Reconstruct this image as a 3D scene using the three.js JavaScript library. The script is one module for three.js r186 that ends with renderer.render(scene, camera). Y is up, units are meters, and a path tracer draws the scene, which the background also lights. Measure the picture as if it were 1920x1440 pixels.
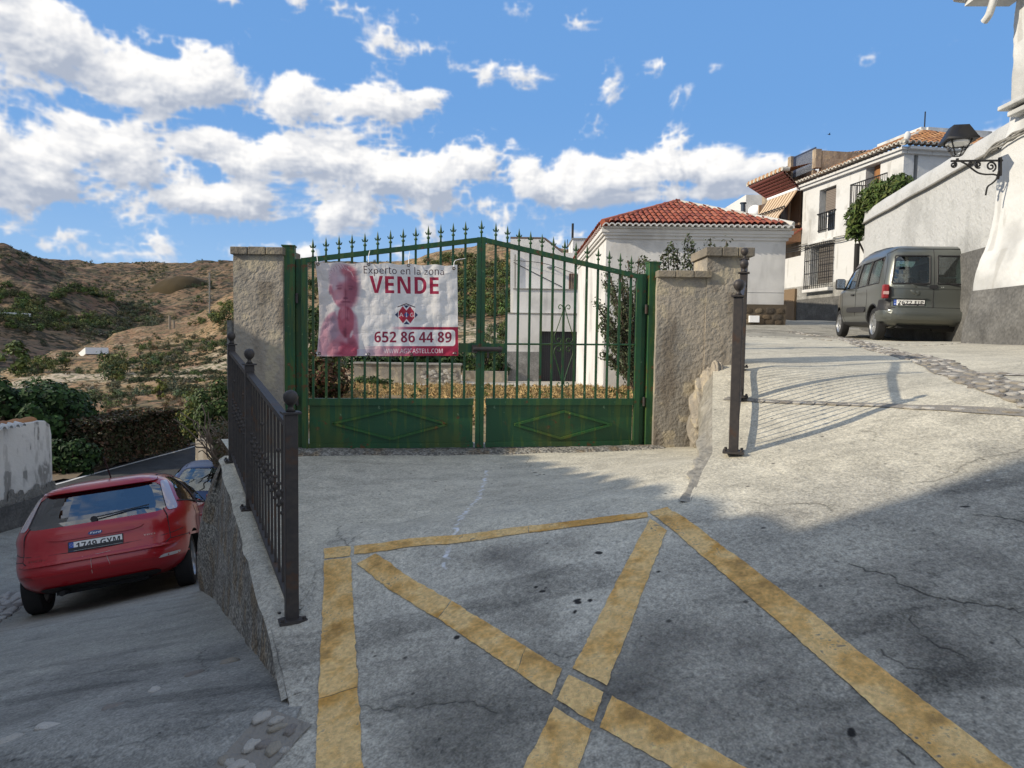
import * as THREE from 'three';
import { mergeGeometries, mergeVertices } from 'three/addons/utils/BufferGeometryUtils.js';
import { RoundedBoxGeometry } from 'three/addons/geometries/RoundedBoxGeometry.js';
import { Brush, Evaluator, SUBTRACTION } from 'three-bvh-csg';

// ---------- camera ----------
const scene = new THREE.Scene();
const CY = 1.7, PITCH = 0.0611, ROLL = 0.014, FPX = 1331;
const camera = new THREE.PerspectiveCamera(2 * Math.atan(720 / FPX) * 180 / Math.PI, 4 / 3, 0.05, 4000);
camera.position.set(0, CY, 0);
camera.rotation.order = 'YXZ';
camera.rotation.set(-PITCH, 0, ROLL);
camera.updateMatrixWorld(true);

// ---------- noise ----------
function hash(ix, iy, s) { let h = Math.imul(ix, 374761393) ^ Math.imul(iy, 668265263) ^ Math.imul(s, 1274126177); h = Math.imul(h ^ (h >>> 13), 1274126177); h ^= h >>> 16; return (h >>> 0) / 4294967296; }
function vn(x, y, s = 0, per = 0) {
  let ix = Math.floor(x), iy = Math.floor(y); const fx = x - ix, fy = y - iy;
  const u = fx * fx * fx * (fx * (fx * 6 - 15) + 10), v = fy * fy * fy * (fy * (fy * 6 - 15) + 10);
  let jx = ix + 1, jy = iy + 1;
  if (per) { ix = ((ix % per) + per) % per; jx = ((jx % per) + per) % per; iy = ((iy % per) + per) % per; jy = ((jy % per) + per) % per; }
  const a = hash(ix, iy, s), b = hash(jx, iy, s), c = hash(ix, jy, s), d = hash(jx, jy, s);
  return a + (b - a) * u + (c - a) * v + (a - b - c + d) * u * v;
}
function fbm(x, y, o = 5, s = 0, per = 0, g = 0.5) { let a = 1, t = 0, n = 0; for (let i = 0; i < o; i++) { t += a * vn(x, y, s + i * 17, per); n += a; a *= g; x *= 2; y *= 2; per *= 2; } return t / n; }
function rng(seed) { let s = seed | 0; return () => { s = (s + 0x6d2b79f5) | 0; let t = Math.imul(s ^ (s >>> 15), 1 | s); t = (t + Math.imul(t ^ (t >>> 7), 61 | t)) ^ t; return ((t ^ (t >>> 14)) >>> 0) / 4294967296; }; }
const clamp = (x, a = 0, b = 1) => Math.min(b, Math.max(a, x)), lerp = (a, b, t) => a + (b - a) * t, sst = (a, b, x) => { const t = clamp((x - a) / (b - a)); return t * t * (3 - 2 * t); };
const V = (x, y, z) => new THREE.Vector3(x, y, z);

// ---------- sky: air and clouds, a float equirectangular texture ----------
const SUN_AZ = 0.262, SUN_EL = 0.4625;   // sun to the left, a little behind the camera
const toSun = V(-Math.cos(SUN_AZ) * Math.cos(SUN_EL), Math.sin(SUN_EL), Math.sin(SUN_AZ) * Math.cos(SUN_EL));
{
  const W = 4096, Hh = 2048, data = new Float32Array(W * Hh * 4);
  // cloud banks as [azimuth, elevation, half width, half height, strength], degrees, azimuth 0 straight ahead and right positive
  const banks = [
    [-40, 19.5, 10, 3.4, .52], [-32, 18.2, 6, 2.6, .50], [-25, 17.6, 6, 2.0, .46], [-17, 17.0, 6, 1.8, .45], [-11, 17.8, 5, 1.3, .42], [-35, 15.1, 5, .6, -.26], [-24, 15.2, 2.2, .6, -.14], [-15, 15.4, 3, .4, -.08], [-26, 12.9, 1.4, .8, -.04], [20, 22, 8, 4, -.3], [33, 17, 6, 3, -.25], [14, 23, 5, 3, -.2], [0, 26, 9, 2.4, -.2], [4, 17.2, 3, 1, -.12], [-10.3, 22.4, 2.2, 1.2, .36], [-6.6, 21.6, 2.4, .9, .36],
    [-33, 12, 7, 1.8, .62], [-29, 9.6, 12, 1.5, .55], [-18, 13.0, 8, 1.9, .63], [-9, 13.4, 7, 1.8, .62], [0, 13.4, 6, 1.6, .60], [-14, 9.8, 8, 1.3, .44], [-2, 10.6, 6, .9, .38],
    [1.6, 19.8, 2.6, 1.2, .40], [11.5, 18.2, 1.6, 1.2, .12], [12.5, 16.6, 4, 1.0, -.22], [8, 13.2, 5, 1.5, .58], [15, 13.1, 6, 1.3, .58], [22, 12.7, 6, 1.1, .56], [29, 12.5, 6, .9, .50], [6, 11.2, 3, .7, .40], [11.5, 11.3, 4, .7, .42], [18, 11.3, 4, .6, .40],
    [-30, 6.9, 3, .5, .18], [-55, 14, 14, 5, .42], [-80, 17, 14, 5, .4], [45, 12, 12, 2.5, .36], [70, 14, 14, 3.5, .38], [-110, 15, 15, 4, .36], [100, 16, 14, 6, .44], [140, 16, 18, 7, .48], [-150, 17, 22, 8, .48], [180, 20, 22, 9, .46], [110, 36, 30, 9, .42], [-140, 40, 34, 10, .44], [-70, 38, 24, 7, .36], [170, 52, 60, 9, .4], [20, 58, 70, 9, .34], [60, 34, 22, 6, .34],  // mostly banks out of view, added to raise the light in the shade
  ].map(([a, e, w, h, k]) => [a, e, 1 / w, 1 / h, k]);
  const cover = (az, el) => {
    let c = -0.235 + 0.25 * (vn(az / 22 + 40, el / 9, 91) - .5) + .22 * sst(28, 42, el) + .22 * sst(46, 62, Math.abs(az)) * sst(4, 9, el);  // extra cover overhead and far to the sides, added to whiten the shade
    for (const b of banks) { let da = az - b[0]; if (da > 180) da -= 360; else if (da < -180) da += 360; const p = da * b[2], q = (el - b[1]) * b[3]; const r = p * p + q * q; if (r < 6) c += b[4] * Math.exp(-r); }
    return c;
  };
  const dens = (az, el, oct) => {
    const wx = 1.6 * (vn(az / 5, el / 4, 11) - .5), wy = 1.1 * (vn(az / 5 + 9, el / 4, 12) - .5);
    const x = az / 3.3 + wx * .5, y = el / 2.0 + wy * .5;
    let n = 0, a = 1, t = 0, fx = x, fy = y;
    for (let i = 0; i < oct; i++) { const v = vn(fx, fy, 30 + i * 7); n += a * (i < 2 ? v : 1 - Math.abs(2 * v - 1)); t += a; a *= .53; fx *= 2.05; fy *= 2.05; }
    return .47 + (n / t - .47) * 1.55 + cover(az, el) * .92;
  };
  for (let r = 0; r < Hh; r++) {
    const el = ((r + .5) / Hh - .5) * 180;
    for (let c = 0; c < W; c++) {
      const phi = ((c + .5) / W - .5) * 2 * Math.PI;      // direction x = cos(phi), z = sin(phi)
      let az = (phi + Math.PI / 2) * 180 / Math.PI; if (az > 180) az -= 360;
      const i = (r * W + c) * 4, e = Math.max(el, 0);
      const g = Math.pow(clamp(1 - e / 46), 1.5), hz = Math.pow(clamp(1 - e / 19), 2);
      let R = lerp(.125, .175, g) + .22 * hz, G = lerp(.29, .385, g) + .21 * hz, B = lerp(.62, .73, g) + .09 * hz;
      if (el > 2 && el < 75) {
        const fade = sst(2.5, 6.5, el) * (1 - sst(62, 74, el));
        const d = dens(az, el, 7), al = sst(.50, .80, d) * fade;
        if (al > .002) {
          const up = dens(az - .55, el + .7, 6), far = dens(az - 1.4, el + 2.3, 4), dn = dens(az + .4, el - 1.5, 4);
          const tex = vn(az * 1.9, el * 2.6, 71) * .6 + vn(az * 4.3, el * 5.6, 72) * .4 - .5;
          let lit = .66 + .75 * Math.tanh((d - up) * 1.5) - .40 * sst(.58, 1.15, far) * (.4 + .6 * sst(.55, .95, d)) + .10 * sst(.62, .85, dn) - .12 * sst(.66, .45, dn) + tex * .24;
          lit = clamp(lit, .02, 1.06);
          const th = clamp((d - .56) * 4.5);
          const cr = lerp(.38, .90, lit), cg = lerp(.43, .89, lit), cb = lerp(.53, .88, lit), A = al * (.55 + .45 * th);
          R = lerp(R, cr, A); G = lerp(G, cg, A); B = lerp(B, cb, A);
        }
      }
      if (el < 0) { const t = clamp(-el / 12); R = lerp(R, .22, t); G = lerp(G, .20, t); B = lerp(B, .17, t); }
      data[i] = R; data[i + 1] = G; data[i + 2] = B; data[i + 3] = 1;
    }
  }
  const sky = new THREE.DataTexture(data, W, Hh, THREE.RGBAFormat, THREE.FloatType);
  sky.mapping = THREE.EquirectangularReflectionMapping; sky.magFilter = THREE.LinearFilter; sky.needsUpdate = true;
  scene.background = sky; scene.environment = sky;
}
// ---------- sun ----------
const sun = new THREE.DirectionalLight(new THREE.Color().setRGB(1, .885, .71), 4.1);
sun.target.position.set(0, 0, -20); sun.position.copy(toSun).multiplyScalar(200).add(sun.target.position);
sun.castShadow = true; sun.shadow.radius = 1.2; sun.shadow.mapSize.set(4096, 4096);
Object.assign(sun.shadow.camera, { left: -60, right: 60, top: 60, bottom: -60, near: 1, far: 900 });
scene.add(sun, sun.target);
const renderer = new THREE.WebGLRenderer({ antialias: true });
renderer.setSize(1024, 768);
renderer.toneMapping = THREE.LinearToneMapping;
renderer.toneMappingExposure = 1.12;
renderer.shadowMap.enabled = true;

// ---------- helpers: places ----------
// the point that lies at a given distance ahead, along the ray of a pixel measured in the photograph
function P(px, py, d) { const v = V((px - 960) / FPX, (720 - py) / FPX, -1).applyQuaternion(camera.quaternion); return v.multiplyScalar(-d / v.z).add(camera.position); }
function tps(pts, soft = 0) {   // thin plate spline through [x, d, height]
  const n = pts.length, N = n + 3, M = Array.from({ length: N }, () => new Float64Array(N + 1)), U = (r2) => r2 < 1e-9 ? 0 : r2 * Math.log(r2);
  for (let i = 0; i < n; i++) { for (let j = 0; j < n; j++) M[i][j] = U((pts[i][0] - pts[j][0]) ** 2 + (pts[i][1] - pts[j][1]) ** 2) + (i === j ? soft : 0); M[i][n] = M[n][i] = 1; M[i][n + 1] = M[n + 1][i] = pts[i][0]; M[i][n + 2] = M[n + 2][i] = pts[i][1]; M[i][N] = pts[i][2]; }
  for (let c = 0; c < N; c++) { let p = c; for (let r = c + 1; r < N; r++) if (Math.abs(M[r][c]) > Math.abs(M[p][c])) p = r; [M[c], M[p]] = [M[p], M[c]]; for (let r = 0; r < N; r++) if (r !== c) { const f = M[r][c] / M[c][c]; if (f) for (let k = c; k <= N; k++) M[r][k] -= f * M[c][k]; } }
  const w = M.map((m, i) => m[N] / m[i]);
  return (x, d) => { let h = w[n] + w[n + 1] * x + w[n + 2] * d; for (let i = 0; i < n; i++) h += w[i] * U((x - pts[i][0]) ** 2 + (d - pts[i][1]) ** 2); return h; };
}
const poly = (pts) => (t) => { if (t <= pts[0][0]) { const [a, b] = pts; return a[1] + (b[1] - a[1]) * (t - a[0]) / (b[0] - a[0]); } for (let i = 1; i < pts.length; i++) if (t <= pts[i][0] || i === pts.length - 1) { const a = pts[i - 1], b = pts[i]; return a[1] + (b[1] - a[1]) * (t - a[0]) / (b[0] - a[0]); } };
// street surface, heights relative to the lens (then + CY)
const PL = (x, d) => -1.825 + .18 * x + .212 * d;
const spl = tps([
  ...[[-2, 0], [0, 0], [3, 0], [-1.2, 2.4], [0, 2.2], [2, 2.2], [4.5, 2.2], [-.95, 3.9], [.75, 3.6], [1.9, 3.4]].map(([x, d]) => [x, d, PL(x, d)]),
  [-1.01, 3.34, -1.335], [1.41, 4.53, -.73], [1.85, 5.74, -.46], [2.14, 6.62, -.25], [2.87, 4.92, -.335], [3.53, 6.19, -.225], [2.7, 3.75, -.54], [3.2, 4.44, -.31], [4.6, 7, -.14], [6.3, 8.5, -.03], [7, 11.5, .06], [3.3, 9.5, -.08], [4.2, 13, .1], [7.2, 14, .1], [8, 17, .22], [5.95, 18, .32], [7.63, 20, .56], [11.2, 27.6, .95], [11, 24, .8], [9, 12, .08], [13, 17, .3], [12, 34, 1.3], [8, 5, .1], [8, 2, .2],
], .02);
const S = (x, d) => CY + (d < 1.2 && x < 4 ? lerp(PL(x, d), spl(x, d), clamp(d / 1.2)) : spl(x, d));
const apr = tps([[-1.25, 3.75, -1.19], [.97, 3.78, -.86], [1.25, 4.7, -.79], [1.6, 5.8, -.9], [1.9, 7.3, -1.04], [-2.1, 6.5, -1.055], [0, 6.9, -1.065], [-.3, 5.5, -1.1], [-.1, 3.75, -1.05], [.5, 3.75, -.95], [-1.75, 5, -1.14], [.8, 5.6, -1.0]], .01);
const edgeX = poly([[3.78, .97], [4.3, 1.17], [4.65, 1.33], [5.5, 1.56], [6.5, 1.84], [7.2, 2.04], [8, 2.3]]);      // edge of the ramp
const baseX = poly([[3.78, .97], [4.3, 1.12], [4.65, 1.24], [5.5, 1.47], [6.5, 1.74], [7.4, 1.95]]);                   // where its side meets the forecourt
const wallX = poly([[2.0, -.55], [2.67, -.84], [3.1, -1.04], [3.57, -1.27], [5.74, -2.33], [6.15, -2.52], [7.2, -3.05]]);  // outer top edge of the retaining wall
const A = (x, d) => { const k = sst(0, .7, d - 3.72); return lerp(S(x, d), CY + apr(x, d), k); };
const lowSpl = tps([[-.84, 2.67, -1.416], [-3.5, 2.67, -1.9], [-5.21, 7.75, -3.12], [-3.81, 8.25, -2.95], [-1.9, 2.62, -1.59], [-2.4, 5.74, -2.2], [-3.15, 7.18, -2.60], [-1.33, 3.57, -1.65], [-6.6, 12.2, -3.85], [-5.4, 14.3, -4.12], [-9, 14, -3.76], [-9, 13, -3.68], [-8.5, 8, -3.3], [-12, 13, -3.75], [-7, 3, -2.45], [-12, 22, -4.62], [-9, 22, -4.6], [-13.4, 30, -4.64], [-9, 30, -4.6], [-7, 18, -4.4]], .02);
const L = (x, d) => CY + (d < 2.67 ? lerp(lowSpl(x, 2.67), PL(x, d) + (lowSpl(x, 2.67) - PL(x, 2.67)), 1) : lowSpl(x, d));
const upH = (x, d) => d > 3.72 && x < edgeX(d) && d < 7.6 ? A(x, d) : S(x, d);
function onGround(px, py, f = upH, d0 = 1, d1 = 40) {  // where a pixel's ray first meets the ground
  let a = d0, b = 0; const h = (d) => { const p = P(px, py, d); return p.y - f(p.x, d); };
  for (let d = d0; d < d1; d += d * .02) { if (h(d) < 0) { b = d; break; } a = d; }
  if (!b) b = d1;
  for (let i = 0; i < 24; i++) { const m = (a + b) / 2; if (h(m) < 0) b = m; else a = m; }
  const p = P(px, py, a); return [p.x, a];
}

// ---------- helpers: objects ----------
const taken = {};
const numbered = (n) => { const k = taken[n] = (taken[n] ?? -1) + 1; return k ? n + '_' + String(k).padStart(3, '0') : n; };
const info = (o, label, category, group) => { o.userData.label = label; if (category) o.userData.category = category; if (group) o.userData.group = group; return o; };
function thing(name, label, category, pos = [0, 0, 0], turn = 0, group) { const o = new THREE.Group(); o.name = numbered(name); o.position.set(...pos); o.rotation.y = turn; scene.add(o); return info(o, label, category, group); }
function boxUV(g) {   // texture coordinates in metres, seen along each face's main axis
  if (g.userData.keepUV) return g;
  if (g.index) { const n = g.toNonIndexed(); n.userData = g.userData; g = n; }
  const p = g.attributes.position, uv = new Float32Array(p.count * 2), a = V(), b = V(), c = V();
  for (let i = 0; i < p.count; i += 3) {
    a.fromBufferAttribute(p, i); b.fromBufferAttribute(p, i + 1); c.fromBufferAttribute(p, i + 2);
    const n = b.clone().sub(a).cross(c.clone().sub(a)), ax = Math.abs(n.x), ay = Math.abs(n.y), az = Math.abs(n.z);
    for (const [k, q] of [[0, a], [1, b], [2, c]]) { const j = (i + k) * 2; if (ay > ax && ay > az) { uv[j] = q.x; uv[j + 1] = -q.z; } else if (ax > az) { uv[j] = q.z; uv[j + 1] = q.y; } else { uv[j] = q.x; uv[j + 1] = q.y; } }
  }
  g.setAttribute('uv', new THREE.BufferAttribute(uv, 2)); return g;
}
function mg(list) {
  const out = list.filter(Boolean).map((g) => { const n = g.index ? g.toNonIndexed() : g.clone(); for (const k of Object.keys(n.attributes)) if (!['position', 'normal', 'uv'].includes(k)) n.deleteAttribute(k); if (!n.attributes.normal) n.computeVertexNormals(); if (!n.attributes.uv) n.setAttribute('uv', new THREE.BufferAttribute(new Float32Array(n.attributes.position.count * 2), 2)); n.morphAttributes = {}; return n; });
  return mergeGeometries(out);
}
function part(parent, name, geo, mat, label) {
  const g = boxUV(Array.isArray(geo) ? mg(geo) : geo);
  const m = new THREE.Mesh(g, mat); m.castShadow = m.receiveShadow = true;
  m.name = parent === scene ? numbered(name) : name; parent.add(m); if (label) m.userData.label = label; return m;
}
const struct = (name, geo, mat, label) => { const m = part(scene, name, geo, mat, label); m.userData.kind = 'structure'; return m; };
const T = (g, x, y, z, rx = 0, ry = 0, rz = 0) => { if (rx) g.rotateX(rx); if (rz) g.rotateZ(rz); if (ry) g.rotateY(ry); g.translate(x, y, z); return g; };
const bx = (w, h, d, x = 0, y = 0, z = 0) => new THREE.BoxGeometry(w, h, d).translate(x, y, z);
const rb = (w, h, d, r, x = 0, y = 0, z = 0, s = 2) => new RoundedBoxGeometry(w, h, d, s, r).translate(x, y, z);
const cyl = (r0, r1, h, x = 0, y = 0, z = 0, n = 12) => new THREE.CylinderGeometry(r0, r1, h, n).translate(x, y, z);
const lathe = (pts, n = 14) => new THREE.LatheGeometry(pts.map(([r, y]) => new THREE.Vector2(r, y)), n);
function bar(a, b, w, h = w, round = 0) {   // a bar of section w x h from a to b
  const d = b.clone().sub(a), len = d.length(); const g = round ? new THREE.CylinderGeometry(w, h, len, round) : new THREE.BoxGeometry(w, len, h);
  const q = new THREE.Quaternion(), y = d.normalize();
  const ref = Math.abs(y.y) > .9 ? V(1, 0, 0) : V(0, 1, 0), zz = V().crossVectors(y, Math.abs(y.y) > .9 ? V(0, 0, 1) : ref).normalize(), x = V().crossVectors(y, zz).normalize();
  q.setFromRotationMatrix(new THREE.Matrix4().makeBasis(x, y, V().crossVectors(x, y)));
  return g.applyQuaternion(q).translate((a.x + b.x) / 2, (a.y + b.y) / 2, (a.z + b.z) / 2);
}
const tube = (pts, r, n = 6, seg) => new THREE.TubeGeometry(new THREE.CatmullRomCurve3(pts), seg ?? pts.length * 4, r, n);
function gridGeo(nu, nv, f, keep) {   // f(u, v) -> Vector3 (and uv when keep); faces up when u goes right and v goes away
  const pos = [], uv = [], idx = [];
  for (let j = 0; j <= nv; j++) for (let i = 0; i <= nu; i++) { const p = f(i / nu, j / nv); pos.push(p.x, p.y, p.z); if (keep) uv.push(...keep(p, i / nu, j / nv)); }
  for (let j = 0; j < nv; j++) for (let i = 0; i < nu; i++) { const a = j * (nu + 1) + i, b = a + 1, c = a + nu + 1, d = c + 1; idx.push(a, b, d, a, d, c); }
  const g = new THREE.BufferGeometry(); g.setAttribute('position', new THREE.Float32BufferAttribute(pos, 3)); g.setIndex(idx);
  if (keep) { g.setAttribute('uv', new THREE.Float32BufferAttribute(uv, 2)); g.userData.keepUV = true; }
  g.computeVertexNormals(); return g;
}
function prism(pts, h0, h1) {   // plan polygon [x, z] between two heights
  const s = new THREE.Shape(pts.map(([x, z]) => new THREE.Vector2(x, -z))); const g = new THREE.ExtrudeGeometry(s, { depth: h1 - h0, bevelEnabled: false }); g.rotateX(-Math.PI / 2); return g.translate(0, h0, 0);
}
// ---------- helpers: textures and materials ----------
function tex(n, f, srgb, metres = 1) {   // f(u, v) -> [r, g, b] 0..1, n pixels a side, covering so many metres
  const d = new Uint8Array(n * n * 4);
  for (let y = 0; y < n; y++) for (let x = 0; x < n; x++) { const c = f(x / n, y / n), i = (y * n + x) * 4; d[i] = clamp(c[0]) * 255; d[i + 1] = clamp(c[1] ?? c[0]) * 255; d[i + 2] = clamp(c[2] ?? c[0]) * 255; d[i + 3] = 255; }
  const t = new THREE.DataTexture(d, n, n, THREE.RGBAFormat); t.wrapS = t.wrapT = THREE.RepeatWrapping; t.magFilter = THREE.LinearFilter; t.minFilter = THREE.LinearFilter; if (srgb) t.colorSpace = THREE.SRGBColorSpace; t.repeat.set(1 / metres, 1 / metres); t.needsUpdate = true; return t;
}
const mixc = (a, b, t) => [lerp(a[0], b[0], t), lerp(a[1], b[1], t), lerp(a[2], b[2], t)];
const mat = (o) => new THREE.MeshStandardMaterial({ roughness: .9, ...o, color: Array.isArray(o.color) ? new THREE.Color().setRGB(...o.color) : (o.color ?? 0xffffff) });
const phys = (o) => new THREE.MeshPhysicalMaterial({ roughness: .3, ...o, color: Array.isArray(o.color) ? new THREE.Color().setRGB(...o.color) : (o.color ?? 0xffffff) });
// ---------- materials ----------
const bumpTex = (n, per, metres, o = 5, s = 1, g = .55) => tex(n, (u, v) => { const k = fbm(u * per, v * per, o, s, per, g); return [k]; }, false, metres);
const grainB = bumpTex(512, 48, 1.0, 4, 3), roughB = bumpTex(512, 14, 1.0, 5, 5, .6), lumpB = bumpTex(512, 6, 1.6, 5, 9);
const plasterB = tex(512, (u, v) => { const a = fbm(u * 5, v * 5, 4, 21, 5), b = fbm(u * 40, v * 40, 3, 22, 40); return [a * .75 + b * .25]; }, false, 1.8);
const whiteC = tex(512, (u, v) => { const a = fbm(u * 4, v * 4, 5, 31, 4), b = fbm(u * 12, v * 3, 4, 32, 12), k = .93 - .10 * sst(.5, .8, a) - .07 * sst(.55, .8, b); return [k, k * .996, k * .985].map((q) => q * .90); }, true, 4.5);
const oldWhiteC = tex(512, (u, v) => { const a = fbm(u * 5, v * 5, 6, 41, 5), b = fbm(u * 18, v * 4, 5, 42, 18); let k = .9 - .12 * sst(.45, .75, a); const st = sst(.62, .75, b) * .35; return mixc([k, k * .996, k * .98], [.66, .645, .615], st).map((q) => q * .93); }, true, 3.2);
const renderC = tex(512, (u, v) => { const a = fbm(u * 3, v * 3, 5, 51, 3), b = fbm(u * 14, v * 14, 5, 52, 14), c = fbm(u * 10, v * 3, 4, 53, 10); let m = mixc([.65, .615, .56], [.55, .53, .495], sst(.35, .65, a)); m = mixc(m, [.76, .71, .60], sst(.58, .75, b) * .6); return mixc(m, [.44, .40, .35], sst(.52, .75, c) * .65); }, true, 2.2);
const greyC = tex(512, (u, v) => { const a = fbm(u * 6, v * 6, 6, 61, 6), b = fbm(u * 50, v * 50, 3, 62, 50), k = lerp(.42, .62, a) * lerp(.8, 1.15, b); return [k, k * .985, k * .94]; }, true, 1.6);
const pebbleC = tex(512, (u, v) => { const a = fbm(u * 70, v * 70, 3, 66, 70), b = fbm(u * 5, v * 5, 5, 67, 5), k = lerp(.40, .66, sst(.3, .72, a)) * lerp(.8, 1.12, b); return mixc([k, k * .98, k * .93], [k * .85, k * .68, k * .46], sst(.5, .75, fbm(u * 9, v * 4, 5, 68, 9)) * .5); }, true, 1.0);
const greenC = tex(512, (u, v) => {
  const a = fbm(u * 4, v * 4, 6, 71, 4), st = fbm(u * 36, v * 3, 5, 72, 36), b = fbm(u * 22, v * 22, 5, 73, 22);
  let m = mixc([.075, .26, .15], [.115, .34, .195], a);
  m = mixc(m, [.36, .40, .13], sst(.52, .74, st) * .5); m = mixc(m, [.30, .31, .10], sst(.50, .68, fbm(u * 3 + .5, v * 3, 5, 75, 3)) * .45); m = mixc(m, [.40, .22, .09], sst(.58, .74, b) * sst(.45, .6, a) * .85);
  return mixc(m, [.55, .62, .5], sst(.80, .84, b) * .6);
}, true, 1.1);
const ironC = tex(256, (u, v) => { const a = fbm(u * 8, v * 8, 5, 81, 8), b = fbm(u * 30, v * 30, 3, 82, 30); let m = mixc([.21, .20, .20], [.29, .265, .25], b); return mixc(m, [.36, .22, .13], sst(.64, .8, a) * .4); }, true, .6);
const stainG = bumpTex(256, 8, 1, 4, 99);
const M = {
  white: mat({ map: whiteC, bumpMap: plasterB, bumpScale: .008, roughness: .95 }),
  oldWhite: mat({ map: oldWhiteC, bumpMap: plasterB, bumpScale: .02, roughness: .95, color: [.92, .94, .96] }),
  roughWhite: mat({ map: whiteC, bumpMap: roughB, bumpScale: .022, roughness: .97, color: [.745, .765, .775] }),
  render: mat({ map: renderC, bumpMap: bumpTex(512, 34, 1.1, 4, 15, .6), bumpScale: .012, roughness: .97, color: [.93, .93, .93] }),
  cap: mat({ map: renderC, bumpMap: grainB, bumpScale: .006, color: [.70, .68, .64] }),
  grey: mat({ map: greyC, bumpMap: grainB, bumpScale: .008 }),
  dado: mat({ map: greyC, bumpMap: roughB, bumpScale: .012, color: [.52, .53, .56] }),
  pebble: mat({ map: pebbleC, bumpMap: grainB, bumpScale: .022 }),
  green: mat({ map: greenC, roughness: .5, bumpMap: stainG, bumpScale: .001 }),
  greenSun: mat({ map: greenC, roughness: .5, color: [1.5, 1.25, .9] }),
  iron: mat({ map: ironC, roughness: .55, metalness: .25 }),
  black: mat({ color: [.018, .018, .02], roughness: .5, metalness: .3 }),
  dark: mat({ color: [.012, .012, .012], roughness: .8 }),
  wood: mat({ color: [.22, .10, .04], roughness: .7 }),
  tile: [[.25, .06, .034], [.30, .08, .042], [.21, .052, .034], [.33, .105, .06]].map((c) => mat({ color: c, roughness: .85, bumpMap: grainB, bumpScale: .003 })),
  oldTile: [[.34, .16, .06], [.40, .19, .075], [.28, .13, .06], [.43, .24, .12]].map((c) => mat({ color: c, roughness: .9, bumpMap: grainB, bumpScale: .004 })),
  stone: [[.30, .27, .22], [.42, .40, .36], [.22, .2, .18], [.5, .48, .44]].map((c) => mat({ color: c, bumpMap: lumpB, bumpScale: .012 })),
  soil: mat({ color: [.22, .205, .18], bumpMap: grainB, bumpScale: .012 }),
  plateWhite: mat({ color: 0xffffff, roughness: .4 }),
};

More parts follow.
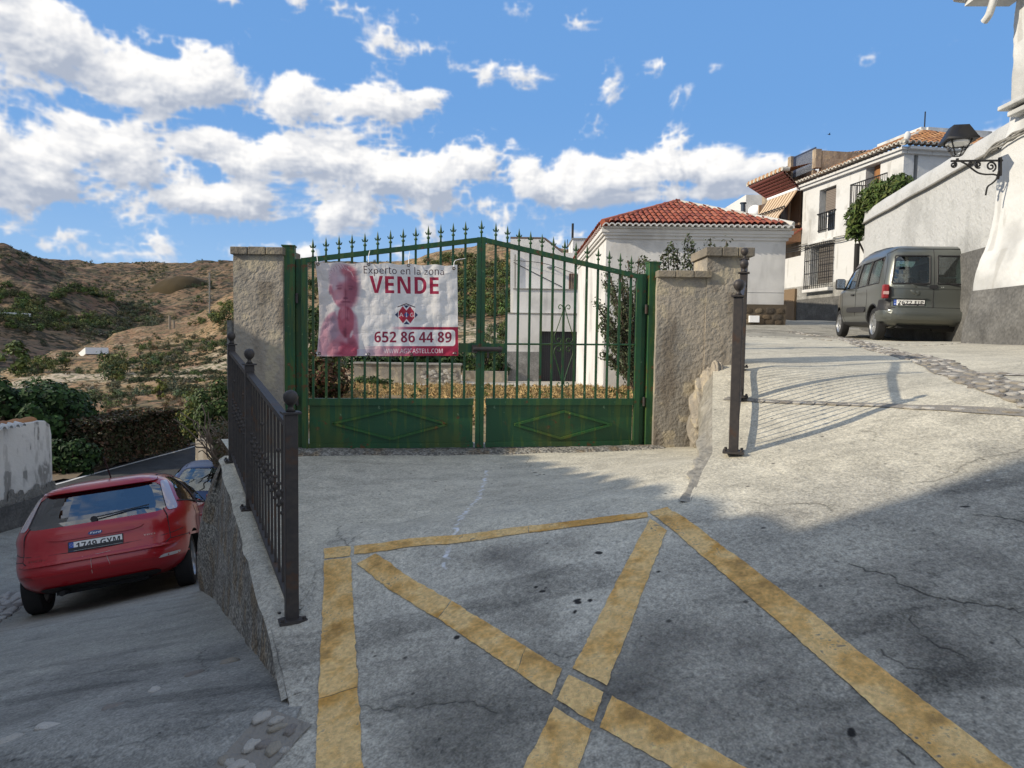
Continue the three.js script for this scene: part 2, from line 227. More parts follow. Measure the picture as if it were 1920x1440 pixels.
// ---------- ground: one unrepeated map of the concrete nearby, mirrored on further out ----------
const GX = -3.2, GS = 9.5;
const onCanvas = (x, d) => [(x - GX) / GS * 2048, (1 - d / GS) * 2048];
const px2c = (px, py) => onCanvas(...onGround(px, py));
function groundMaps() {
  const n = 2048, col = new Uint8ClampedArray(n * n * 4), bmp = new Uint8ClampedArray(n * n * 4);
  for (let y = 0; y < n; y++) for (let x = 0; x < n; x++) {
    const wx = x / n * GS + GX, d = (1 - y / n) * GS, i = (y * n + x) * 4;
    const big = fbm(wx * .55 + 7, d * .55, 4, 101), mid = fbm(wx * 2.6, d * 2.6 + 3, 4, 102), fine = vn(wx * 60, d * 60, 103), grit = hash(x, y, 5), pit = vn(wx * 28 + 3, d * 28, 107);
    const nearGrey = 1 - sst(3.2, 4.3, d + wx * .12 + (mid - .5) * 1.2);     // darker, greyer concrete nearby
    let k = lerp(.735, .675, nearGrey) + (big - .5) * .13 + (mid - .5) * .11 + (fine - .5) * .10 + (vn(wx * 130, d * 130, 104) - .5) * .11 + (grit - .5) * .17;
    k += (fbm(wx * 7, d * 7, 4, 109) - .5) * .13; k -= .05 * sst(.55, .8, mid) * sst(.4, .6, big) + .10 * sst(.80, .92, vn(wx * 55 + 3, d * 55, 107)) * (.3 + .7 * nearGrey) * sst(.35, .6, mid);
    k -= .075 * (1 - sst(1.9, 3.7, d - .25 * wx + (big - .5) * 2)) ; k -= .11 * sst(.50, .78, fbm(wx * 1.7 + 3, d * 1.7, 5, 111)) * nearGrey * .75; const streak = fbm(wx * 1.2 + d * .6, d * 7, 4, 108); k -= .10 * sst(.55, .75, streak) * (.4 + .6 * nearGrey);  // darker towards the viewer, with mottles and streaks
    const warm = lerp(1, .8, nearGrey);
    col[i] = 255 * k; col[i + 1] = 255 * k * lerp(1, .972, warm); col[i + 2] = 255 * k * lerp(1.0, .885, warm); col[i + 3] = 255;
    const b = .5 + (fine - .5) * .35 + (grit - .5) * .25 + (mid - .5) * .35 - .3 * sst(.80, .92, vn(wx * 55 + 3, d * 55, 107)); bmp[i] = bmp[i + 1] = bmp[i + 2] = 255 * clamp(b); bmp[i + 3] = 255;
  }
  const mk = (a) => { const c = document.createElement('canvas'); c.width = c.height = n; const g = c.getContext('2d'); g.putImageData(new ImageData(a, n, n), 0, 0); return [c, g]; };
  const [c1, g1] = mk(col), [c2, g2] = mk(bmp), r = rng(11);
  const z3 = (p) => p.map(([x, y]) => px2c(1160 + x / 2.526, 880 + y / 2.526)), z2 = (p) => p.map(([x, y]) => px2c(560 + x / 2.4615, 830 + y / 2.4615)), z4 = (p) => p.map(([x, y]) => px2c(560 + x / 2.824, 1180 + y / 2.824)), z1 = (p) => p.map(([x, y]) => px2c(1340 + x / 3.31, 600 + y / 3.31));
  const rag = (p, amp) => { const o = []; for (let i = 0; i < p.length - 1; i++) { const [a, b] = [p[i], p[i + 1]], m = Math.max(2, Math.hypot(b[0] - a[0], b[1] - a[1]) / 5 | 0); for (let k = 0; k < m; k++) o.push([lerp(a[0], b[0], k / m) + (r() - .5) * amp, lerp(a[1], b[1], k / m) + (r() - .5) * amp]); } o.push(p[p.length - 1]); return o; };
  const line = (g, p, w, style) => { g.strokeStyle = style; g.lineWidth = w; g.lineCap = 'round'; g.beginPath(); p.forEach(([x, y], i) => i ? g.lineTo(x, y) : g.moveTo(x, y)); g.stroke(); };
  const crack = (p, w = 2) => { const q = rag(p, 5); line(g1, q, w * 4, 'rgba(40,38,36,.07)'); for (let i = 1; i < q.length; i++) { const ww = w * (.15 + .55 * r()); line(g1, [q[i - 1], q[i]], ww, 'rgba(28,26,25,.72)'); line(g2, [q[i - 1], q[i]], ww * 1.4, 'rgba(0,0,0,.9)'); } };
  crack(z3([[1090, 445], [1180, 480], [1290, 500], [1330, 545], [1420, 580], [1510, 605], [1700, 635], [1880, 660], [1920, 670]]), 3);
  crack(z3([[1380, 690], [1420, 770], [1490, 815], [1570, 850], [1650, 890]]), 2); crack(z3([[1240, 850], [1330, 920], [1460, 970], [1560, 1035]]), 2);
  crack(z3([[1680, 210], [1840, 230], [1920, 250]]), 2.2); crack(z3([[1840, 740], [1880, 800], [1920, 840]]), 2.2); crack(z3([[630, 150], [700, 170], [860, 160], [960, 165], [1010, 195]]), 1);
  crack(z3([[1310, 1360], [1400, 1415]]), 2); crack(z4([[320, 390], [500, 410], [850, 400], [960, 410], [1050, 460]]), 1.4); crack(z4([[1260, 130], [1380, 140], [1500, 155]]), 1.4);
  crack(z1([[900, 680], [1000, 690], [990, 745]]), 1); crack(z1([[440, 1140], [600, 1135], [700, 1150], [740, 1190]]), 1); crack(z2([[560, 700], [760, 760], [900, 740]]), .7);
  for (let i = 0; i < 26; i++) { let x = r() * n, y = r() * n, a = r() * 6.3; const p = [[x, y]]; for (let k = 0; k < 5 + r() * 8; k++) { a += (r() - .5) * 1.1; x += Math.cos(a) * 26; y += Math.sin(a) * 26; p.push([x, y]); } crack(p, .6 + r() * .6); }
  const blot = (p, rad, c) => { for (const [x, y] of p) { const k = 4; for (let i = 0; i < k; i++) { const q = rad * (.5 + r()), gx = x + (r() - .5) * rad, gy = y + (r() - .5) * rad, gr = g1.createRadialGradient(gx, gy, 0, gx, gy, q); gr.addColorStop(0, c); gr.addColorStop(1, 'rgba(0,0,0,0)'); g1.fillStyle = gr; g1.fillRect(gx - q, gy - q, 2 * q, 2 * q); } } };
  blot(z3([[1270, 500], [980, 660], [550, 850], [40, 1010], [60, 1060], [1640, 400], [900, 1300], [1100, 1260], [200, 830], [430, 1130], [700, 1000], [1560, 870]]), 34, 'rgba(25,23,22,.06)');
  blot(z2([[1000, 510], [1040, 570], [1300, 480], [860, 540], [1640, 920], [1780, 930]]), 30, 'rgba(25,23,22,.06)'); blot(z4([[760, 330], [820, 470], [1740, 270], [1760, 330], [960, 600]]), 50, 'rgba(20,19,20,.07)');
  g1.fillStyle = 'rgba(18,17,16,.88)'; const spot = (p, s) => p.forEach(([x, y]) => { g1.beginPath(); g1.ellipse(x, y, s * (.35 + r() * .5), s * (.25 + r() * .4), r() * 3, 0, 7); g1.fill(); });
  spot(z2([[1090, 140], [1112, 150], [1132, 148], [1100, 155], [1385, 508], [1095, 665], [1125, 685], [1285, 728], [1290, 738], [1345, 730], [730, 893], [1275, 780], [935, 120], [1660, 595]]), 5); spot(z3([[1105, 1262], [1640, 175], [1100, 1258]]), 6);
  for (let i = 0; i < 420; i++) { g1.fillStyle = r() < .75 ? 'rgba(30,28,26,.6)' : 'rgba(225,222,215,.55)'; g1.beginPath(); g1.arc(r() * n, r() * n, .7 + r() * 1.7, 0, 7); g1.fill(); }
  const ch = rag(z2([[868, 130], [855, 190], [830, 260], [780, 320], [745, 350], [730, 400], [690, 470], [680, 580]]), 7); for (let i = 1; i < ch.length; i++) if (r() < .72) line(g1, [ch[i - 1], ch[i]], 2 + r() * 4, 'rgba(222,226,235,.' + (3 + r() * 5 | 0) + ')');
  const ct = (c, s) => { const t = new THREE.CanvasTexture(c); t.wrapS = t.wrapT = THREE.MirroredRepeatWrapping; if (s) t.colorSpace = THREE.SRGBColorSpace; return t; };
  return [ct(c1, 1), ct(c2)];
}
const [groundC, groundB] = groundMaps();
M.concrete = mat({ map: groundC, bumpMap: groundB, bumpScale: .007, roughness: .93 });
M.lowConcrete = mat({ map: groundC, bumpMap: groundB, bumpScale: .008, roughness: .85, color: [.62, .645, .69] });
M.asphalt = mat({ map: greyC, bumpMap: grainB, bumpScale: .006, color: [.17, .175, .19] });
const guv = (p) => [(p.x - GX) / GS, -p.z / GS];
const small = (x, d) => (vn(x * 1.3, d * 1.3, 201) - .5) * .03 + (vn(x * 4, d * 4, 202) - .5) * .012;
const SD = (x, d) => S(x, d) + small(x, d), AD = (x, d) => A(x, d) + small(x, d) * (d > 6 ? .3 : 1);
const upD = (x, d) => d > 3.72 && x < baseX(d) && d < 7.6 ? AD(x, d) : SD(x, d);

{ // the street on this side, split from the forecourt of the gate along the ramp's edge
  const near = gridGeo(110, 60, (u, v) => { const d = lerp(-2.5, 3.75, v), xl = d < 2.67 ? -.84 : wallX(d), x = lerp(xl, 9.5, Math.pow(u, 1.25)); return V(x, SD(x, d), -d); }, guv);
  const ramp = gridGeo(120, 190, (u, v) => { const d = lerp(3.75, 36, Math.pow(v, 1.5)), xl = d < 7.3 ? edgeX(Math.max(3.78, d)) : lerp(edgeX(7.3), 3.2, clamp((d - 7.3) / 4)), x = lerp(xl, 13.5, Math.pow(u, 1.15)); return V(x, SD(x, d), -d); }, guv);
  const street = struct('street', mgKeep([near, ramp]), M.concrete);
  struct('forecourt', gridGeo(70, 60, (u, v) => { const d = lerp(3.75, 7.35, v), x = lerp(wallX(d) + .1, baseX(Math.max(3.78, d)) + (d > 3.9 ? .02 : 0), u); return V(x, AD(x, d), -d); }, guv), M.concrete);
  // side of the ramp: a lumpy smear of mortar
  part(street, 'ramp_side', gridGeo(60, 8, (u, v) => { const d = lerp(3.8, 7.35, u), x = lerp(baseX(d) - .01, edgeX(d), v), y = lerp(AD(baseX(d), d) - .02, SD(edgeX(d), d), Math.pow(v, .55)), n = (vn(d * 7, v * 3, 77) - .5) * .07 * Math.sin(v * 3.1); return V(x - n - .03 * Math.sin(v * 3.14), y + n * .3, -d); }), mat({ map: greyC, bumpMap: grainB, bumpScale: .008, color: [1.15, 1.12, 1.06] }));
  globalThis.street = street;
}
function mgKeep(l) { const g = mg(l); g.userData.keepUV = true; return g; }
// the crumbling footing between the low wall and the ramp
part(globalThis.street, 'crumbled_footing', (() => { const g = new THREE.SphereGeometry(1, 90, 80), p = g.attributes.position; for (let i = 0; i < p.count; i++) { const x = p.getX(i), y = p.getY(i), z = p.getZ(i), k = .45 + 1.0 * fbm(x * 2.6 + 5, y * 4.5 + z * 2, 5, 301, 0, .62); p.setXYZ(i, x * k * .17, y * (.7 + k * .3) * .5, z * k * .24); } g.computeVertexNormals(); const q = P(1330, 775, 6.85); return T(g, q.x, q.y, q.z, 0, 0, -.12); })(), M.render, 'rough yellowish mortar bulge at the foot of the low wall');
// gravelly sill under the gate
part(globalThis.street, 'gate_sill', gridGeo(80, 6, (u, v) => { const x = lerp(-2.02, 1.5, u), dc = 6.55 + .175 * (x + 1.94), d = dc + lerp(-.30 + .12 * (vn(x * 3, 1, 5) - .5), .25, v), y = AD(x, Math.min(d, 7.3)); return V(x, y + .028 * Math.sin(Math.min(1, v * 2.2) * 1.57) + (v > 0 ? (vn(x * 18, v * 9, 6) - .5) * .015 : -.015), -d); }), M.pebble);

// yellow road markings, worn sheets 4 mm above the concrete
{
  const mkPaint = (och, seed) => mat({ map: tex(1024, (u, v) => { const a = fbm(u * 6, v * 6, 6, seed, 6), g1 = vn(u * 240, v * 240, seed + 1, 240), g2 = vn(u * 420, v * 420, seed + 2, 420), c = fbm(u * 30, v * 30, 4, seed + 3, 30), w = fbm(u * 12, v * 12, 5, seed + 4, 12); let m = mixc([.98, .83, .57], [.92, .73, .43], sst(.35, .7, c)); m = mixc(m, [.82, .59, .24], sst(.68 - och, .82 - och, a + (c - .5) * .25) * .62); const k = .84 + .16 * g1 + .12 * g2 - .16 * sst(.6, .85, c); m = m.map((q) => q * k); return mixc(m, [.50, .47, .43], sst(.70, .86, g1 * .55 + w * .45) * .75 + sst(.80, .95, g2) * .35); }, true, 3), bumpMap: groundB, bumpScale: .007, roughness: .88 });
  const paintA = mkPaint(0, 401), paintB = mkPaint(.24, 431);
  const m = (q) => { const paint = q[4] ? paintB : paintA, [a, b, c, e] = q.slice(0, 4).map(([x, y]) => onGround(x, y, upD)); const nu = Math.max(2, Math.hypot(b[0] - a[0], b[1] - a[1]) / .02 | 0), nv = Math.max(2, Math.hypot(e[0] - a[0], e[1] - a[1]) / .02 | 0); part(globalThis.street, 'road_marking', gridGeo(nu, nv, (u, v) => { const j = (v === 0 || v === 1 || u === 0 || u === 1) ? .006 : 0; let x = lerp(lerp(a[0], b[0], u), lerp(e[0], c[0], u), v), d = lerp(lerp(a[1], b[1], u), lerp(e[1], c[1], u), v); x += (vn(x * 55, d * 55, 8) + vn(x * 17, d * 17, 8) - 1) * j; d += (vn(x * 55, d * 55, 9) + vn(x * 17, d * 17, 9) - 1) * j; return V(x, upD(x, d) + .004, -d); }), paint); };
  // each quad: near-left, near-right, far-right, far-left
  for (const q of [
    [[608, 1049], [657, 1043], [657, 1025], [608, 1029]], [[585, 1580], [689, 1580], [671, 1290], [597, 1312], 1], [[597, 1311], [671, 1289], [658, 1046], [608, 1052]],
    [[664, 1041], [990, 1000], [990, 987], [664, 1024]], [[991, 1000], [1215, 971], [1212, 961], [991, 987], 1],
    [[1226, 968], [1262, 962], [1251, 951], [1217, 961]], [[1921, 1580], [2075, 1580], [1264, 960], [1227, 969]],
    [[669, 1058], [820, 1160], [845, 1127], [704, 1039]], [[821, 1161], [968, 1261], [985, 1213], [846, 1128], 1], [[969, 1262], [1035, 1306], [1054, 1256], [986, 1214]], [[1044, 1314], [1113, 1355], [1133, 1300], [1065, 1268]],
    [[1125, 1366], [1468, 1560], [1628, 1560], [1147, 1306]],
    [[1072, 1254], [1137, 1288], [1250, 995], [1219, 974]], [[925, 1560], [1041, 1560], [1109, 1369], [1038, 1327]],
  ]) m(q);
}
// rows of stones set in the street for drainage
function pebbleGeo(seed) { const g = new THREE.IcosahedronGeometry(1, 1), p = g.attributes.position; for (let i = 0; i < p.count; i++) { const x = p.getX(i), y = p.getY(i), z = p.getZ(i), k = .75 + .45 * vn(x * 1.7 + seed * 9, z * 1.7 + y, seed); p.setXYZ(i, x * k, Math.sign(y) * Math.pow(Math.abs(y), .6) * k, z * k); } return mergeVertices((g.deleteAttribute('normal'), g.deleteAttribute('uv'), g)); }
const pebbles = [1, 2, 3, 4, 5].map((s) => { const g = pebbleGeo(s); g.computeVertexNormals(); const n = boxUV(g.toNonIndexed()); n.userData.keepUV = true; return n; });
function stoneRow(parent, pts, width, size, f, seed, gap, light, soil = true, sink = .35) {
  const r = rng(seed), c = new THREE.CatmullRomCurve3(pts.map(([x, d]) => V(x, 0, -d))), len = c.getLength();
  if (soil) part(parent, 'drain_mortar', gridGeo(Math.max(8, len / .12 | 0), 3, (u, v) => { const p = c.getPointAt(u), t = c.getTangentAt(u), w = width * (.9 + .3 * (vn(u * len * 3, v * 2, seed) - .5)), q = V(p.x + t.z * (v - .5) * w, 0, p.z - t.x * (v - .5) * w); q.y = f(q.x, -q.z) + .006; return q; }), M.soil);
  for (let s = size * .5; s < len; s += size * (1.15 + r() * gap)) {
    const p = c.getPointAt(s / len), t = c.getTangentAt(s / len), n = Math.max(1, Math.round(width / size / .8));
    for (let k = 0; k < n; k++) { if (r() < .12) continue; const o = n === 1 ? (r() - .5) * (width - size) * .6 : ((k + .5) / n - .5) * width * .95 + (r() - .5) * size * .3, sz = size * (.36 + r() * .22), m = new THREE.Mesh(pebbles[r() * 5 | 0], M.stone[r() < light ? (r() < .5 ? 3 : 1) : (r() * 3 | 0)]); m.name = 'stone'; const x = p.x + t.z * o + (r() - .5) * .03, z = p.z - t.x * o; m.position.set(x, f(x, -z) - .005 + .007 * r(), z); m.scale.set(sz * (1 + r() * .7), sz * sink + .008, sz * (.6 + r() * .35)); m.rotation.y = Math.atan2(-t.z, t.x) + (r() - .5) * .7; m.castShadow = m.receiveShadow = true; parent.add(m); }
  }
}
const gpts = (l, f = upH) => l.map(([x, y]) => onGround(x, y, f, 1, 60));
stoneRow(globalThis.street, gpts([[1485, 622], [1551, 632], [1612, 644], [1657, 656], [1702, 667], [1763, 685], [1823, 707], [1884, 729], [1940, 748], [2080, 800]]), .34, .10, SD, 21, .05, .15, true, .2);
stoneRow(globalThis.street, gpts([[1832, 702], [1880, 704], [1960, 706]]), .12, .08, SD, 22, .1, .2, true, .2);
stoneRow(globalThis.street, gpts([[1360, 746], [1428, 751], [1540, 754], [1640, 758], [1700, 763], [1800, 769], [1920, 776], [2000, 781]]), .10, .10, SD, 23, .6, .6, true, .10);
stoneRow(globalThis.street, gpts([[1400, 631], [1450, 632], [1510, 636], [1560, 640]]), .08, .09, SD, 26, 1.2, .3, false, .12);
stoneRow(globalThis.street, gpts([[1660, 646], [1740, 646], [1830, 644]]), .08, .08, SD, 27, .8, .6, false, .12);

// ---------- lower street, falling away to the left ----------
{
  const LD = (x, d) => L(x, d) + small(x, d);
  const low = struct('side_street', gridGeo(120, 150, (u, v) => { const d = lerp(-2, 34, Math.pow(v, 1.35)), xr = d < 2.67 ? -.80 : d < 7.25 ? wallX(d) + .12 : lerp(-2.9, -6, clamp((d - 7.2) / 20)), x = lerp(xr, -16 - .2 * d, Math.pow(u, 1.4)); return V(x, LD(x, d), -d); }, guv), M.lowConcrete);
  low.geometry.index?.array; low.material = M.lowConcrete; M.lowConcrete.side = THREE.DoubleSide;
  stoneRow(low, gpts([[546, 1338], [520, 1362], [492, 1392], [462, 1422], [420, 1470], [360, 1540]], L), .26, .07, LD, 31, .7, .12, true, .16);
  stoneRow(low, gpts([[2, 1391], [52, 1372], [131, 1352], [217, 1326], [262, 1309], [337, 1275], [400, 1250], [452, 1234]], L), .08, .09, LD, 32, 1.6, .4, false, .12);
  stoneRow(low, gpts([[-40, 1175], [10, 1138], [40, 1112]], L), .4, .15, LD, 33, .3, .5);
  globalThis.low = low; globalThis.LD = LD;
}
// ---------- retaining wall under the left railing ----------
const wallTop = poly([[2.67, -1.43], [3.1, -1.375], [3.34, -1.335], [4.84, -1.185], [6.05, -1.075], [7.2, -1.05]]);
{
  const w = thing('retaining_wall', 'rough pebbled concrete retaining wall with pale cap carrying the left iron railing', 'wall', [0, 0, 0]);
  const bot = (d) => { const k = clamp((d - 2.67) / 4.5); return [wallX(d) - .13 * k, L(wallX(d) - .13 * k, d) - .12]; };
  const face = gridGeo(150, 40, (u, v) => { const d0 = lerp(2.7, 7.2, u), top = CY + wallTop(d0) - .012, [xb, yb] = bot(d0), dd = d0 - .95 * v * sst(.75, 1, u), xt = wallX(dd), n = (fbm(d0 * 7, v * 7, 4, 501) - .5) * .022 * (1 - v * .4); return V(lerp(xb, xt, v) + n * .9, lerp(yb, CY + wallTop(dd) - .012, v), -(dd + n * .3)); });
  part(w, 'wall_face', face, M.pebble).material.side = THREE.DoubleSide;
  const cap = gridGeo(90, 8, (u, v) => { const d = lerp(2.75, 6.3, u), o = lerp(-.02, .36, v), x = wallX(d) + o, k = sst(2.9, 3.5, d); const e = Math.min(v, 1 - v) < .01 ? .03 : 0; return V(x + (v < .01 ? (vn(d * 6, 2, 7) - .5) * .02 : 0), lerp(SD(x, d) + .003, CY + wallTop(d) + .006, k) - e * Math.max(k, v < .5 ? .5 : .3) + (vn(d * 8, v * 3, 71) - .5) * .012, -d - o * .4); }, guv);
  part(w, 'wall_cap', cap, M.concrete, 'pale concrete cap along the top of the wall').material.side = THREE.DoubleSide;
  part(w, 'wall_end', gridGeo(10, 10, (u, v) => V(lerp(-2.52, -1.9, u) - .62 * (1 - v) * (1 - u), lerp(-2.65 + CY, CY - 1.06, v), -(lerp(7.2, 6.28, v * (1 - u)) + .3 * u))), M.pebble).material.side = THREE.DoubleSide;
}
// ---------- pillars and the low wall beside the gate ----------
function coping(parent, x0, x1, z0, z1, y, h, n) { for (let i = 0; i < n; i++) { const a = lerp(x0, x1, i / n), b = lerp(x0, x1, (i + 1) / n); part(parent, 'coping_slab', rb(b - a - .006, h + (i % 2) * .004, z1 - z0, .007, (a + b) / 2, y + h / 2, (z0 + z1) / 2), M.cap); } }
function pillarBody(x0, x1, y0, y1, z0, z1, seed) { // a rendered block whose faces are not quite even
  const g = new THREE.BoxGeometry(x1 - x0, y1 - y0, z1 - z0, 14, 40, 10).translate((x0 + x1) / 2, (y0 + y1) / 2, (z0 + z1) / 2), p = g.attributes.position;
  for (let i = 0; i < p.count; i++) { const x = p.getX(i), y = p.getY(i), z = p.getZ(i), n = (fbm(x * 6 + z * 3, y * 6, 4, seed) - .5) * .012; p.setX(i, x + n); p.setZ(i, z + (fbm(x * 6 + 9, y * 6 + z, 4, seed + 3) - .5) * .012); } g.computeVertexNormals(); return g;
}
{
  const a = P(437, 477, 6.45), b = P(530, 477, 6.45), top = a.y;
  const t = thing('gate_pillar', 'square beige rendered pillar with slab top at the left end of the green gate', 'pillar', [0, 0, 0], 0, 'gate pillars');
  part(t, 'shaft', pillarBody(a.x, b.x, CY - 1.5, top, a.z - .48, a.z, 601), M.render);
  coping(t, a.x - .02, b.x + .015, a.z - .5, a.z + .03, top, .068, 3);
  // low wall and taller pillar at the right
  const c = P(1233, 520, 7.0), e = P(1328, 520, 7.0), lw = thing('low_wall', 'short beige rendered wall with coping between green gate post and right pillar', 'wall', [0, 0, 0]);
  part(lw, 'wall_body', pillarBody(c.x, e.x, CY - 1.3, c.y, c.z - .3, c.z, 611), M.render);
  coping(lw, c.x - .01, e.x + .03, c.z - .33, c.z + .05, c.y, .065, 3);
  const f = P(1326, 481, 7.0), g = P(1402, 481, 7.0), rp = thing('gate_pillar', 'taller beige pillar with overhanging slab top behind the right railing posts', 'pillar', [0, 0, 0], 0, 'gate pillars');
  part(rp, 'shaft', pillarBody(f.x, g.x, CY - 1.3, f.y, f.z - .5, f.z + .012, 621), M.render);
  coping(rp, f.x - .03, g.x + .05, f.z - .54, f.z + .07, f.y, .085, 3);
}
// ---------- green gate: two leaves, two posts ----------
const GPSI = .166, gO = P(566, 845, 6.55), gDir = V(Math.cos(GPSI), 0, -Math.sin(GPSI)), gN = V(Math.sin(GPSI), 0, Math.cos(GPSI));
const GY0 = gO.y;
function gl(px, py, out = 0) { const o = camera.position, r = P(px, py, 1).sub(o), q = gO.clone().addScaledVector(gN, out), t = q.clone().sub(o).dot(gN) / r.dot(gN), h = r.multiplyScalar(t).add(o).sub(gO); return [h.dot(gDir), h.y]; }
const gateThing = (n, l, c, g) => thing(n, l, c, [gO.x, gO.y, gO.z], GPSI, g);
const finialG = (() => { const f0 = (() => { const l = mg([lathe([[0, 0], [.011, 0], [.011, .055], [.021, .062], [.021, .074], [.010, .084], [.008, .10]], 8), lathe([[.008, .098], [.021, .112], [.016, .135], [.008, .17], [0, .205]], 6).scale(1, 1, .55)]); return mg([l, bx(.052, .012, .010, 0, .108, 0), T(bx(.012, .03, .008), -.028, .116, 0, 0, 0, .5), T(bx(.012, .03, .008), .028, .116, 0, 0, 0, -.5)]); })(); return f0.scale(.76, .88, .76); })();
const oliveGreen = mat({ map: greenC, color: [1.7, 1.3, .8], roughness: .6 });  // brighter, yellower copy of the gate green for the moulding
function gateLeaf(label, x0, x1, hinge, bars, yTopHinge, yTopMid, diamond, latch, scroll, hx) {
  const t = gateThing('gate_leaf', label, 'gate', 'leaves of the green gate'), mid = hinge < 0 ? x1 : x0, hin = hinge < 0 ? x0 : x1;
  const topAt = (x) => lerp(yTopHinge, yTopMid, (x - hin) / (mid - hin));
  const yb = gl(738, 747)[1], W = .038;
  part(t, 'frame', [
    bar(V(hin, topAt(hin), 0), V(mid, topAt(mid), 0), .045, .04), bx(W, topAt(mid) + .02 - .012, .04, mid + (hinge < 0 ? -W / 2 - .002 : W / 2 + .002), (topAt(mid) + .02) / 2 + .006, .001), bx(.055, topAt(hin) - .012, .045, hin + (hinge < 0 ? .0275 : -.0275), topAt(hin) / 2 - .004, 0),
    bx(x1 - x0 - .12, .065, .042, (x0 + x1) / 2, yb - .032, -.002), bx(x1 - x0 - .12, .05, .036, (x0 + x1) / 2, .04, -.003)], M.green);
  for (const x of bars) { const b = part(t, 'bar', bar(V(x, yb - .02, -.004), V(x, topAt(x) + .03, -.004), .021), M.green); const f = part(b, 'finial', finialG.clone(), M.green); f.position.set(x, topAt(x) + .015, -.004); }
  part(t, 'panel', bx(x1 - x0 - .13, yb - .1, .006, (x0 + x1) / 2, (yb - .02) / 2 + .02, -.008), M.green, 'solid lower sheet with rust and lime streaks');
  const d = diamond.map(([a, b]) => V(...gl(a, b), .004)), ring = d.map((p, i) => bar(p, d[(i + 1) % 4], .022, .03)); part(t, 'diamond_moulding', ring, oliveGreen);
  if (latch) part(t, 'lock_rail', bx(latch[1] - latch[0], latch[3] - latch[2], .045, (latch[0] + latch[1]) / 2, (latch[2] + latch[3]) / 2, -.003), M.green);
  if (scroll) {
    part(t, 'cross_rod', bar(V(...gl(951, 645), -.002), V(...gl(1198, 646.5), -.002), .009, .009, 8), M.green);
    const [cx, cy] = gl(1056, 646), k = 1 / 190, pt = (dx, dy) => V(cx + dx * k, cy - dy * k, .016), list = [];
    for (const sx of [-1, 1]) for (const sy of [-1, 1]) {
      const q = [[3.5, -76], [8, -79], [11, -75], [9, -70.5], [6, -72]], s = sy < 0 ? 1 : .93;
      list.push(tube([...q.slice().reverse(), [2, -72], [8, -48], [15, -26], [18, -16], [15.5, -6], [9, -2.5], [5, -6.5], [7, -12], [11, -12], [11.5, -8.5]].map(([a, b]) => pt(a * sx, b * -sy * s * -1)), .0048, 5, 70));
    }
    part(t, 'scroll_ornament', list, M.green);
  }
  return t;
}
{
  const xl0 = gl(566, 700)[0], xc = gl(900.5, 640)[0], xr1 = gl(1199, 700)[0], yb = 745;
  const lb = [...Array(13)].map((_, i) => lerp(gl(587.5, yb)[0], gl(870, yb)[0], i / 12)), rb2 = [...Array(13)].map((_, i) => lerp(gl(926, yb)[0], gl(1178, yb)[0], i / 12));
  const [la, ly1] = gl(860, 643), [lc, ly0] = gl(950, 662);
  gateLeaf('left leaf of the green iron gate, the one the sale banner hangs on', xl0, xc, -1, lb, gl(566, 489)[1], gl(893, 449)[1], [[624, 794], [740, 767], [838, 795], [734, 823]], [la, xc - .04, ly0, ly1], false);
  const r = gateLeaf('right leaf of the green iron gate with scroll ornament between its bars', xc, xr1, 1, rb2, gl(1199, 520)[1], gl(908, 449)[1], [[965, 796], [1057, 771], [1146, 796], [1052, 822]], [xc + .04, lc, ly0, ly1], true);
  part(r, 'latch', [bar(V(...gl(886, 654), .05), V(...gl(940, 655), .05), .022, .022, 8), bx(.05, .075, .035, gl(889, 654)[0], gl(889, 654)[1], .035), bx(.02, .09, .02, gl(914, 662)[0], gl(914, 662)[1], .04), bx(.03, .06, .03, gl(936, 655)[0], gl(936, 655)[1], .034)], M.iron, 'rusty sliding bolt');
  const f = part(r, 'centre_finial', finialG.clone(), M.green); f.position.set(xc, gl(900, 447)[1], 0);
  const posts = [['gate_post', 'thick green square gate post against the left pillar', gl(541.5, 462), .11], ['gate_post', 'thick green square gate post against the low wall on the right', gl(1226, 493), .115]];
  for (const [n, l, [x, y], w] of posts) { const t = gateThing(n, l, 'gate post', 'posts of the green gate'); t.translateX(x); part(t, 'shaft', rb(w, y + .08, w, .006, 0, y / 2 - .04, -.02), M.green); part(t, 'cap_plate', bx(w + .012, .012, w + .012, 0, y + .004, -.02), M.green); const ix = x < 0 ? w / 2 + .035 : -w / 2 - .04; part(t, 'hinge_post', bx(.06, y - .11 + .04, .06, ix, (y - .11) / 2 - .02, -.045), M.green); for (const hy of [.25, .75]) part(t, 'hinge', cyl(.014, .014, .09, ix * .8, y * hy, .03, 8), M.iron); }
}
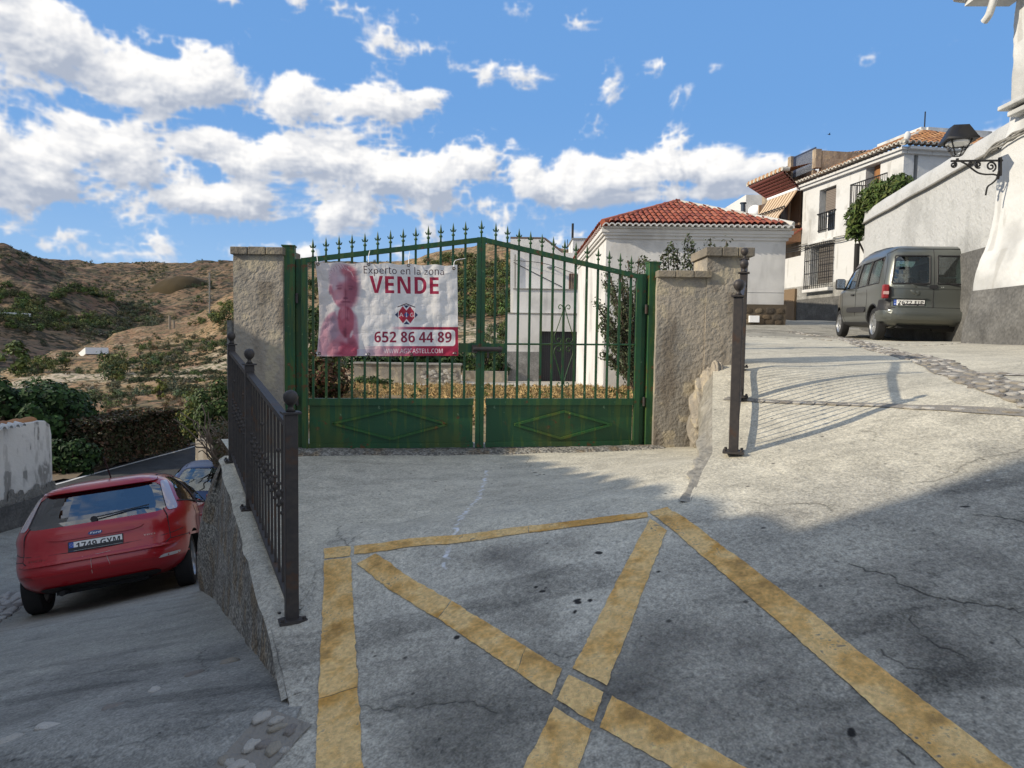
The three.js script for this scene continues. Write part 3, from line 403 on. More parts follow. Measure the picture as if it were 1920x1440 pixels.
// ---------- sale banner on the left leaf ----------
{
  const c = document.createElement('canvas'); c.width = 1200; c.height = 800; const g = c.getContext('2d');
  const bg = g.createLinearGradient(0, 0, 1200, 0); bg.addColorStop(0, '#d8cfcb'); bg.addColorStop(.35, '#e9e6e4'); bg.addColorStop(1, '#ece9e6'); g.fillStyle = bg; g.fillRect(0, 0, 1200, 800);
  // a two-tone photograph of a man with folded hands at his chin
  const blob = (pts, col, blur = 6) => { g.save(); g.filter = `blur(${blur}px)`; g.fillStyle = col; g.beginPath(); const n = pts.length; for (let i = 0; i < n; i++) { const a = pts[i], b = pts[(i + 1) % n], m = [(a[0] + b[0]) / 2, (a[1] + b[1]) / 2]; i ? g.quadraticCurveTo(a[0], a[1], m[0], m[1]) : g.moveTo(...m); if (i === 0) g.moveTo((pts[n - 1][0] + a[0]) / 2, (pts[n - 1][1] + a[1]) / 2), g.quadraticCurveTo(a[0], a[1], m[0], m[1]); } g.closePath(); g.fill(); g.restore(); };
  const el = (x, y, rx, ry, c, bl, rot = 0) => { g.save(); g.filter = `blur(${bl}px)`; g.fillStyle = c; g.beginPath(); g.ellipse(x, y, rx, ry, rot, 0, 7); g.fill(); g.restore(); };
  blob([[6, 800], [14, 560], [60, 470], [150, 425], [330, 470], [345, 640], [345, 800]], '#d3a3ae', 8); blob([[60, 470], [120, 425], [230, 408], [330, 425], [345, 520], [345, 800], [40, 800]], '#c391a0', 8); blob([[150, 425], [190, 395], [215, 440], [190, 480]], '#e2d4d8', 6); blob([[85, 470], [150, 440], [185, 560], [160, 800], [80, 800]], '#a98c9c', 14); blob([[14, 620], [70, 560], [100, 800], [8, 800]], '#cf9aa7', 10);
  el(228, 205, 112, 185, '#c4808f', 6); el(208, 90, 100, 82, '#cdb7bf', 12); el(150, 160, 40, 90, '#c9aab4', 12); el(300, 210, 52, 160, '#9d5568', 18); el(270, 70, 62, 50, '#a8606f', 14); el(116, 240, 17, 40, '#a56a7c', 6);
  for (let i = 0; i < 34; i++) { g.strokeStyle = i % 3 ? 'rgba(225,208,214,.55)' : 'rgba(120,70,88,.35)'; g.lineWidth = 4; const a = i / 34 * 3.0 + 3.2, x = 205 + Math.cos(a) * 92, y = 118 + Math.sin(a) * 95; g.beginPath(); g.moveTo(x, y); g.quadraticCurveTo(x + 16, y + 14, x + 26 * Math.cos(a + 1), y + 34); g.stroke(); }
  el(196, 224, 20, 7, '#85495d', 5); el(290, 226, 18, 7, '#743b50', 5); el(192, 202, 30, 5, '#94586c', 5, -.12); el(290, 204, 26, 5, '#7c4257', 5, .1); el(248, 268, 12, 44, '#8e4659', 7); el(246, 306, 22, 10, '#74334a', 5); el(180, 290, 34, 50, '#cf97a3', 14); el(246, 338, 42, 9, '#6f2d44', 5); el(246, 368, 60, 26, '#b06a7a', 10);
  blob([[178, 480], [186, 410], [222, 374], [270, 374], [306, 410], [314, 490], [304, 590], [250, 660], [190, 590]], '#b4596c', 6); el(222, 430, 20, 54, '#d08c9a', 8, .1); el(262, 440, 16, 60, '#8a3a50', 6); for (const [x, y] of [[212, 420], [230, 404], [250, 402], [270, 414]]) el(x, y + 30, 8, 44, '#bf6f80', 4); el(236, 600, 14, 46, '#7a3347', 9); blob([[60, 800], [120, 690], [210, 600], [232, 640], [200, 800]], '#c0808f', 8); blob([[250, 640], [290, 580], [345, 700], [345, 800], [262, 800]], '#a9586b', 8); el(290, 610, 10, 34, '#dcc6cc', 5, .3);
  blob([[120, 800], [190, 670], [250, 690], [345, 730], [345, 800]], '#a83d56', 12); el(270, 770, 60, 40, '#bd5068', 12); el(150, 720, 50, 60, '#c4808f', 14); g.fillStyle = 'rgba(90,40,55,.35)'; g.fillRect(243, 20, 4, 560);
  const bl = g.createLinearGradient(300, 0, 700, 0); bl.addColorStop(0, 'rgba(205,200,215,.75)'); bl.addColorStop(1, 'rgba(205,180,195,0)'); g.fillStyle = bl; g.fillRect(335, 740, 400, 60);
  const red = '#a3173f', fit = (s, x, y, w, h, col, wt = '', al = 'left') => { g.save(); g.font = `${wt} 100px sans-serif`; const m = g.measureText(s), hh = 73; g.translate(x, y); g.scale(w / m.width, h / hh); g.fillStyle = col; g.fillText(s, 0, 0); g.restore(); };
  fit('Experto en la zona', 392, 92, 700, 66, '#3f2a30'); g.save(); fit('VENDE', 448, 258, 600, 150, red, 'bold'); g.restore();
  const rg = g.createLinearGradient(620, 0, 860, 0); rg.addColorStop(0, 'rgba(163,23,63,0)'); rg.addColorStop(1, red); g.fillStyle = rg; g.fillRect(620, 546, 580, 24);
  const rg2 = g.createLinearGradient(380, 0, 900, 0); rg2.addColorStop(0, 'rgba(163,23,63,0)'); rg2.addColorStop(1, red); g.fillStyle = rg2; g.fillRect(380, 714, 820, 86); g.fillStyle = red; g.fillRect(1120, 546, 80, 254);
  g.fillStyle = '#eceaea'; g.beginPath(); g.roundRect(440, 570, 735, 144, 26); g.fill();
  fit('652 86 44 89', 478, 682, 670, 94, '#8d1c3e', 'bold'); fit('WWW.AGICASTELL.COM', 560, 776, 510, 40, '#f3e9ea');
  // emblem: red octagon crossed by a white X, blue triangles, a roof above, letters A I G
  const tri = (p, col) => { g.fillStyle = col; g.beginPath(); p.forEach(([x, y], i) => i ? g.lineTo(x, y) : g.moveTo(x, y)); g.fill(); };
  const X = 757, Y = 442, navy = '#1c2b58'; tri([[X - 66, Y - 26], [X - 28, Y - 80], [X + 28, Y - 80], [X + 66, Y - 26], [X + 66, Y + 26], [X + 28, Y + 78], [X - 28, Y + 78], [X - 66, Y + 26]], '#b01e3a');
  tri([[X - 34, Y - 84], [X + 34, Y - 84], [X, Y - 42]], '#eceaea'); tri([[X - 34, Y + 82], [X + 34, Y + 82], [X, Y + 40]], '#eceaea'); tri([[X - 24, Y - 82], [X + 24, Y - 82], [X, Y - 56]], navy); tri([[X - 26, Y + 82], [X + 26, Y + 82], [X, Y + 54]], navy);
  tri([[X - 72, Y - 26], [X - 72, Y + 26], [X - 98, Y]], navy); tri([[X + 72, Y - 26], [X + 72, Y + 26], [X + 98, Y]], navy); tri([[X, Y - 28], [X + 22, Y], [X, Y + 28], [X - 22, Y]], '#2c4a8c');
  g.strokeStyle = '#eceaea'; g.lineWidth = 7; g.beginPath(); g.moveTo(X - 34, Y - 84); g.lineTo(X, Y - 42); g.lineTo(X + 34, Y - 84); g.moveTo(X - 34, Y + 82); g.lineTo(X, Y + 40); g.lineTo(X + 34, Y + 82); g.stroke();
  g.strokeStyle = '#4a3038'; g.lineWidth = 8; g.beginPath(); g.moveTo(X - 76, Y - 66); g.lineTo(X, Y - 96); g.lineTo(X + 76, Y - 66); g.stroke(); fit('A', X - 62, Y + 18, 36, 36, '#f0e6e6'); fit('I', X - 6, Y + 20, 12, 40, '#f0e6e6', 'bold'); fit('G', X + 28, Y + 18, 36, 36, '#f0e6e6');
  // faded creases
  const r = rng(5); for (let i = 0; i < 60; i++) { g.strokeStyle = r() < .5 ? 'rgba(255,255,255,.16)' : 'rgba(120,110,110,.12)'; g.lineWidth = 1 + r() * 2; const x = r() * 1200, y = r() * 800; g.beginPath(); g.moveTo(x, y); g.lineTo(x + (r() - .5) * 60, y + (r() - .5) * 160); g.stroke(); }
  const bt = new THREE.CanvasTexture(c); bt.colorSpace = THREE.SRGBColorSpace;
  const wr = tex(512, (u, v) => { let k = 0; for (let o = 0, f = 3, a = 1; o < 4; o++, f *= 2, a *= .55) k += a * Math.abs(2 * vn(u * f * 1.4 + 3, v * f, 701 + o) - 1); return [clamp(k * .45)]; });
  const vinyl = mat({ map: bt, bumpMap: wr, bumpScale: .02, roughness: .55, side: THREE.DoubleSide, color: [.92, .92, .92] });
  const t = thing('sale_banner', 'white and crimson sale banner with a man and phone number tied to the gate', 'banner', [gO.x, gO.y, gO.z], GPSI);
  const q = [[594, 668], [859, 667], [857, 497], [591, 490]].map(([x, y]) => gl(x, y, .03));
  const sheet = part(t, 'sheet', gridGeo(60, 40, (u, v) => { const x = lerp(lerp(q[0][0], q[1][0], u), lerp(q[3][0], q[2][0], u), v), y = lerp(lerp(q[0][1], q[1][1], u), lerp(q[3][1], q[2][1], u), v), s = (u < .15 ? .03 * (1 - u / .15) * Math.sin(v * 3.1) : 0), n = (Math.abs(fbm(u * 7, v * 4, 3, 711) - .5)) * .055 + .004 * Math.sin(u * 75) * vn(u * 6, v * 2, 713) + .014 * Math.sin(u * 13 + v * 2); return V(x + s, y - .012 * Math.sin(u * 9.4 * 2) ** 2 * (v > .9 ? 1 : 0), .035 + n * .8); }, (p, u, v) => [u, v]), vinyl);
  for (const [u, v] of [[.02, .97], [.37, .98], [.65, .98], [.975, .96], [.02, .03], [.36, .02], [.66, .02], [.98, .03]]) { const x = lerp(lerp(q[0][0], q[1][0], u), lerp(q[3][0], q[2][0], u), v), y = lerp(lerp(q[0][1], q[1][1], u), lerp(q[3][1], q[2][1], u), v); part(t, 'eyelet', new THREE.TorusGeometry(.012, .004, 5, 10).translate(x, y, .06), M.iron); if (v > .5) part(t, 'cord', tube([V(x, y, .06), V(x + .02 * (u - .5), y + .07, .04), V(x + (u > .9 ? .11 : u < .1 ? -.02 : .01), y + (u > .9 ? .10 : .13), .025)], .003, 4), M.plateWhite); else part(t, 'cord', tube([V(x, y, .06), V(x - .03, y + .0, .03), V(x - .03, y + .01, 0)], .003, 4), M.plateWhite); }
}
// ---------- iron railings ----------
function railing(label, posts, spacing, plateAng) {
  const t = thing('iron_railing', label, 'railing', [0, 0, 0], 0, 'iron railings with ball tops'), up = V(0, 1, 0);
  const H = 1.0, w = .06, n = posts.length;
  const dir = (i) => { const a = posts[Math.max(0, i - 1)], b = posts[Math.min(n - 1, i + 1)]; return Math.atan2(-(b.z - a.z), b.x - a.x); };
  posts.forEach((p, i) => {
    const ry = dir(i), q = part(t, 'post', T(rb(w, H, w, .006, 0, H / 2, 0), p.x, p.y, p.z, 0, ry), M.iron);
    part(q, 'base_plate', T(bx(.13, .014, .13, 0, .007, 0), p.x, p.y + .004, p.z, 0, ry), M.iron);
    for (const [a, b] of [[-1, -1], [1, -1], [-1, 1], [1, 1]]) part(q, 'bolt', T(cyl(.009, .009, .014, a * .05, .02, b * .05, 6), p.x, p.y + .004, p.z, 0, ry), M.iron);
    part(q, 'cap_plate', T(bx(.088, .010, .088, 0, H + .005, 0), p.x, p.y, p.z, 0, ry), M.iron);
    part(q, 'ball', T(lathe([[.001, 0], [.024, 0], [.013, .016], [.012, .028], [.022, .036], [.031, .05], [.035, .067], [.031, .084], [.02, .097], [.001, .103]], 20), p.x, p.y + H + .01, p.z), M.iron, 'rusty ball on a short neck');
  });
  for (let i = 0; i < n - 1; i++) {
    const a = posts[i].clone(), b = posts[i + 1].clone(), d = b.clone().sub(a), len = d.length(), o = d.clone().multiplyScalar(.034 / len);
    const A0 = a.clone().add(o), B0 = b.clone().sub(o), topy = H - .06;
    part(t, 'top_rail', bar(A0.clone().addScaledVector(up, topy), B0.clone().addScaledVector(up, topy), .028, .045), M.iron);
    part(t, 'bottom_rail', bar(A0.clone().addScaledVector(up, .075), B0.clone().addScaledVector(up, .075), .02, .035), M.iron);
    const m = Math.round(len / spacing);
    for (let k = 1; k < m; k++) {
      const p = a.clone().addScaledVector(d, k / m), s = part(t, 'baluster', bar(p.clone().addScaledVector(up, .08), p.clone().addScaledVector(up, topy - .01), .0115), M.iron);
      part(s, 'collar', T(lathe([[.006, 0], [.013, .006], [.013, .016], [.007, .022], [.007, .05], [.014, .058], [.016, .068], [.014, .078], [.007, .086], [.007, .115], [.013, .12], [.013, .13], [.006, .136]], 8), p.x, p.y + .43, p.z), M.iron);
      if (k % 5 === 3) part(s, 'collar', T(lathe([[.006, 0], [.013, .006], [.013, .016], [.006, .024]], 8), p.x, p.y + .72, p.z), M.iron);
    }
  }
  return t;
}
const base = (px, py, d) => P(px, py, d);
railing('dark iron railing with ball topped posts on the left wall, nearest the camera', [base(547, 1168, 3.34), base(470, 959, 4.84), base(436, 868, 6.05)].map((p) => p.setY(p.y + .012)), .13);
railing('brown iron railing seen end on before the right pillar at the ramp edge', [base(1375, 850, 4.53), base(1387, 746, 5.74), base(1389, 690, 6.62)], .105);
// ---------- houses ----------
// a vertical plane through two ground points; loc() finds where a photograph pixel meets it: [metres along, height]
function vplane(a, b) {
  const dir = V(b.x - a.x, 0, b.z - a.z).normalize(), n = V(-dir.z, 0, dir.x), o = V(a.x, 0, a.z); if (n.dot(camera.position.clone().sub(o)) < 0) n.negate();
  const s = Math.sign(V().crossVectors(dir, V(0, 1, 0)).dot(n)) || 1;
  return { dir, n, o, turn: Math.atan2(-dir.z, dir.x), s,
    loc(px, py, out = 0) { const c = camera.position, r = P(px, py, 1).sub(c), q = o.clone().addScaledVector(n, out), t = q.clone().sub(c).dot(n) / r.dot(n), h = r.multiplyScalar(t).add(c).sub(o); return [h.dot(dir), h.y]; },
    at(x, y, out = 0) { return o.clone().addScaledVector(dir, x).addScaledVector(n, out).setY(y); } };
}
// geometry in a plane's own axes: x along, y up, z out of the wall (towards the viewer); needs dir x up = out
const inPlane = (pl, t) => { t.position.set(pl.o.x, 0, pl.o.z); t.rotation.y = pl.turn; return t; };
function wallWithHoles(w0, w1, y0, y1, holes, depth, top) {   // holes [x0, x1, y0, y1]
  const s = new THREE.Shape((top ?? [[w0, y0], [w1, y0], [w1, y1], [w0, y1]]).map(([x, y]) => new THREE.Vector2(x, y)));
  for (const [a, b, c, d] of holes) s.holes.push(new THREE.Path([[a, c], [a, d], [b, d], [b, c]].map(([x, y]) => new THREE.Vector2(x, y))));
  return new THREE.ExtrudeGeometry(s, { depth, bevelEnabled: false }).translate(0, 0, -depth);
}
const tileG = (() => { const r = .078, L = .44, pos = [], idx = [], N = 6; for (const [r0, z] of [[r, 0], [r * .84, L]]) for (let i = 0; i <= N; i++) { const a = Math.PI * i / N; pos.push(Math.cos(a) * r0, Math.sin(a) * r0 * .95 + (z ? -.01 : .02), z); } for (let i = 0; i < N; i++) idx.push(i, i + 1, i + N + 2, i, i + N + 2, i + N + 1); const g = new THREE.BufferGeometry(); g.setAttribute('position', new THREE.Float32BufferAttribute(pos, 3)); g.setIndex(idx); g.computeVertexNormals(); const n = boxUV(g); n.userData.keepUV = true; return n; })();
for (const m of [...M.tile, ...M.oldTile]) m.side = THREE.DoubleSide;
// tiles over a roof face: eave from a to b, meeting the ridge e..f; single meshes or, beyond, one joined piece
function tiles(parent, a, b, e, f, mats, seed, single, colW = .163, rowL = .36) {
  const r = rng(seed), along = b.clone().sub(a), len = along.length(), u = along.clone().normalize(), up0 = e.clone().sub(a), upv = up0.clone().addScaledVector(u, -up0.dot(u)), H = upv.length(), v = upv.clone().normalize(), n = V().crossVectors(u, v); if (n.y < 0) n.negate();
  const le = up0.dot(u), lf = f.clone().sub(a).dot(u), basis = new THREE.Matrix4().makeBasis(u.clone().cross(n).dot(v) < 0 ? u.clone().negate() : u, n, v), joined = mats.map(() => []);
  const under = new THREE.BufferGeometry(); under.setAttribute('position', new THREE.Float32BufferAttribute([a, b, f, a, f, e].flatMap((p) => [p.x, p.y - .012, p.z]), 3)); under.computeVertexNormals(); part(parent, 'roof_bed', under, mats[2]).material.side = THREE.DoubleSide;
  
  for (let j = 0, t = -.04; t < H - .12; t += rowL, j++) for (let x = colW / 2; x < len; x += colW) {
    const k = (t + rowL * .5) / H; if (x < le * k || x > len - (len - lf) * k) continue;
    const q = a.clone().addScaledVector(u, x + (r() - .5) * .012).addScaledVector(v, t + (r() - .5) * .03).addScaledVector(n, .004 + r() * .01), m = new THREE.Matrix4().copy(basis).setPosition(q).multiply(new THREE.Matrix4().makeRotationX(-.045).multiply(new THREE.Matrix4().makeRotationY((r() - .5) * .05))), mi = r() * mats.length | 0;
    if (single) { const o = new THREE.Mesh(tileG, mats[mi]); o.name = 'roof_tile'; o.matrixAutoUpdate = true; m.decompose(o.position, o.quaternion, o.scale); o.castShadow = o.receiveShadow = true; parent.add(o); } else joined[mi].push(tileG.clone().applyMatrix4(m));
  }
  joined.forEach((l, i) => { if (l.length) { const o = part(parent, 'roof_tiles', mgKeep(l), mats[i]); o.userData.kind = 'stuff'; } });
}
function eaveTiles(parent, a, b, mats, step = .163, name = 'eave_tile', rad = .078, out = .1) {
  const d = b.clone().sub(a), len = d.length(), u = d.clone().normalize(), n = V(-u.z, 0, u.x), c = camera.position.clone().sub(a); if (n.dot(c) < 0) n.negate();
  const N = 7, g = []; const ring = new THREE.Shape(); ring.absarc(0, 0, rad, 0, Math.PI, false); ring.absarc(0, 0, rad * .68, Math.PI, 0, true); const geo0 = new THREE.ExtrudeGeometry(ring, { depth: out + .2, bevelEnabled: false, curveSegments: N }).translate(0, 0, -.2);
  const gg = boxUV(geo0); gg.userData.keepUV = true; const ry = Math.atan2(n.x, n.z), cnt = Math.round(len / step);
  for (let i = 0; i < cnt; i++) { const p = a.clone().addScaledVector(d, (i + .5) / cnt), o = new THREE.Mesh(gg, mats[i % mats.length]); o.name = name; o.position.copy(p); o.rotation.y = ry; o.castShadow = o.receiveShadow = true; parent.add(o); }
}
function ridge(parent, a, b, mats, name = 'ridge_tile') { const d = b.clone().sub(a), len = d.length(), n = Math.max(2, len / .38 | 0), r = rng(len * 100 | 0); for (let i = 0; i < n; i++) { const p = a.clone().addScaledVector(d, i / n), q = a.clone().addScaledVector(d, (i + 1.06) / n); part(parent, name, bar(p.setY(p.y + .01 + r() * .012), q.setY(q.y + .01), .10, .10, 7), mats[r() * mats.length | 0]); } }
const shade = mat({ color: [.10, .09, .08], roughness: .9 }), grille = M.black;
const paleTile = [mat({ map: oldWhiteC, color: [.88, .86, .8] }), mat({ map: oldWhiteC, color: [.78, .75, .68] })];
const glassDark = phys({ color: [.02, .025, .03], roughness: .08, metalness: 0 });

{ // house with the red hip roof beyond the gate
  const d0 = 20, a = P(1137, 440, d0), b = P(1474, 447, d0), y0 = CY - 1.9, yTop = P(1300, 447, d0).y;
  const t = thing('tiled_house', 'low white house with red hip roof and scalloped white eave tiles beyond the gate', 'house', [0, 0, 0]);
  const x0 = a.x, x1 = b.x, z0 = a.z, z1 = z0 - 8.5;
  part(t, 'wall', bx(x1 - x0, yTop - y0, z0 - z1, (x0 + x1) / 2, (yTop + y0) / 2, (z0 + z1) / 2), M.white);
  for (const [o, h, y] of [[.05, .09, yTop + .01], [.11, .07, yTop + .09], [.15, .10, yTop + .175]]) part(t, 'cornice', bx(x1 - x0 + 2 * o, h, z0 - z1 + 2 * o, (x0 + x1) / 2, y, (z0 + z1) / 2), M.white);
  const yb = yTop + .30, ex0 = P(1130, 425, d0 - .25).x, ex1 = P(1487, 430, d0 - .25).x, ez0 = z0 + .25, ez1 = z1 - .25, A0 = V(ex0, yb + .05, ez0), B0 = V(ex1, yb + .05, ez0), A1 = V(ex0, yb + .05, ez1), B1 = V(ex1, yb + .05, ez1), half = (ex1 - ex0) / 2, rise = 1.08, R0 = V((ex0 + ex1) / 2, yb + .05 + rise, ez0 - half), R1 = V((ex0 + ex1) / 2, yb + .05 + rise, ez1 + half);
  tiles(t, A0, B0, R0, R0, M.tile, 41, true); tiles(t, A1, A0, R1, R0, M.tile, 42, false); tiles(t, B0, B1, R0, R1, M.tile, 43, false); tiles(t, B1, A1, R1, R1, M.tile, 44, false);
  part(t, 'eave_board', bx(ex1 - ex0 - .04, .05, ez0 - ez1 - .04, (ex0 + ex1) / 2, yb - .045, (ez0 + ez1) / 2), M.white);
  const we = [M.white]; eaveTiles(t, V(ex0, yb - .035, ez0 + .02), V(ex1, yb - .035, ez0 + .02), we, .163, 'eave_tile', .086, .09); eaveTiles(t, V(ex0 + .02, yb - .035, ez1), V(ex0 + .02, yb - .035, ez0), [M.tile[0], M.white], .163, 'eave_tile', .08, .06);
  ridge(t, A0, R0, M.tile); ridge(t, B0, R0, paleTile); ridge(t, R0, R1, M.tile);
  const g0 = P(1300, 546, d0).y; part(t, 'string_course', bx(x1 - x0 + .012, .012, .02, (x0 + x1) / 2, g0, z0 + .0), M.white);
  // rubble stone plinth
  const sx = P(1380, 590, d0).x, st = P(1430, 571, d0).y, pb = P(1430, 612, d0).y - .3, pl = part(t, 'stone_plinth', bx(x1 - sx + .05, st - pb, .5, (x1 + sx) / 2 + .025, (st + pb) / 2, z0 - .19), mat({ color: [.10, .078, .055], bumpMap: lumpB, bumpScale: .02 }), 'brown rubble stone base');
  const r = rng(9), brown = [[.15, .11, .07], [.10, .075, .05], [.19, .15, .10], [.08, .065, .05]].map((c) => mat({ color: c, bumpMap: lumpB, bumpScale: .02 }));
  for (let y = pb + .1; y < st - .06; y += .155) for (let x = sx + .1; x < x1; x += .2 + r() * .12) { const o = new THREE.Mesh(pebbles[r() * 5 | 0], brown[r() * 4 | 0]); o.name = 'stone'; o.position.set(x, y + (r() - .5) * .05, z0 + .062); o.scale.set(.10 + r() * .05, .07 + r() * .03, .025); o.castShadow = o.receiveShadow = true; pl.add(o); }
  const m0 = P(1402, 592, d0), m1 = P(1421, 605, d0); part(t, 'meter_box', rb(m1.x - m0.x, m0.y - m1.y, .06, .01, (m0.x + m1.x) / 2, (m0.y + m1.y) / 2, z0 + .1), M.plateWhite, 'white meter box on the stone base');
}
{ // two storey white house with the garage
  const D = 33, q = (px, py, d = D) => P(px, py, d), t = thing('white_house', 'two storey white house with dark garage door seen through the right gate leaf', 'house', [0, 0, 0]);
  const yb = q(960, 722).y, solid = (pts, d, back, m, n, l) => { const s = new THREE.Shape(pts.map(([x, y]) => { const p = q(x, y, d); return new THREE.Vector2(p.x, p.y); })); return part(t, n, new THREE.ExtrudeGeometry(s, { depth: back, bevelEnabled: false }).translate(0, 0, -d - back), m, l); };
  solid([[957, 722], [957, 447], [1021, 448], [1055, 474], [1078, 474], [1140, 478], [1140, 722]], 35, 8, M.white, 'wall');
  solid([[962, 722], [962, 542], [1150, 544], [1150, 722]], 33.6, 1.6, M.white, 'terrace_wall');
  const ga = q(1015.5, 621), gb = q(1105.5, 715), lo = q(951, 588), hi = q(1160, 588);
  part(t, 'garage_wall', wallWithHoles(lo.x, hi.x, yb, lo.y, [[ga.x, gb.x, yb + .02, ga.y]], .8).translate(0, 0, -D), M.white);
  part(t, 'string_course', bx(hi.x - lo.x, .05, .06, (lo.x + hi.x) / 2, lo.y + .025, -D + .0), M.grey); const tp = q(962, 542, 33.6); part(t, 'parapet_cap', bx(hi.x - tp.x, .04, .1, (hi.x + tp.x) / 2, tp.y + .02, -33.58), M.grey);
  const gd = part(t, 'garage_door', bx(gb.x - ga.x, ga.y - yb, .05, (ga.x + gb.x) / 2, (ga.y + yb) / 2, -D - .3), mat({ color: [.035, .036, .042], roughness: .55 })); for (let i = 0; i < 24; i++) part(gd, 'rib', bx(.02, ga.y - yb - .1, .02, lerp(ga.x + .05, gb.x - .05, i / 23), (ga.y + yb) / 2, -D - .265), mat({ color: [.06, .06, .07], roughness: .5 }));
  const dd = q(951, 659); part(t, 'dado', bx(ga.x - lo.x, dd.y - yb, .02, (ga.x + lo.x) / 2, (dd.y + yb) / 2, -D + .012), mat({ map: greyC, color: [.95, .97, 1.05], roughness: .9 })); part(t, 'dado', bx(hi.x - gb.x, q(1110, 663).y - yb, .02, (hi.x + gb.x) / 2, (q(1110, 663).y + yb) / 2, -D + .012), mat({ map: oldWhiteC, color: [.92, .93, .95] }));
  const w0 = q(1068, 514, 35), w1 = q(1094, 542, 35), w = part(t, 'window', [bx(.05, w0.y - w1.y, .06, w0.x, (w0.y + w1.y) / 2, -34.97), bx(.05, w0.y - w1.y, .06, w1.x, (w0.y + w1.y) / 2, -34.97), bx(w1.x - w0.x, .05, .06, (w0.x + w1.x) / 2, w0.y, -34.97)], mat({ color: [.12, .06, .04] })); part(w, 'pane', bx(w1.x - w0.x, w0.y - w1.y, .03, (w0.x + w1.x) / 2, (w0.y + w1.y) / 2, -34.99), shade); for (let i = 1; i < 8; i++) part(w, 'window_bar', bx(.03, w0.y - w1.y, .03, lerp(w0.x, w1.x, i / 8), (w0.y + w1.y) / 2, -34.95), mat({ color: [.35, .26, .2] }));
  const o0 = q(1098, 506, 35), o1 = q(1118, 542, 35); part(t, 'doorway', bx(o1.x - o0.x, o0.y - o1.y, .04, (o0.x + o1.x) / 2, (o0.y + o1.y) / 2, -34.985), shade);
  const ac = q(1091, 502, 34.7); part(t, 'air_conditioner', [rb(.5, .5, .3, .03, ac.x, ac.y, ac.z), bx(.6, .04, .4, ac.x, ac.y - .28, ac.z)], M.plateWhite);
  const aw = q(1105, 478, 34.2), roll = part(t, 'rolled_awning', [T(cyl(.18, .22, 1.1, 0, 0, 0, 10), aw.x, aw.y, aw.z, 0, .5, -1.15), T(bx(.9, .02, .5), aw.x - .2, aw.y - .1, aw.z + .2, .4, .5, .5)], mat({ color: [.48, .33, .14] }));
  const lp = q(1033, 502, 34.6); part(t, 'wall_light', [T(lathe([[.02, 0], [.22, .1], [.2, .16], [.03, .2]], 10), lp.x, lp.y - .1, lp.z), bx(.05, .05, .5, lp.x, lp.y + .05, lp.z - .2)], mat({ color: [.25, .27, .3] }));
  part(t, 'wire', [tube([q(963, 492, 34.9), q(1010, 516, 34.8), q(1054, 538, 34.9)], .02, 4), tube([q(963, 488, 34.9), q(1020, 494, 34.7), q(1075, 512, 34.9)], .015, 4)], M.dark); part(t, 'drain_pipe', bar(q(966, 477, 34.9), q(966, 540, 34.9), .06), M.grey);
  part(t, 'roof_edge', [bar(q(957, 446, 35.05), q(1021, 447, 35.05), .1), bar(q(1021, 447, 35.05), q(1055, 473, 35.05), .1)], mat({ color: [.16, .12, .1] }));
  const s = thing('white_block', 'small plain white rooftop block left of the red hip roof', 'house', [0, 0, 0]); const k0 = q(1074, 449, 40), k1 = q(1110, 480, 40); part(s, 'wall', bx(k1.x - k0.x, k0.y - k1.y + 1, 3, (k0.x + k1.x) / 2, (k0.y + k1.y - 1) / 2, -41.5), M.white); part(s, 'coping', bx(k1.x - k0.x + .1, .08, 3.1, (k0.x + k1.x) / 2, k0.y + .04, -41.5), M.grey);
  const an = thing('antenna_mast', 'thin dark antenna mast rising behind the white rooftop block', 'antenna', [0, 0, 0]); part(an, 'mast', bar(q(1073, 470, 44), q(1074, 419, 44), .07, .07, 6), M.dark); part(an, 'stay', bar(q(1064, 472, 44), q(1064, 449, 44), .04), M.dark); part(an, 'crossbar', bar(q(1061, 466, 44), q(1074, 456, 44), .04), M.dark);
}
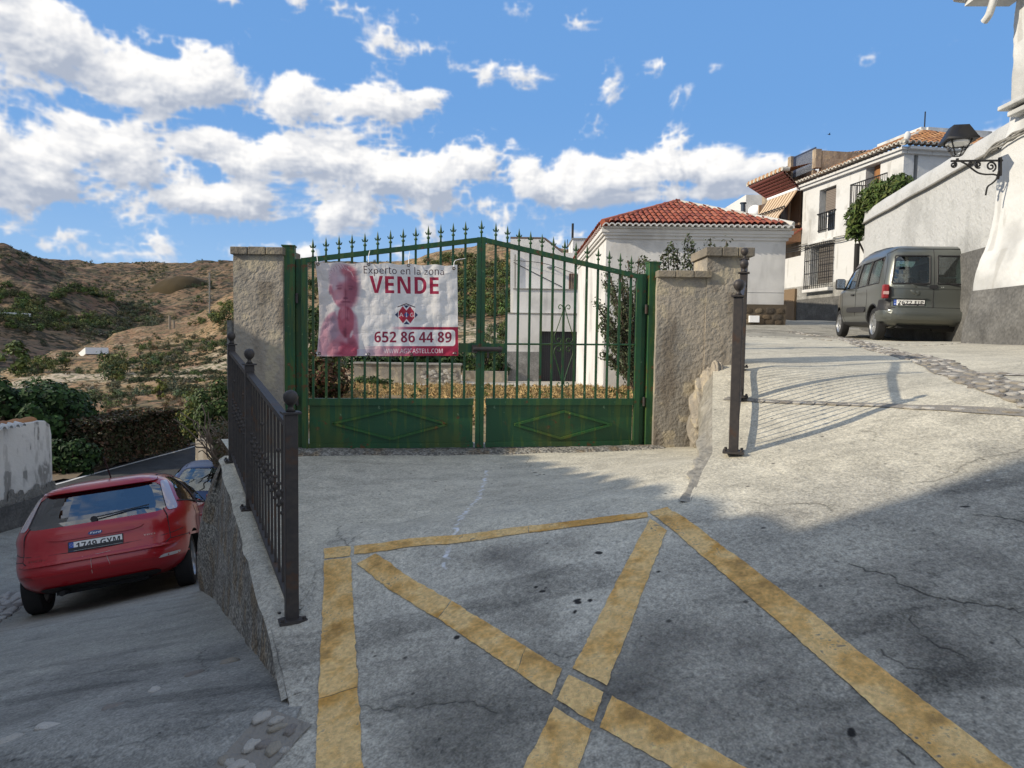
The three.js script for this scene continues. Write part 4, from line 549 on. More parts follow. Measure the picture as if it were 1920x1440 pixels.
// street facade of the long white house and its neighbour
const FC = vplane(P(1497, 600, 27.6), P(1690, 600, 22));   // x grows towards the viewer
{
  const t = inPlane(FC, thing('white_house', 'long white two storey house with barred lower window, shutter and tiled eave above the van', 'house'));
  const f = (a, b, o = 0) => FC.loc(a, b, o), len = f(1690, 400)[0], eY = f(1690, 283)[1], y0 = CY + .2, lowX = f(1466, 540)[0];
  const rect = (a, b, c, d) => { const p = f(a, c), q = f(b, d); return [p[0], q[0], q[1], p[1]]; };
  const W1 = rect(1537, 1565, 357, 430), DR = rect(1624, 1647, 313, 402), W2 = rect(1520, 1561, 462, 538);
  part(t, 'wall', wallWithHoles(0, len, y0, eY, [W1, DR, W2], .35, [[lowX, y0], [len, y0], [len, eY], [0, eY], [0, f(1497, 480)[1]], [lowX, f(1466, 487)[1]]]), M.oldWhite);
  part(t, 'wall', bx(len - .02, eY - y0, 6.2, len / 2, (eY + y0) / 2 - .01, -3.6), M.oldWhite);   // body behind the openings
  // window with roller shutter and low rail
  const [a, b, c, d] = W1, win = part(t, 'window', [bx(.05, d - c, .05, a + .28, (c + d) / 2, -.2), bx(.05, d - c, .05, b - .02, (c + d) / 2, -.2)], M.plateWhite), mid = lerp(c, d, .46);
  for (let i = 0; i < 14; i++) part(win, 'shutter_slat', bx(b - a - .2, (d - mid) / 14 - .008, .03, (a + b) / 2 + .1, lerp(mid, d, (i + .5) / 14), -.16 + (i % 2) * .004), mat({ color: [.20, .17, .145], roughness: .7 }));
  part(win, 'pane', bx(b - a - .2, mid - c, .02, (a + b) / 2 + .1, (mid + c) / 2, -.2), glassDark); part(win, 'window_rail', [...[...Array(9)].map((_, i) => bx(.018, mid - c - .1, .018, lerp(a + .04, b - .02, i / 8), (mid + c) / 2, .02)), bx(b - a + .1, .04, .05, (a + b) / 2, mid - .03, .02), bx(b - a, .03, .03, (a + b) / 2, c + .08, .02)], M.black);
  // balcony with wooden door
  const dr = part(t, 'balcony_door', bx(DR[1] - DR[0] - .2, DR[3] - DR[2], .06, (DR[0] + DR[1]) / 2 + .1, (DR[2] + DR[3]) / 2, -.2), M.wood, 'brown wooden balcony door'); for (let i = 0; i < 3; i++) part(dr, 'door_panel', bx((DR[1] - DR[0]) * .45, (DR[3] - DR[2]) * .22, .03, (DR[0] + DR[1]) / 2 + .12, lerp(DR[2], DR[3], .2 + i * .3), -.16), mat({ color: [.3, .14, .05] }));
  const B0 = f(1594, 405, .55)[0], B1 = f(1662, 390, .55)[0], by = f(1600, 407, .3)[1], bh = 1.0, bal = part(t, 'balcony', bx(B1 - B0, .1, .62, (B0 + B1) / 2, by - .05, .3), M.oldWhite); const nb = 20; part(bal, 'railing', [...[...Array(nb)].map((_, i) => bx(.016, bh, .016, lerp(B0, B1, i / (nb - 1)), by + bh / 2, .58)), ...[...Array(6)].map((_, i) => bx(.016, bh, .016, B0, by + bh / 2, .05 + i * .1)), bx(B1 - B0, .03, .04, (B0 + B1) / 2, by + bh, .58), bx(B1 - B0, .02, .03, (B0 + B1) / 2, by + .1, .58), bx(.04, .03, .56, B0, by + bh, .3)], M.black);
  // lower barred window with box grille
  const [g0, g1, h0, h1] = W2, w2 = part(t, 'window', bx(g1 - g0 - .3, h1 - h0 - .05, .05, (g0 + g1) / 2 + .15, (h0 + h1) / 2, -.2), shade); for (let i = 0; i < 16; i++) part(w2, 'shutter_slat', bx(g1 - g0 - .4, (h1 - h0) / 16 - .012, .03, (g0 + g1) / 2 + .15, lerp(h0, h1, (i + .5) / 16), -.16), mat({ color: [.11, .10, .09], roughness: .7 }));
  const gr = []; for (let i = 0; i <= 12; i++) gr.push(bx(.016, h1 - h0 + .06, .016, lerp(g0 - .04, g1 + .04, i / 12), (h0 + h1) / 2, .2)); for (let i = 0; i < 4; i++) { const y = lerp(h0 + .1, h1 - .1, i / 3); gr.push(bx(g1 - g0 + .1, .022, .02, (g0 + g1) / 2, y, .2), bx(.016, .016, .22, g0 - .04, y, .1), bx(.016, .016, .22, g1 + .04, y, .1)); } for (let i = 0; i < 4; i++) gr.push(bx(.014, h1 - h0, .014, g0 - .04, (h0 + h1) / 2, .04 + i * .045), bx(.014, .014, .2, lerp(g0, g1, i / 3), h1 + .02, .1));
  part(w2, 'grille', gr, M.black, 'black box grille'); part(w2, 'sill', rb(g1 - g0 + .16, .12, .3, .02, (g0 + g1) / 2, h0 - .07, .1), M.white); part(w2, 'lintel', rb(g1 - g0 + .1, .1, .12, .03, (g0 + g1) / 2, h1 + .09, .05), M.oldWhite);
  const k1 = f(1540, 532)[1], k2 = f(1540, 558)[1], xs = f(1495, 560)[0];
  part(t, 'dado', bx(len - lowX, k1 - k2, .02, (len + lowX) / 2, (k1 + k2) / 2, .012), mat({ map: greyC, color: [1.25, 1.28, 1.34] })); part(t, 'dado', bx(len - xs, k2 - y0, .035, (len + xs) / 2, (k2 + y0) / 2, .018), M.dado); part(t, 'stone_pier', bx(xs - lowX + .1, f(1480, 543)[1] - y0, .14, (xs + lowX) / 2 - .05, (f(1480, 543)[1] + y0) / 2, .05), mat({ color: [.2, .14, .085], bumpMap: lumpB, bumpScale: .03 }));
  const cb = []; for (const o of [0, 5, 9]) cb.push(tube([[1466, 470 + o * .5], [1500, 461 + o], [1540, 451 + o * .7], [1580, 443 + o], [1612, 437 + o * .6]].map(([x, y], i) => { const [u, v] = f(x, y); return V(u, v, .05 + (i % 2) * .03); }), .018, 5)); part(t, 'cable', cb, M.grey, 'loose grey cables along the wall');
  const [px, py] = f(1610, 457); part(t, 'drain_pipe', bar(V(px, py, .06), V(px, y0 + .5, .06), .08, .08, 8), M.dark);
  // roof in the plane's axes
  const o = .28, ey = eY + .12, rise = 1.45, half = 3.3, E0 = V(-.1, ey, o), E1 = V(len + o, ey, o), E2 = V(len + o, ey, -6.7), R1 = V(len + o - half, ey + rise, o - half), R0 = V(-.1, ey + rise, o - half);
  const roof = new THREE.Group(); roof.name = 'roof'; t.add(roof);
  tiles(roof, E0, E1, R0, R1, M.oldTile, 51, false, .19, .36); tiles(roof, E1, E2, R1, V(len + o - half, ey + rise, -6.7 - o + half + .6), M.oldTile, 52, false, .19, .36);
  const put = (fn) => { const g = new THREE.Group(); g.name = 'eave'; fn(g); t.add(g); return g; };
  const et = (A, Bp, face) => { const cnt = Math.round(A.distanceTo(Bp) / .2), ring = new THREE.Shape(); ring.absarc(0, 0, .095, 0, Math.PI, false); ring.absarc(0, 0, .06, Math.PI, 0, true); const g = boxUV(new THREE.ExtrudeGeometry(ring, { depth: .3, bevelEnabled: false, curveSegments: 6 }).translate(0, 0, -.18)); g.userData.keepUV = true; for (let i = 0; i < cnt; i++) { const m = new THREE.Mesh(g, paleTile[i % 2]); m.name = 'eave_tile'; m.position.lerpVectors(A, Bp, (i + .5) / cnt); m.rotation.y = face; m.castShadow = m.receiveShadow = true; roof.add(m); } };
  et(V(-.1, ey, o - .05), V(len + o, ey, o - .05), 0); et(V(len + o - .05, ey, o), V(len + o - .05, ey, -6.4), Math.PI / 2);
  part(t, 'cornice', [bx(len + .3, .08, .5, len / 2, eY + .02, -.05), bx(len + .15, .1, .3, len / 2, eY - .07, -.02), bx(.5, .08, 6.6, len + .02, eY + .021, -3.3), bx(.3, .1, 6.5, len - .05, eY - .069, -3.3)], M.oldWhite);
  ridge(t, R0, R1, paleTile); ridge(t, E1, R1, paleTile); part(t, 'roof_parapet', [bx(len - half + .2, .28, .22, (len - half) / 2, ey + rise + .1, o - half - .2), bx(.22, .25, 2.6, len + o - half - .2, ey + rise + .1, o - half - 1.6)], M.oldWhite);
  part(t, 'hip_ornament', (() => { const g = new THREE.SphereGeometry(.13, 14, 12), p = g.attributes.position; for (let i = 0; i < p.count; i++) { const k = .75 + .5 * vn(p.getX(i) * 5, p.getY(i) * 5 + p.getZ(i) * 3, 66); p.setXYZ(i, p.getX(i) * k * .7, p.getY(i) * k * 1.15, p.getZ(i) * k * .7); } g.computeVertexNormals(); return g.translate(len + .1, ey + .25, .0); })(), M.oldWhite);
  part(t, 'roof_antenna', bar(V(len - 3.4, ey + rise, -3.4), V(len - 3.4, ey + rise + .85, -3.4), .022, .022, 6), M.dark);
}
{ // neighbour with the striped awning
  const t = inPlane(FC, thing('terrace_house', 'narrow house with striped beige awning, red corbelled eave and roof terrace railing', 'house')), f = (a, b, o = 0) => FC.loc(a, b, o), y0 = CY + .2;
  const x0 = f(1420, 400, .0)[0], eY = f(1500, 338, 0)[1], beige = mat({ map: renderC, bumpMap: roughB, bumpScale: .01, color: [1.02, .94, .86] });
  part(t, 'wall', bx(-x0 + .0, eY - y0, 6, x0 / 2 - .01, (eY + y0) / 2, -3.2), beige);
  const pt = f(1520, 283)[1]; part(t, 'terrace_parapet', [bx(.2, pt - eY + .6, 3.4, .12, (pt + eY) / 2 - .2, -2.3), bx(.24, .7, .24, .1, pt - .2, -.45)], beige); const rx0 = f(1466, 300)[0];
  part(t, 'parapet_wall', bx(-x0, .35, .2, x0 / 2, eY + .17, -.45), beige); part(t, 'terrace_post', bx(.24, 1.1, .24, rx0, eY + .7, -.45), beige);
  const rr = []; for (let i = 0; i <= 26; i++) rr.push(bx(.02, .85, .02, lerp(rx0, 0, i / 26), eY + .75, -.45)); rr.push(bx(-rx0, .04, .05, rx0 / 2, eY + 1.2, -.45), bx(-rx0, .03, .04, rx0 / 2, eY + .36, -.45), bx(2.4, .04, .05, rx0 - 1.2, eY + 1.0, -.6)); for (let i = 0; i < 10; i++) rr.push(bx(.02, .7, .02, rx0 - .2 - i * .22, eY + .7, -.6)); part(t, 'terrace_railing', rr, mat({ color: [.04, .06, .12], roughness: .4 }));
  // red corbelled eave: striped underside and a row of tile ends
  const cor = (A, B, C, D, n) => { for (let i = 0; i < n; i++) { const k0 = i / n, k1 = (i + .78) / n; const q = [A.clone().lerp(D, k0), B.clone().lerp(C, k0), B.clone().lerp(C, k1), A.clone().lerp(D, k1)]; const g = new THREE.BufferGeometry(), dn = V(0, -.05, .03), all = [...q, ...q.map((p) => p.clone().add(dn))]; g.setAttribute('position', new THREE.Float32BufferAttribute(all.flatMap((p) => [p.x, p.y, p.z]), 3)); g.setIndex([0, 1, 2, 0, 2, 3, 4, 6, 5, 4, 7, 6, 0, 4, 5, 0, 5, 1, 2, 6, 7, 2, 7, 3]); g.computeVertexNormals(); part(t, 'eave_course', g, mat({ color: [.15, .042, .034], roughness: .7, side: THREE.DoubleSide })); } };
  const ebY = f(1500, 350, .1)[1], out = .85, xl = f(1436, 380, .3)[0];
  cor(V(xl, ebY - .08, .12), V(.0, ebY - .08, .12), V(.0, ebY + .55, out), V(xl - .45, ebY + .55, out), 7); cor(V(xl - .8, ebY - .1, -1.6), V(xl, ebY - .08, .12), V(xl - .45, ebY + .55, out), V(xl - 1.6, ebY + .5, -1.6), 7);
  part(t, 'eave_backing', [gridGeo(1, 1, (u, v) => V(lerp(xl - .45 * v, 0, u), ebY - .06 + .63 * v, .1 + .74 * v)), gridGeo(1, 1, (u, v) => lerp3(V(xl - .8, ebY - .08, -1.62), V(xl, ebY - .06, .1), V(xl - 1.62, ebY + .53, -1.62), V(xl - .46, ebY + .57, .84), u, v))], mat({ color: [.55, .42, .38], side: THREE.DoubleSide }));
  part(t, 'canopy_roof', [gridGeo(1, 1, (u, v) => V(lerp(xl - .45 * (1 - v), 0, u), ebY + .62 + .3 * v, out * (1 - v) - .35 * v))], M.oldTile[1]); const ring = new THREE.CylinderGeometry(.085, .085, .3, 8).rotateX(Math.PI / 2), rgU = boxUV(ring); rgU.userData.keepUV = true; for (let i = 0; i < 18; i++) { const m = new THREE.Mesh(rgU, i % 2 ? paleTile[1] : M.oldTile[3]); m.name = 'eave_tile'; m.position.set(lerp(xl - .4, -.05, i / 17), ebY + .63, out - .1); t.add(m); } for (let i = 0; i < 12; i++) { const m = new THREE.Mesh(rgU, i % 2 ? paleTile[1] : M.oldTile[3]); m.name = 'eave_tile'; m.position.set(lerp(xl - 1.6, xl - .5, i / 11), ebY + .6, lerp(-1.5, out - .1, i / 11)); t.add(m); }
  function lerp3(a, b, c, d, u, v) { return a.clone().lerp(b, u).lerp(c.clone().lerp(d, u), v); }
  // awning in stripes, each its own strip of cloth
  const at = f(1500, 352, .15)[1], ab = f(1490, 395, .9)[1], ax1 = -.05, ax0 = xl, cl = [mat({ color: [.62, .50, .36], side: THREE.DoubleSide }), mat({ color: [.27, .18, .11], side: THREE.DoubleSide })];
  const aw = part(t, 'awning', bar(V(ax0, at, .18), V(ax1, at, .18), .09, .09, 8), M.plateWhite, 'striped beige cloth awning'), ns = 18; for (let i = 0; i < ns; i++) { const a = lerp(ax0, ax1, i / ns), b = lerp(ax0, ax1, (i + 1) / ns); part(aw, 'awning_stripe', gridGeo(2, 6, (u, v) => v > .8 ? V(lerp(a, b, u), lerp(ab, ab - .2, (v - .8) / .2) + .03 * Math.sin(u * 3.14), .95) : V(lerp(a, b, u), lerp(at, ab, v / .8) - .06 * Math.sin(v * 3.9), lerp(.16, .95, v / .8))), cl[i % 2]); }
  const side = part(t, 'side_awning', gridGeo(6, 6, (u, v) => V(lerp(xl - 1.1, xl - .03, u), lerp(at - .1, ab - .45, v) - .1 * (1 - u), lerp(-1.2, .15, u) + .5 * v)), cl[0]);
  // glazed balcony under the awning
  const wy1 = f(1480, 392, .1)[1], wy0 = f(1480, 424, .1)[1]; for (let i = 0; i < 4; i++) { const a = lerp(x0 + .2, -.1, i / 4), b = lerp(x0 + .2, -.1, (i + 1) / 4), w = part(t, 'window', [bx(.08, wy1 - wy0 + .8, .08, a + .04, (wy0 + wy1) / 2 + .2, .04), bx(b - a, .08, .08, (a + b) / 2, wy0, .042)], mat({ color: [.42, .3, .2] })); part(w, 'pane', bx(b - a - .1, wy1 - wy0 + .7, .03, (a + b) / 2 + .03, (wy0 + wy1) / 2 + .25, .01), mat({ color: [.12, .075, .045], roughness: .3 })); }
  const rl = []; for (let i = 0; i <= 26; i++) rl.push(bx(.018, .85, .018, lerp(x0 + .4, -.02, i / 26), wy0 + .2, .75)); rl.push(bx(-x0 - .4, .04, .04, x0 / 2 + .2, wy0 + .62, .75)); part(t, 'balcony_railing', rl, M.black); part(t, 'balcony', bx(-x0 - .3, .5, .8, x0 / 2 + .15, wy0 - .45, .42), mat({ color: [.38, .2, .11], bumpMap: roughB, bumpScale: .01 }));
  const ly = f(1490, 452, .4)[1]; const A = V(f(1468, 452, .7)[0], ly, .75), B = V(-.02, ly, .75); const can = new THREE.Group(); can.name = 'tiled_canopy'; t.add(can); tiles(can, A, B, A.clone().add(V(0, .45, -.75)), B.clone().add(V(0, .45, -.75)), M.tile, 61, false);
}
{ // small blocks behind
  const s = thing('rooftop_house', 'small white rooftop block with tiled cap behind the long white house', 'house', [0, 0, 0]), a = P(1583, 287, 34), b = P(1660, 287, 34); part(s, 'wall', bx(b.x - a.x, 3, 5, (a.x + b.x) / 2, a.y - 1.6, -36.8), M.oldWhite); const g = new THREE.Group(); g.name = 'roof'; s.add(g); const A = V(a.x - .3, a.y - .1, -34), B = V(b.x, a.y + .12, -34), C = V(a.x + 2.2, a.y + .85, -37); tiles(g, A, B, C, V(b.x, a.y + .85, -37), M.oldTile, 71, false, .19); eaveTiles(g, A, B, paleTile, .2, 'eave_tile', .09, .05); part(s, 'cornice', bar(A.clone().add(V(0, -.12, -.1)), B.clone().add(V(0, -.12, -.1)), .2, .15), M.oldWhite);
  const w = thing('white_block', 'plain white block with satellite dish left of the striped awning', 'house', [0, 0, 0]), c = P(1399, 365, 38), d = P(1424, 420, 38); part(w, 'wall', bx(d.x - c.x + 1, c.y - d.y + 4, 4, (c.x + d.x) / 2 + .5, (c.y + d.y) / 2 - 2, -40), M.white); const q = P(1414, 394, 37.8); part(w, 'satellite_dish', [T(new THREE.SphereGeometry(.4, 14, 6, 0, 6.3, 0, .9).translate(0, -.25, 0), q.x, q.y, q.z, 1.2, -.6, 0), bar(V(q.x, q.y - .6, q.z - .1), V(q.x, q.y, q.z), .05)], M.plateWhite);
  const ch = thing('flue_pipe', 'dark blue metal flue pipe behind the ridge of the red roof', 'chimney', [0, 0, 0]), e = P(1393.5, 412, 30), h = P(1393.5, 381, 30); part(ch, 'pipe', bar(e, h, .1, .1, 10), mat({ color: [.03, .05, .08], roughness: .4 })); part(ch, 'cowl', T(cyl(.13, .13, .05, 0, 0, 0, 10), h.x, h.y, h.z), mat({ color: [.03, .05, .08] }));
}
// white garden wall beside the van
const GW = vplane(P(1614, 600, 19), P(1870, 600, 11.8));
{
  const t = inPlane(GW, thing('garden_wall', 'rough white garden wall with sloped coping rising behind the van', 'wall')), f = (a, b, o = 0) => GW.loc(a, b, o);
  const len = f(1872, 400)[0], y1 = f(1616, 421)[1], y2 = f(1850, 290)[1], y0 = CY - .3, prof = (x) => lerp(y1, y2, x / f(1850, 290)[0]);
  const top = (x, k) => prof(x) + k; const body = new THREE.Shape([[0, y0], [len, y0], [len, top(len, 0)], [0, top(0, 0)]].map(([x, y]) => new THREE.Vector2(x, y)));
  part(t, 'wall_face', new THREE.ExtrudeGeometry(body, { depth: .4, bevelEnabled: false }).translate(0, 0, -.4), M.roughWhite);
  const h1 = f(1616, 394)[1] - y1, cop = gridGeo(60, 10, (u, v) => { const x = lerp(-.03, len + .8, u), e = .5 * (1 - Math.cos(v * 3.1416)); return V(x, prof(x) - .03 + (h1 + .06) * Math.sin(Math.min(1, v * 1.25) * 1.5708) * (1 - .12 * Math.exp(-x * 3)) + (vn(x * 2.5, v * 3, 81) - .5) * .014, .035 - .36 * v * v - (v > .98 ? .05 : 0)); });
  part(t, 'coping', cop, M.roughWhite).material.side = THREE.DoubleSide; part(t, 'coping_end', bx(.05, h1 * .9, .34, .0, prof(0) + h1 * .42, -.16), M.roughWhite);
  part(t, 'cable', tube([0, .15, .3, .45, .6, .75, .9, 1].map((k) => V(k * len, prof(k * len) - .02 + .008 * Math.sin(k * 17), .05)), .028, 5, 60), M.grey, 'grey cable under the coping');
  part(t, 'dado', bx(len, f(1822, 471)[1] - y0, .03, len / 2, (f(1822, 471)[1] + y0) / 2, .012), M.dado);
}
// white house at the right edge with buttress foot, lamp, spout
{
  const hp = vplane(P(1866, 640, 11.4), P(1968, 645, 10.2)), t = inPlane(hp, thing('corner_house', 'whitewashed house at the right edge with grey base and bulging buttress foot', 'house')), f = (a, b, o = 0) => hp.loc(a, b, o);
  const y0 = CY - .5, yT = f(1880, 8)[1], len = 6, yd = f(1817, 547, .55)[1];
  const outP = poly([[-.6, .58], [.06, .53], [.4, .50], [.94, .44], [1.3, .39], [1.48, .31], [1.75, .20], [2.4, .15], [3.1, .14], [3.5, .0], [9, 0]]), outAt = (y) => { const h = y - CY; return (outP(h - .12) + outP(h) + outP(h + .12)) / 3; };
  const prof = (u, y) => { const x = u; return x; };
  const mk = (ya, yb, extra, nv) => gridGeo(70, nv, (u, v) => { const y = lerp(ya, yb, v), o = outAt(y) + extra, r = .07, n = (fbm(u * 9, y * 2.2, 4, 911) - .5) * .08; // the wall runs back round the corner at u < .3
    if (u < .3) { const k = u / .3; return V(-n * .4, y, lerp(-3.2, o - r, k) + n * .3); } if (u < .36) { const a = (u - .3) / .06 * 1.5708; return V(r - r * Math.cos(a) - n * .4, y, o - r + r * Math.sin(a) + n); } return V(lerp(r, len, Math.pow((u - .36) / .64, 1.4)), y, o + n); });
  part(t, 'wall', mk(yd, yT, 0, 80), M.oldWhite).material.side = THREE.DoubleSide;
  part(t, 'dado', mk(y0, yd + .02, .02, 20), M.dado).material.side = THREE.DoubleSide;
  const [sx, sy] = f(1902, 213); part(t, 'window_sill', [rb(1.4, .07, .3, .02, sx + .7, sy + .06, .12), rb(1.3, .08, .2, .02, sx + .75, sy - .05, .08)], M.oldWhite);
  const cb = []; for (const o of [0, .04, .09]) cb.push(tube([[1855, 284], [1872, 270], [1890, 260], [1905, 251], [1920, 243], [1950, 228]].map(([a, b], i) => { const [u, v] = f(a, b, .1); return V(u, v - o + .015 * Math.sin(i * 3 + o * 40), .13 + o * .5 + .02 * (i % 2)); }), .018, 5)); part(t, 'cable', cb, M.grey, 'bundle of grey whitewashed cables');
  part(t, 'eave', [bx(len + .5, .10, .7, len / 2 - .1, yT + .05, .2)], M.oldWhite); const sp = f(1853, 20, .5); part(t, 'rain_spout', [tube([V(sp[0] + .25, yT - .0, .35), V(sp[0] + .06, yT - .02, .42), V(sp[0] + .02, yT - .2, .45), V(sp[0] - .03, yT - .36, .47), V(sp[0] - .12, yT - .42, .48)], .055, 8, 26)], M.oldWhite, 'curved white rain spout');
  const r = rng(31); for (let i = 0; i < 12; i++) { const g = pebbles[i % 5], m = new THREE.Mesh(g, M.oldWhite); m.name = 'eave_tile'; m.position.set(-.35 + i * .19, yT + .1 + r() * .05, .45 + .08 * r()); m.scale.set(.12, .07, .22); t.add(m); }
}
// ---------- vehicles: a rounded body given by its side outline and its width at each height; z forward, x to the car's left ----------
function shell(prof, w, n, Wf, cz, cy) {
  const N = 720, R = new Float64Array(N);
  for (let k = 0; k < N; k++) { const a = k / N * 2 * Math.PI, dx = Math.cos(a), dy = Math.sin(a); let best = 0; for (let i = 0; i < prof.length; i++) { const [x1, y1] = prof[i], [x2, y2] = prof[(i + 1) % prof.length], ex = x2 - x1, ey = y2 - y1, den = dx * ey - dy * ex; if (Math.abs(den) < 1e-9) continue; const t = ((x1 - cz) * ey - (y1 - cy) * ex) / den, s = ((x1 - cz) * dy - (y1 - cy) * dx) / den; if (t > 0 && s >= -1e-6 && s <= 1 + 1e-6 && t > best) best = t; } R[k] = best; }
  for (let p = 0; p < 2; p++) { const q = R.slice(); for (let k = 0; k < N; k++) R[k] = (q[(k + N - 2) % N] + q[(k + N - 1) % N] * 2 + q[k] * 2 + q[(k + 1) % N] * 2 + q[(k + 2) % N]) / 8; }
  const rad = (a) => { const f = ((a / (2 * Math.PI)) % 1 + 1) % 1 * N, i = Math.floor(f) % N; return lerp(R[i], R[(i + 1) % N], f - Math.floor(f)); };
  const ratio = (z, y) => Math.hypot(z - cz, y - cy) / rad(Math.atan2(y - cy, z - cz));
  const sx = (z, y) => { const r = ratio(z, y); return r >= 1 ? 0 : w * Wf(y, z) * Math.pow(1 - Math.pow(r, n), 1 / n); };
  const sz = (x, y, s) => { let a = cz, b = cz + s * 4; for (let i = 0; i < 40; i++) { const m = (a + b) / 2; if (sx(m, y) > Math.abs(x)) a = m; else b = m; } return a; };
  const sy = (x, z) => { let a = cy, b = cy + 2; for (let i = 0; i < 40; i++) { const m = (a + b) / 2; if (sx(z, m) > Math.abs(x)) a = m; else b = m; } return a; };
  const geo = (na = 150) => {
    const half = []; for (const x of [0, .2, .4, .55, .68, .78, .86, .92]) half.push([x, Math.pow(1 - Math.pow(x, n), 1 / n)]); for (const r of [.94, .9, .85, .78, .7, .6, .5, .4, .28, .14, .001]) { const x = Math.pow(1 - Math.pow(r, n), 1 / n); if (x > half[half.length - 1][0] + 1e-4 || r < .8) half.push([x, r]); }
    const rows = [...half.slice(1).reverse().map(([x, r]) => [-x, r]), ...half], pos = [], idx = [], nt = rows.length;
    for (let i = 0; i < na; i++) { const a = i / na * 2 * Math.PI, q = rad(a); for (const [x, r] of rows) { const z = cz + Math.cos(a) * q * r, y = cy + Math.sin(a) * q * r; pos.push(x * w * Wf(y, z), y, z); } }
    for (let i = 0; i < na; i++) for (let j = 0; j < nt - 1; j++) { const a = i * nt + j, b = a + 1, c = ((i + 1) % na) * nt + j, d = c + 1; idx.push(a, b, d, a, d, c); }
    for (const [j, flip] of [[0, 0], [nt - 1, 1]]) { const c = pos.length / 3; pos.push(rows[j][0] * w * Wf(cy, cz), cy, cz); for (let i = 0; i < na; i++) { const a = i * nt + j, b = ((i + 1) % na) * nt + j; flip ? idx.push(c, b, a) : idx.push(c, a, b); } }
    const g = new THREE.BufferGeometry(); g.setAttribute('position', new THREE.Float32BufferAttribute(pos, 3)); g.setIndex(idx); g.computeVertexNormals();
    // outward check
    const nn = g.attributes.normal, pp = g.attributes.position; let s = 0; for (let i = 0; i < pp.count; i += 7) s += nn.getX(i) * pp.getX(i) + nn.getY(i) * (pp.getY(i) - cy) + nn.getZ(i) * (pp.getZ(i) - cz); if (s < 0) { const ix = g.index.array; for (let i = 0; i < ix.length; i += 3) { const t = ix[i]; ix[i] = ix[i + 1]; ix[i + 1] = t; } g.computeVertexNormals(); }
    g.setAttribute('uv', new THREE.Float32BufferAttribute(new Float32Array(pos.length / 3 * 2), 2)); return g;
  };
  // a closed slab that follows the body: side 'L' 'R' (u: z, v: y), 'B' back or 'F' front (u: x, v: y), 'T' top (u: x, v: z)
  const place = (side, u, v, off) => side === 'L' ? V(sx(u, v) + off, v, u) : side === 'R' ? V(-sx(u, v) - off, v, u) : side === 'B' ? V(u, v, sz(u, v, -1) - off) : side === 'F' ? V(u, v, sz(u, v, 1) + off) : V(u, sy(u, v) + off, v);
  const slab = (side, q, off0, off1, nu = 14, nv = 10, round = 0) => { // q: four corners [u, v] bottom-left, bottom-right, top-right, top-left
    const pos = [], idx = []; const at = (a, b) => { if (round) { const k = Math.min(1, .5 / .5), ax = a * 2 - 1, bb = b * 2 - 1, m = Math.pow(Math.pow(Math.abs(ax), round) + Math.pow(Math.abs(bb), round), 1 / round), mm = Math.max(Math.abs(ax), Math.abs(bb)); if (m > 1e-6) { a = .5 + .5 * ax * mm / m; b = .5 + .5 * bb * mm / m; } } return [lerp(lerp(q[0][0], q[1][0], a), lerp(q[3][0], q[2][0], a), b), lerp(lerp(q[0][1], q[1][1], a), lerp(q[3][1], q[2][1], a), b)]; };
    for (const o of [off1, off0]) for (let j = 0; j <= nv; j++) for (let i = 0; i <= nu; i++) { const [u, v] = at(i / nu, j / nv), p = place(side, u, v, o); pos.push(p.x, p.y, p.z); }
    const S0 = (nu + 1) * (nv + 1), id = (i, j, k) => k * S0 + j * (nu + 1) + i;
    for (let j = 0; j < nv; j++) for (let i = 0; i < nu; i++) { idx.push(id(i, j, 0), id(i + 1, j, 0), id(i + 1, j + 1, 0), id(i, j, 0), id(i + 1, j + 1, 0), id(i, j + 1, 0)); idx.push(id(i, j, 1), id(i + 1, j + 1, 1), id(i + 1, j, 1), id(i, j, 1), id(i, j + 1, 1), id(i + 1, j + 1, 1)); }
    const wall = (a, b) => { idx.push(a[0], a[1], b[1], a[0], b[1], b[0]); };
    for (let i = 0; i < nu; i++) { wall([id(i, 0, 0), id(i, 0, 1)], [id(i + 1, 0, 0), id(i + 1, 0, 1)]); wall([id(i + 1, nv, 0), id(i + 1, nv, 1)], [id(i, nv, 0), id(i, nv, 1)]); }
    for (let j = 0; j < nv; j++) { wall([id(0, j + 1, 0), id(0, j + 1, 1)], [id(0, j, 0), id(0, j, 1)]); wall([id(nu, j, 0), id(nu, j, 1)], [id(nu, j + 1, 0), id(nu, j + 1, 1)]); }
    let g = new THREE.BufferGeometry(); g.setAttribute('position', new THREE.Float32BufferAttribute(pos, 3)); g.setIndex(idx); g = g.toNonIndexed(); g.computeVertexNormals();
    // keep it facing outward
    const p = g.attributes.position, a = V(), b = V(), c = V(), m = V(); let vol = 0; for (let i = 0; i < p.count; i += 3) { a.fromBufferAttribute(p, i); b.fromBufferAttribute(p, i + 1); c.fromBufferAttribute(p, i + 2); vol += a.dot(m.crossVectors(b, c)); }
    if (vol < 0) { const ar = p.array; for (let i = 0; i < ar.length; i += 9) for (let k = 0; k < 3; k++) { const t = ar[i + k]; ar[i + k] = ar[i + 3 + k]; ar[i + 3 + k] = t; } g.computeVertexNormals(); }
    g.setAttribute('uv', new THREE.Float32BufferAttribute(new Float32Array(p.count * 2), 2)); return g;
  };
  const face = (side, q, off, flipU = 1, n = 8) => { const g = gridGeo(n, n, (a, b) => place(side, lerp(lerp(q[0][0], q[1][0], a), lerp(q[3][0], q[2][0], a), b), lerp(lerp(q[0][1], q[1][1], a), lerp(q[3][1], q[2][1], a), b), off), (p, u, v) => [u, v]); return g; };
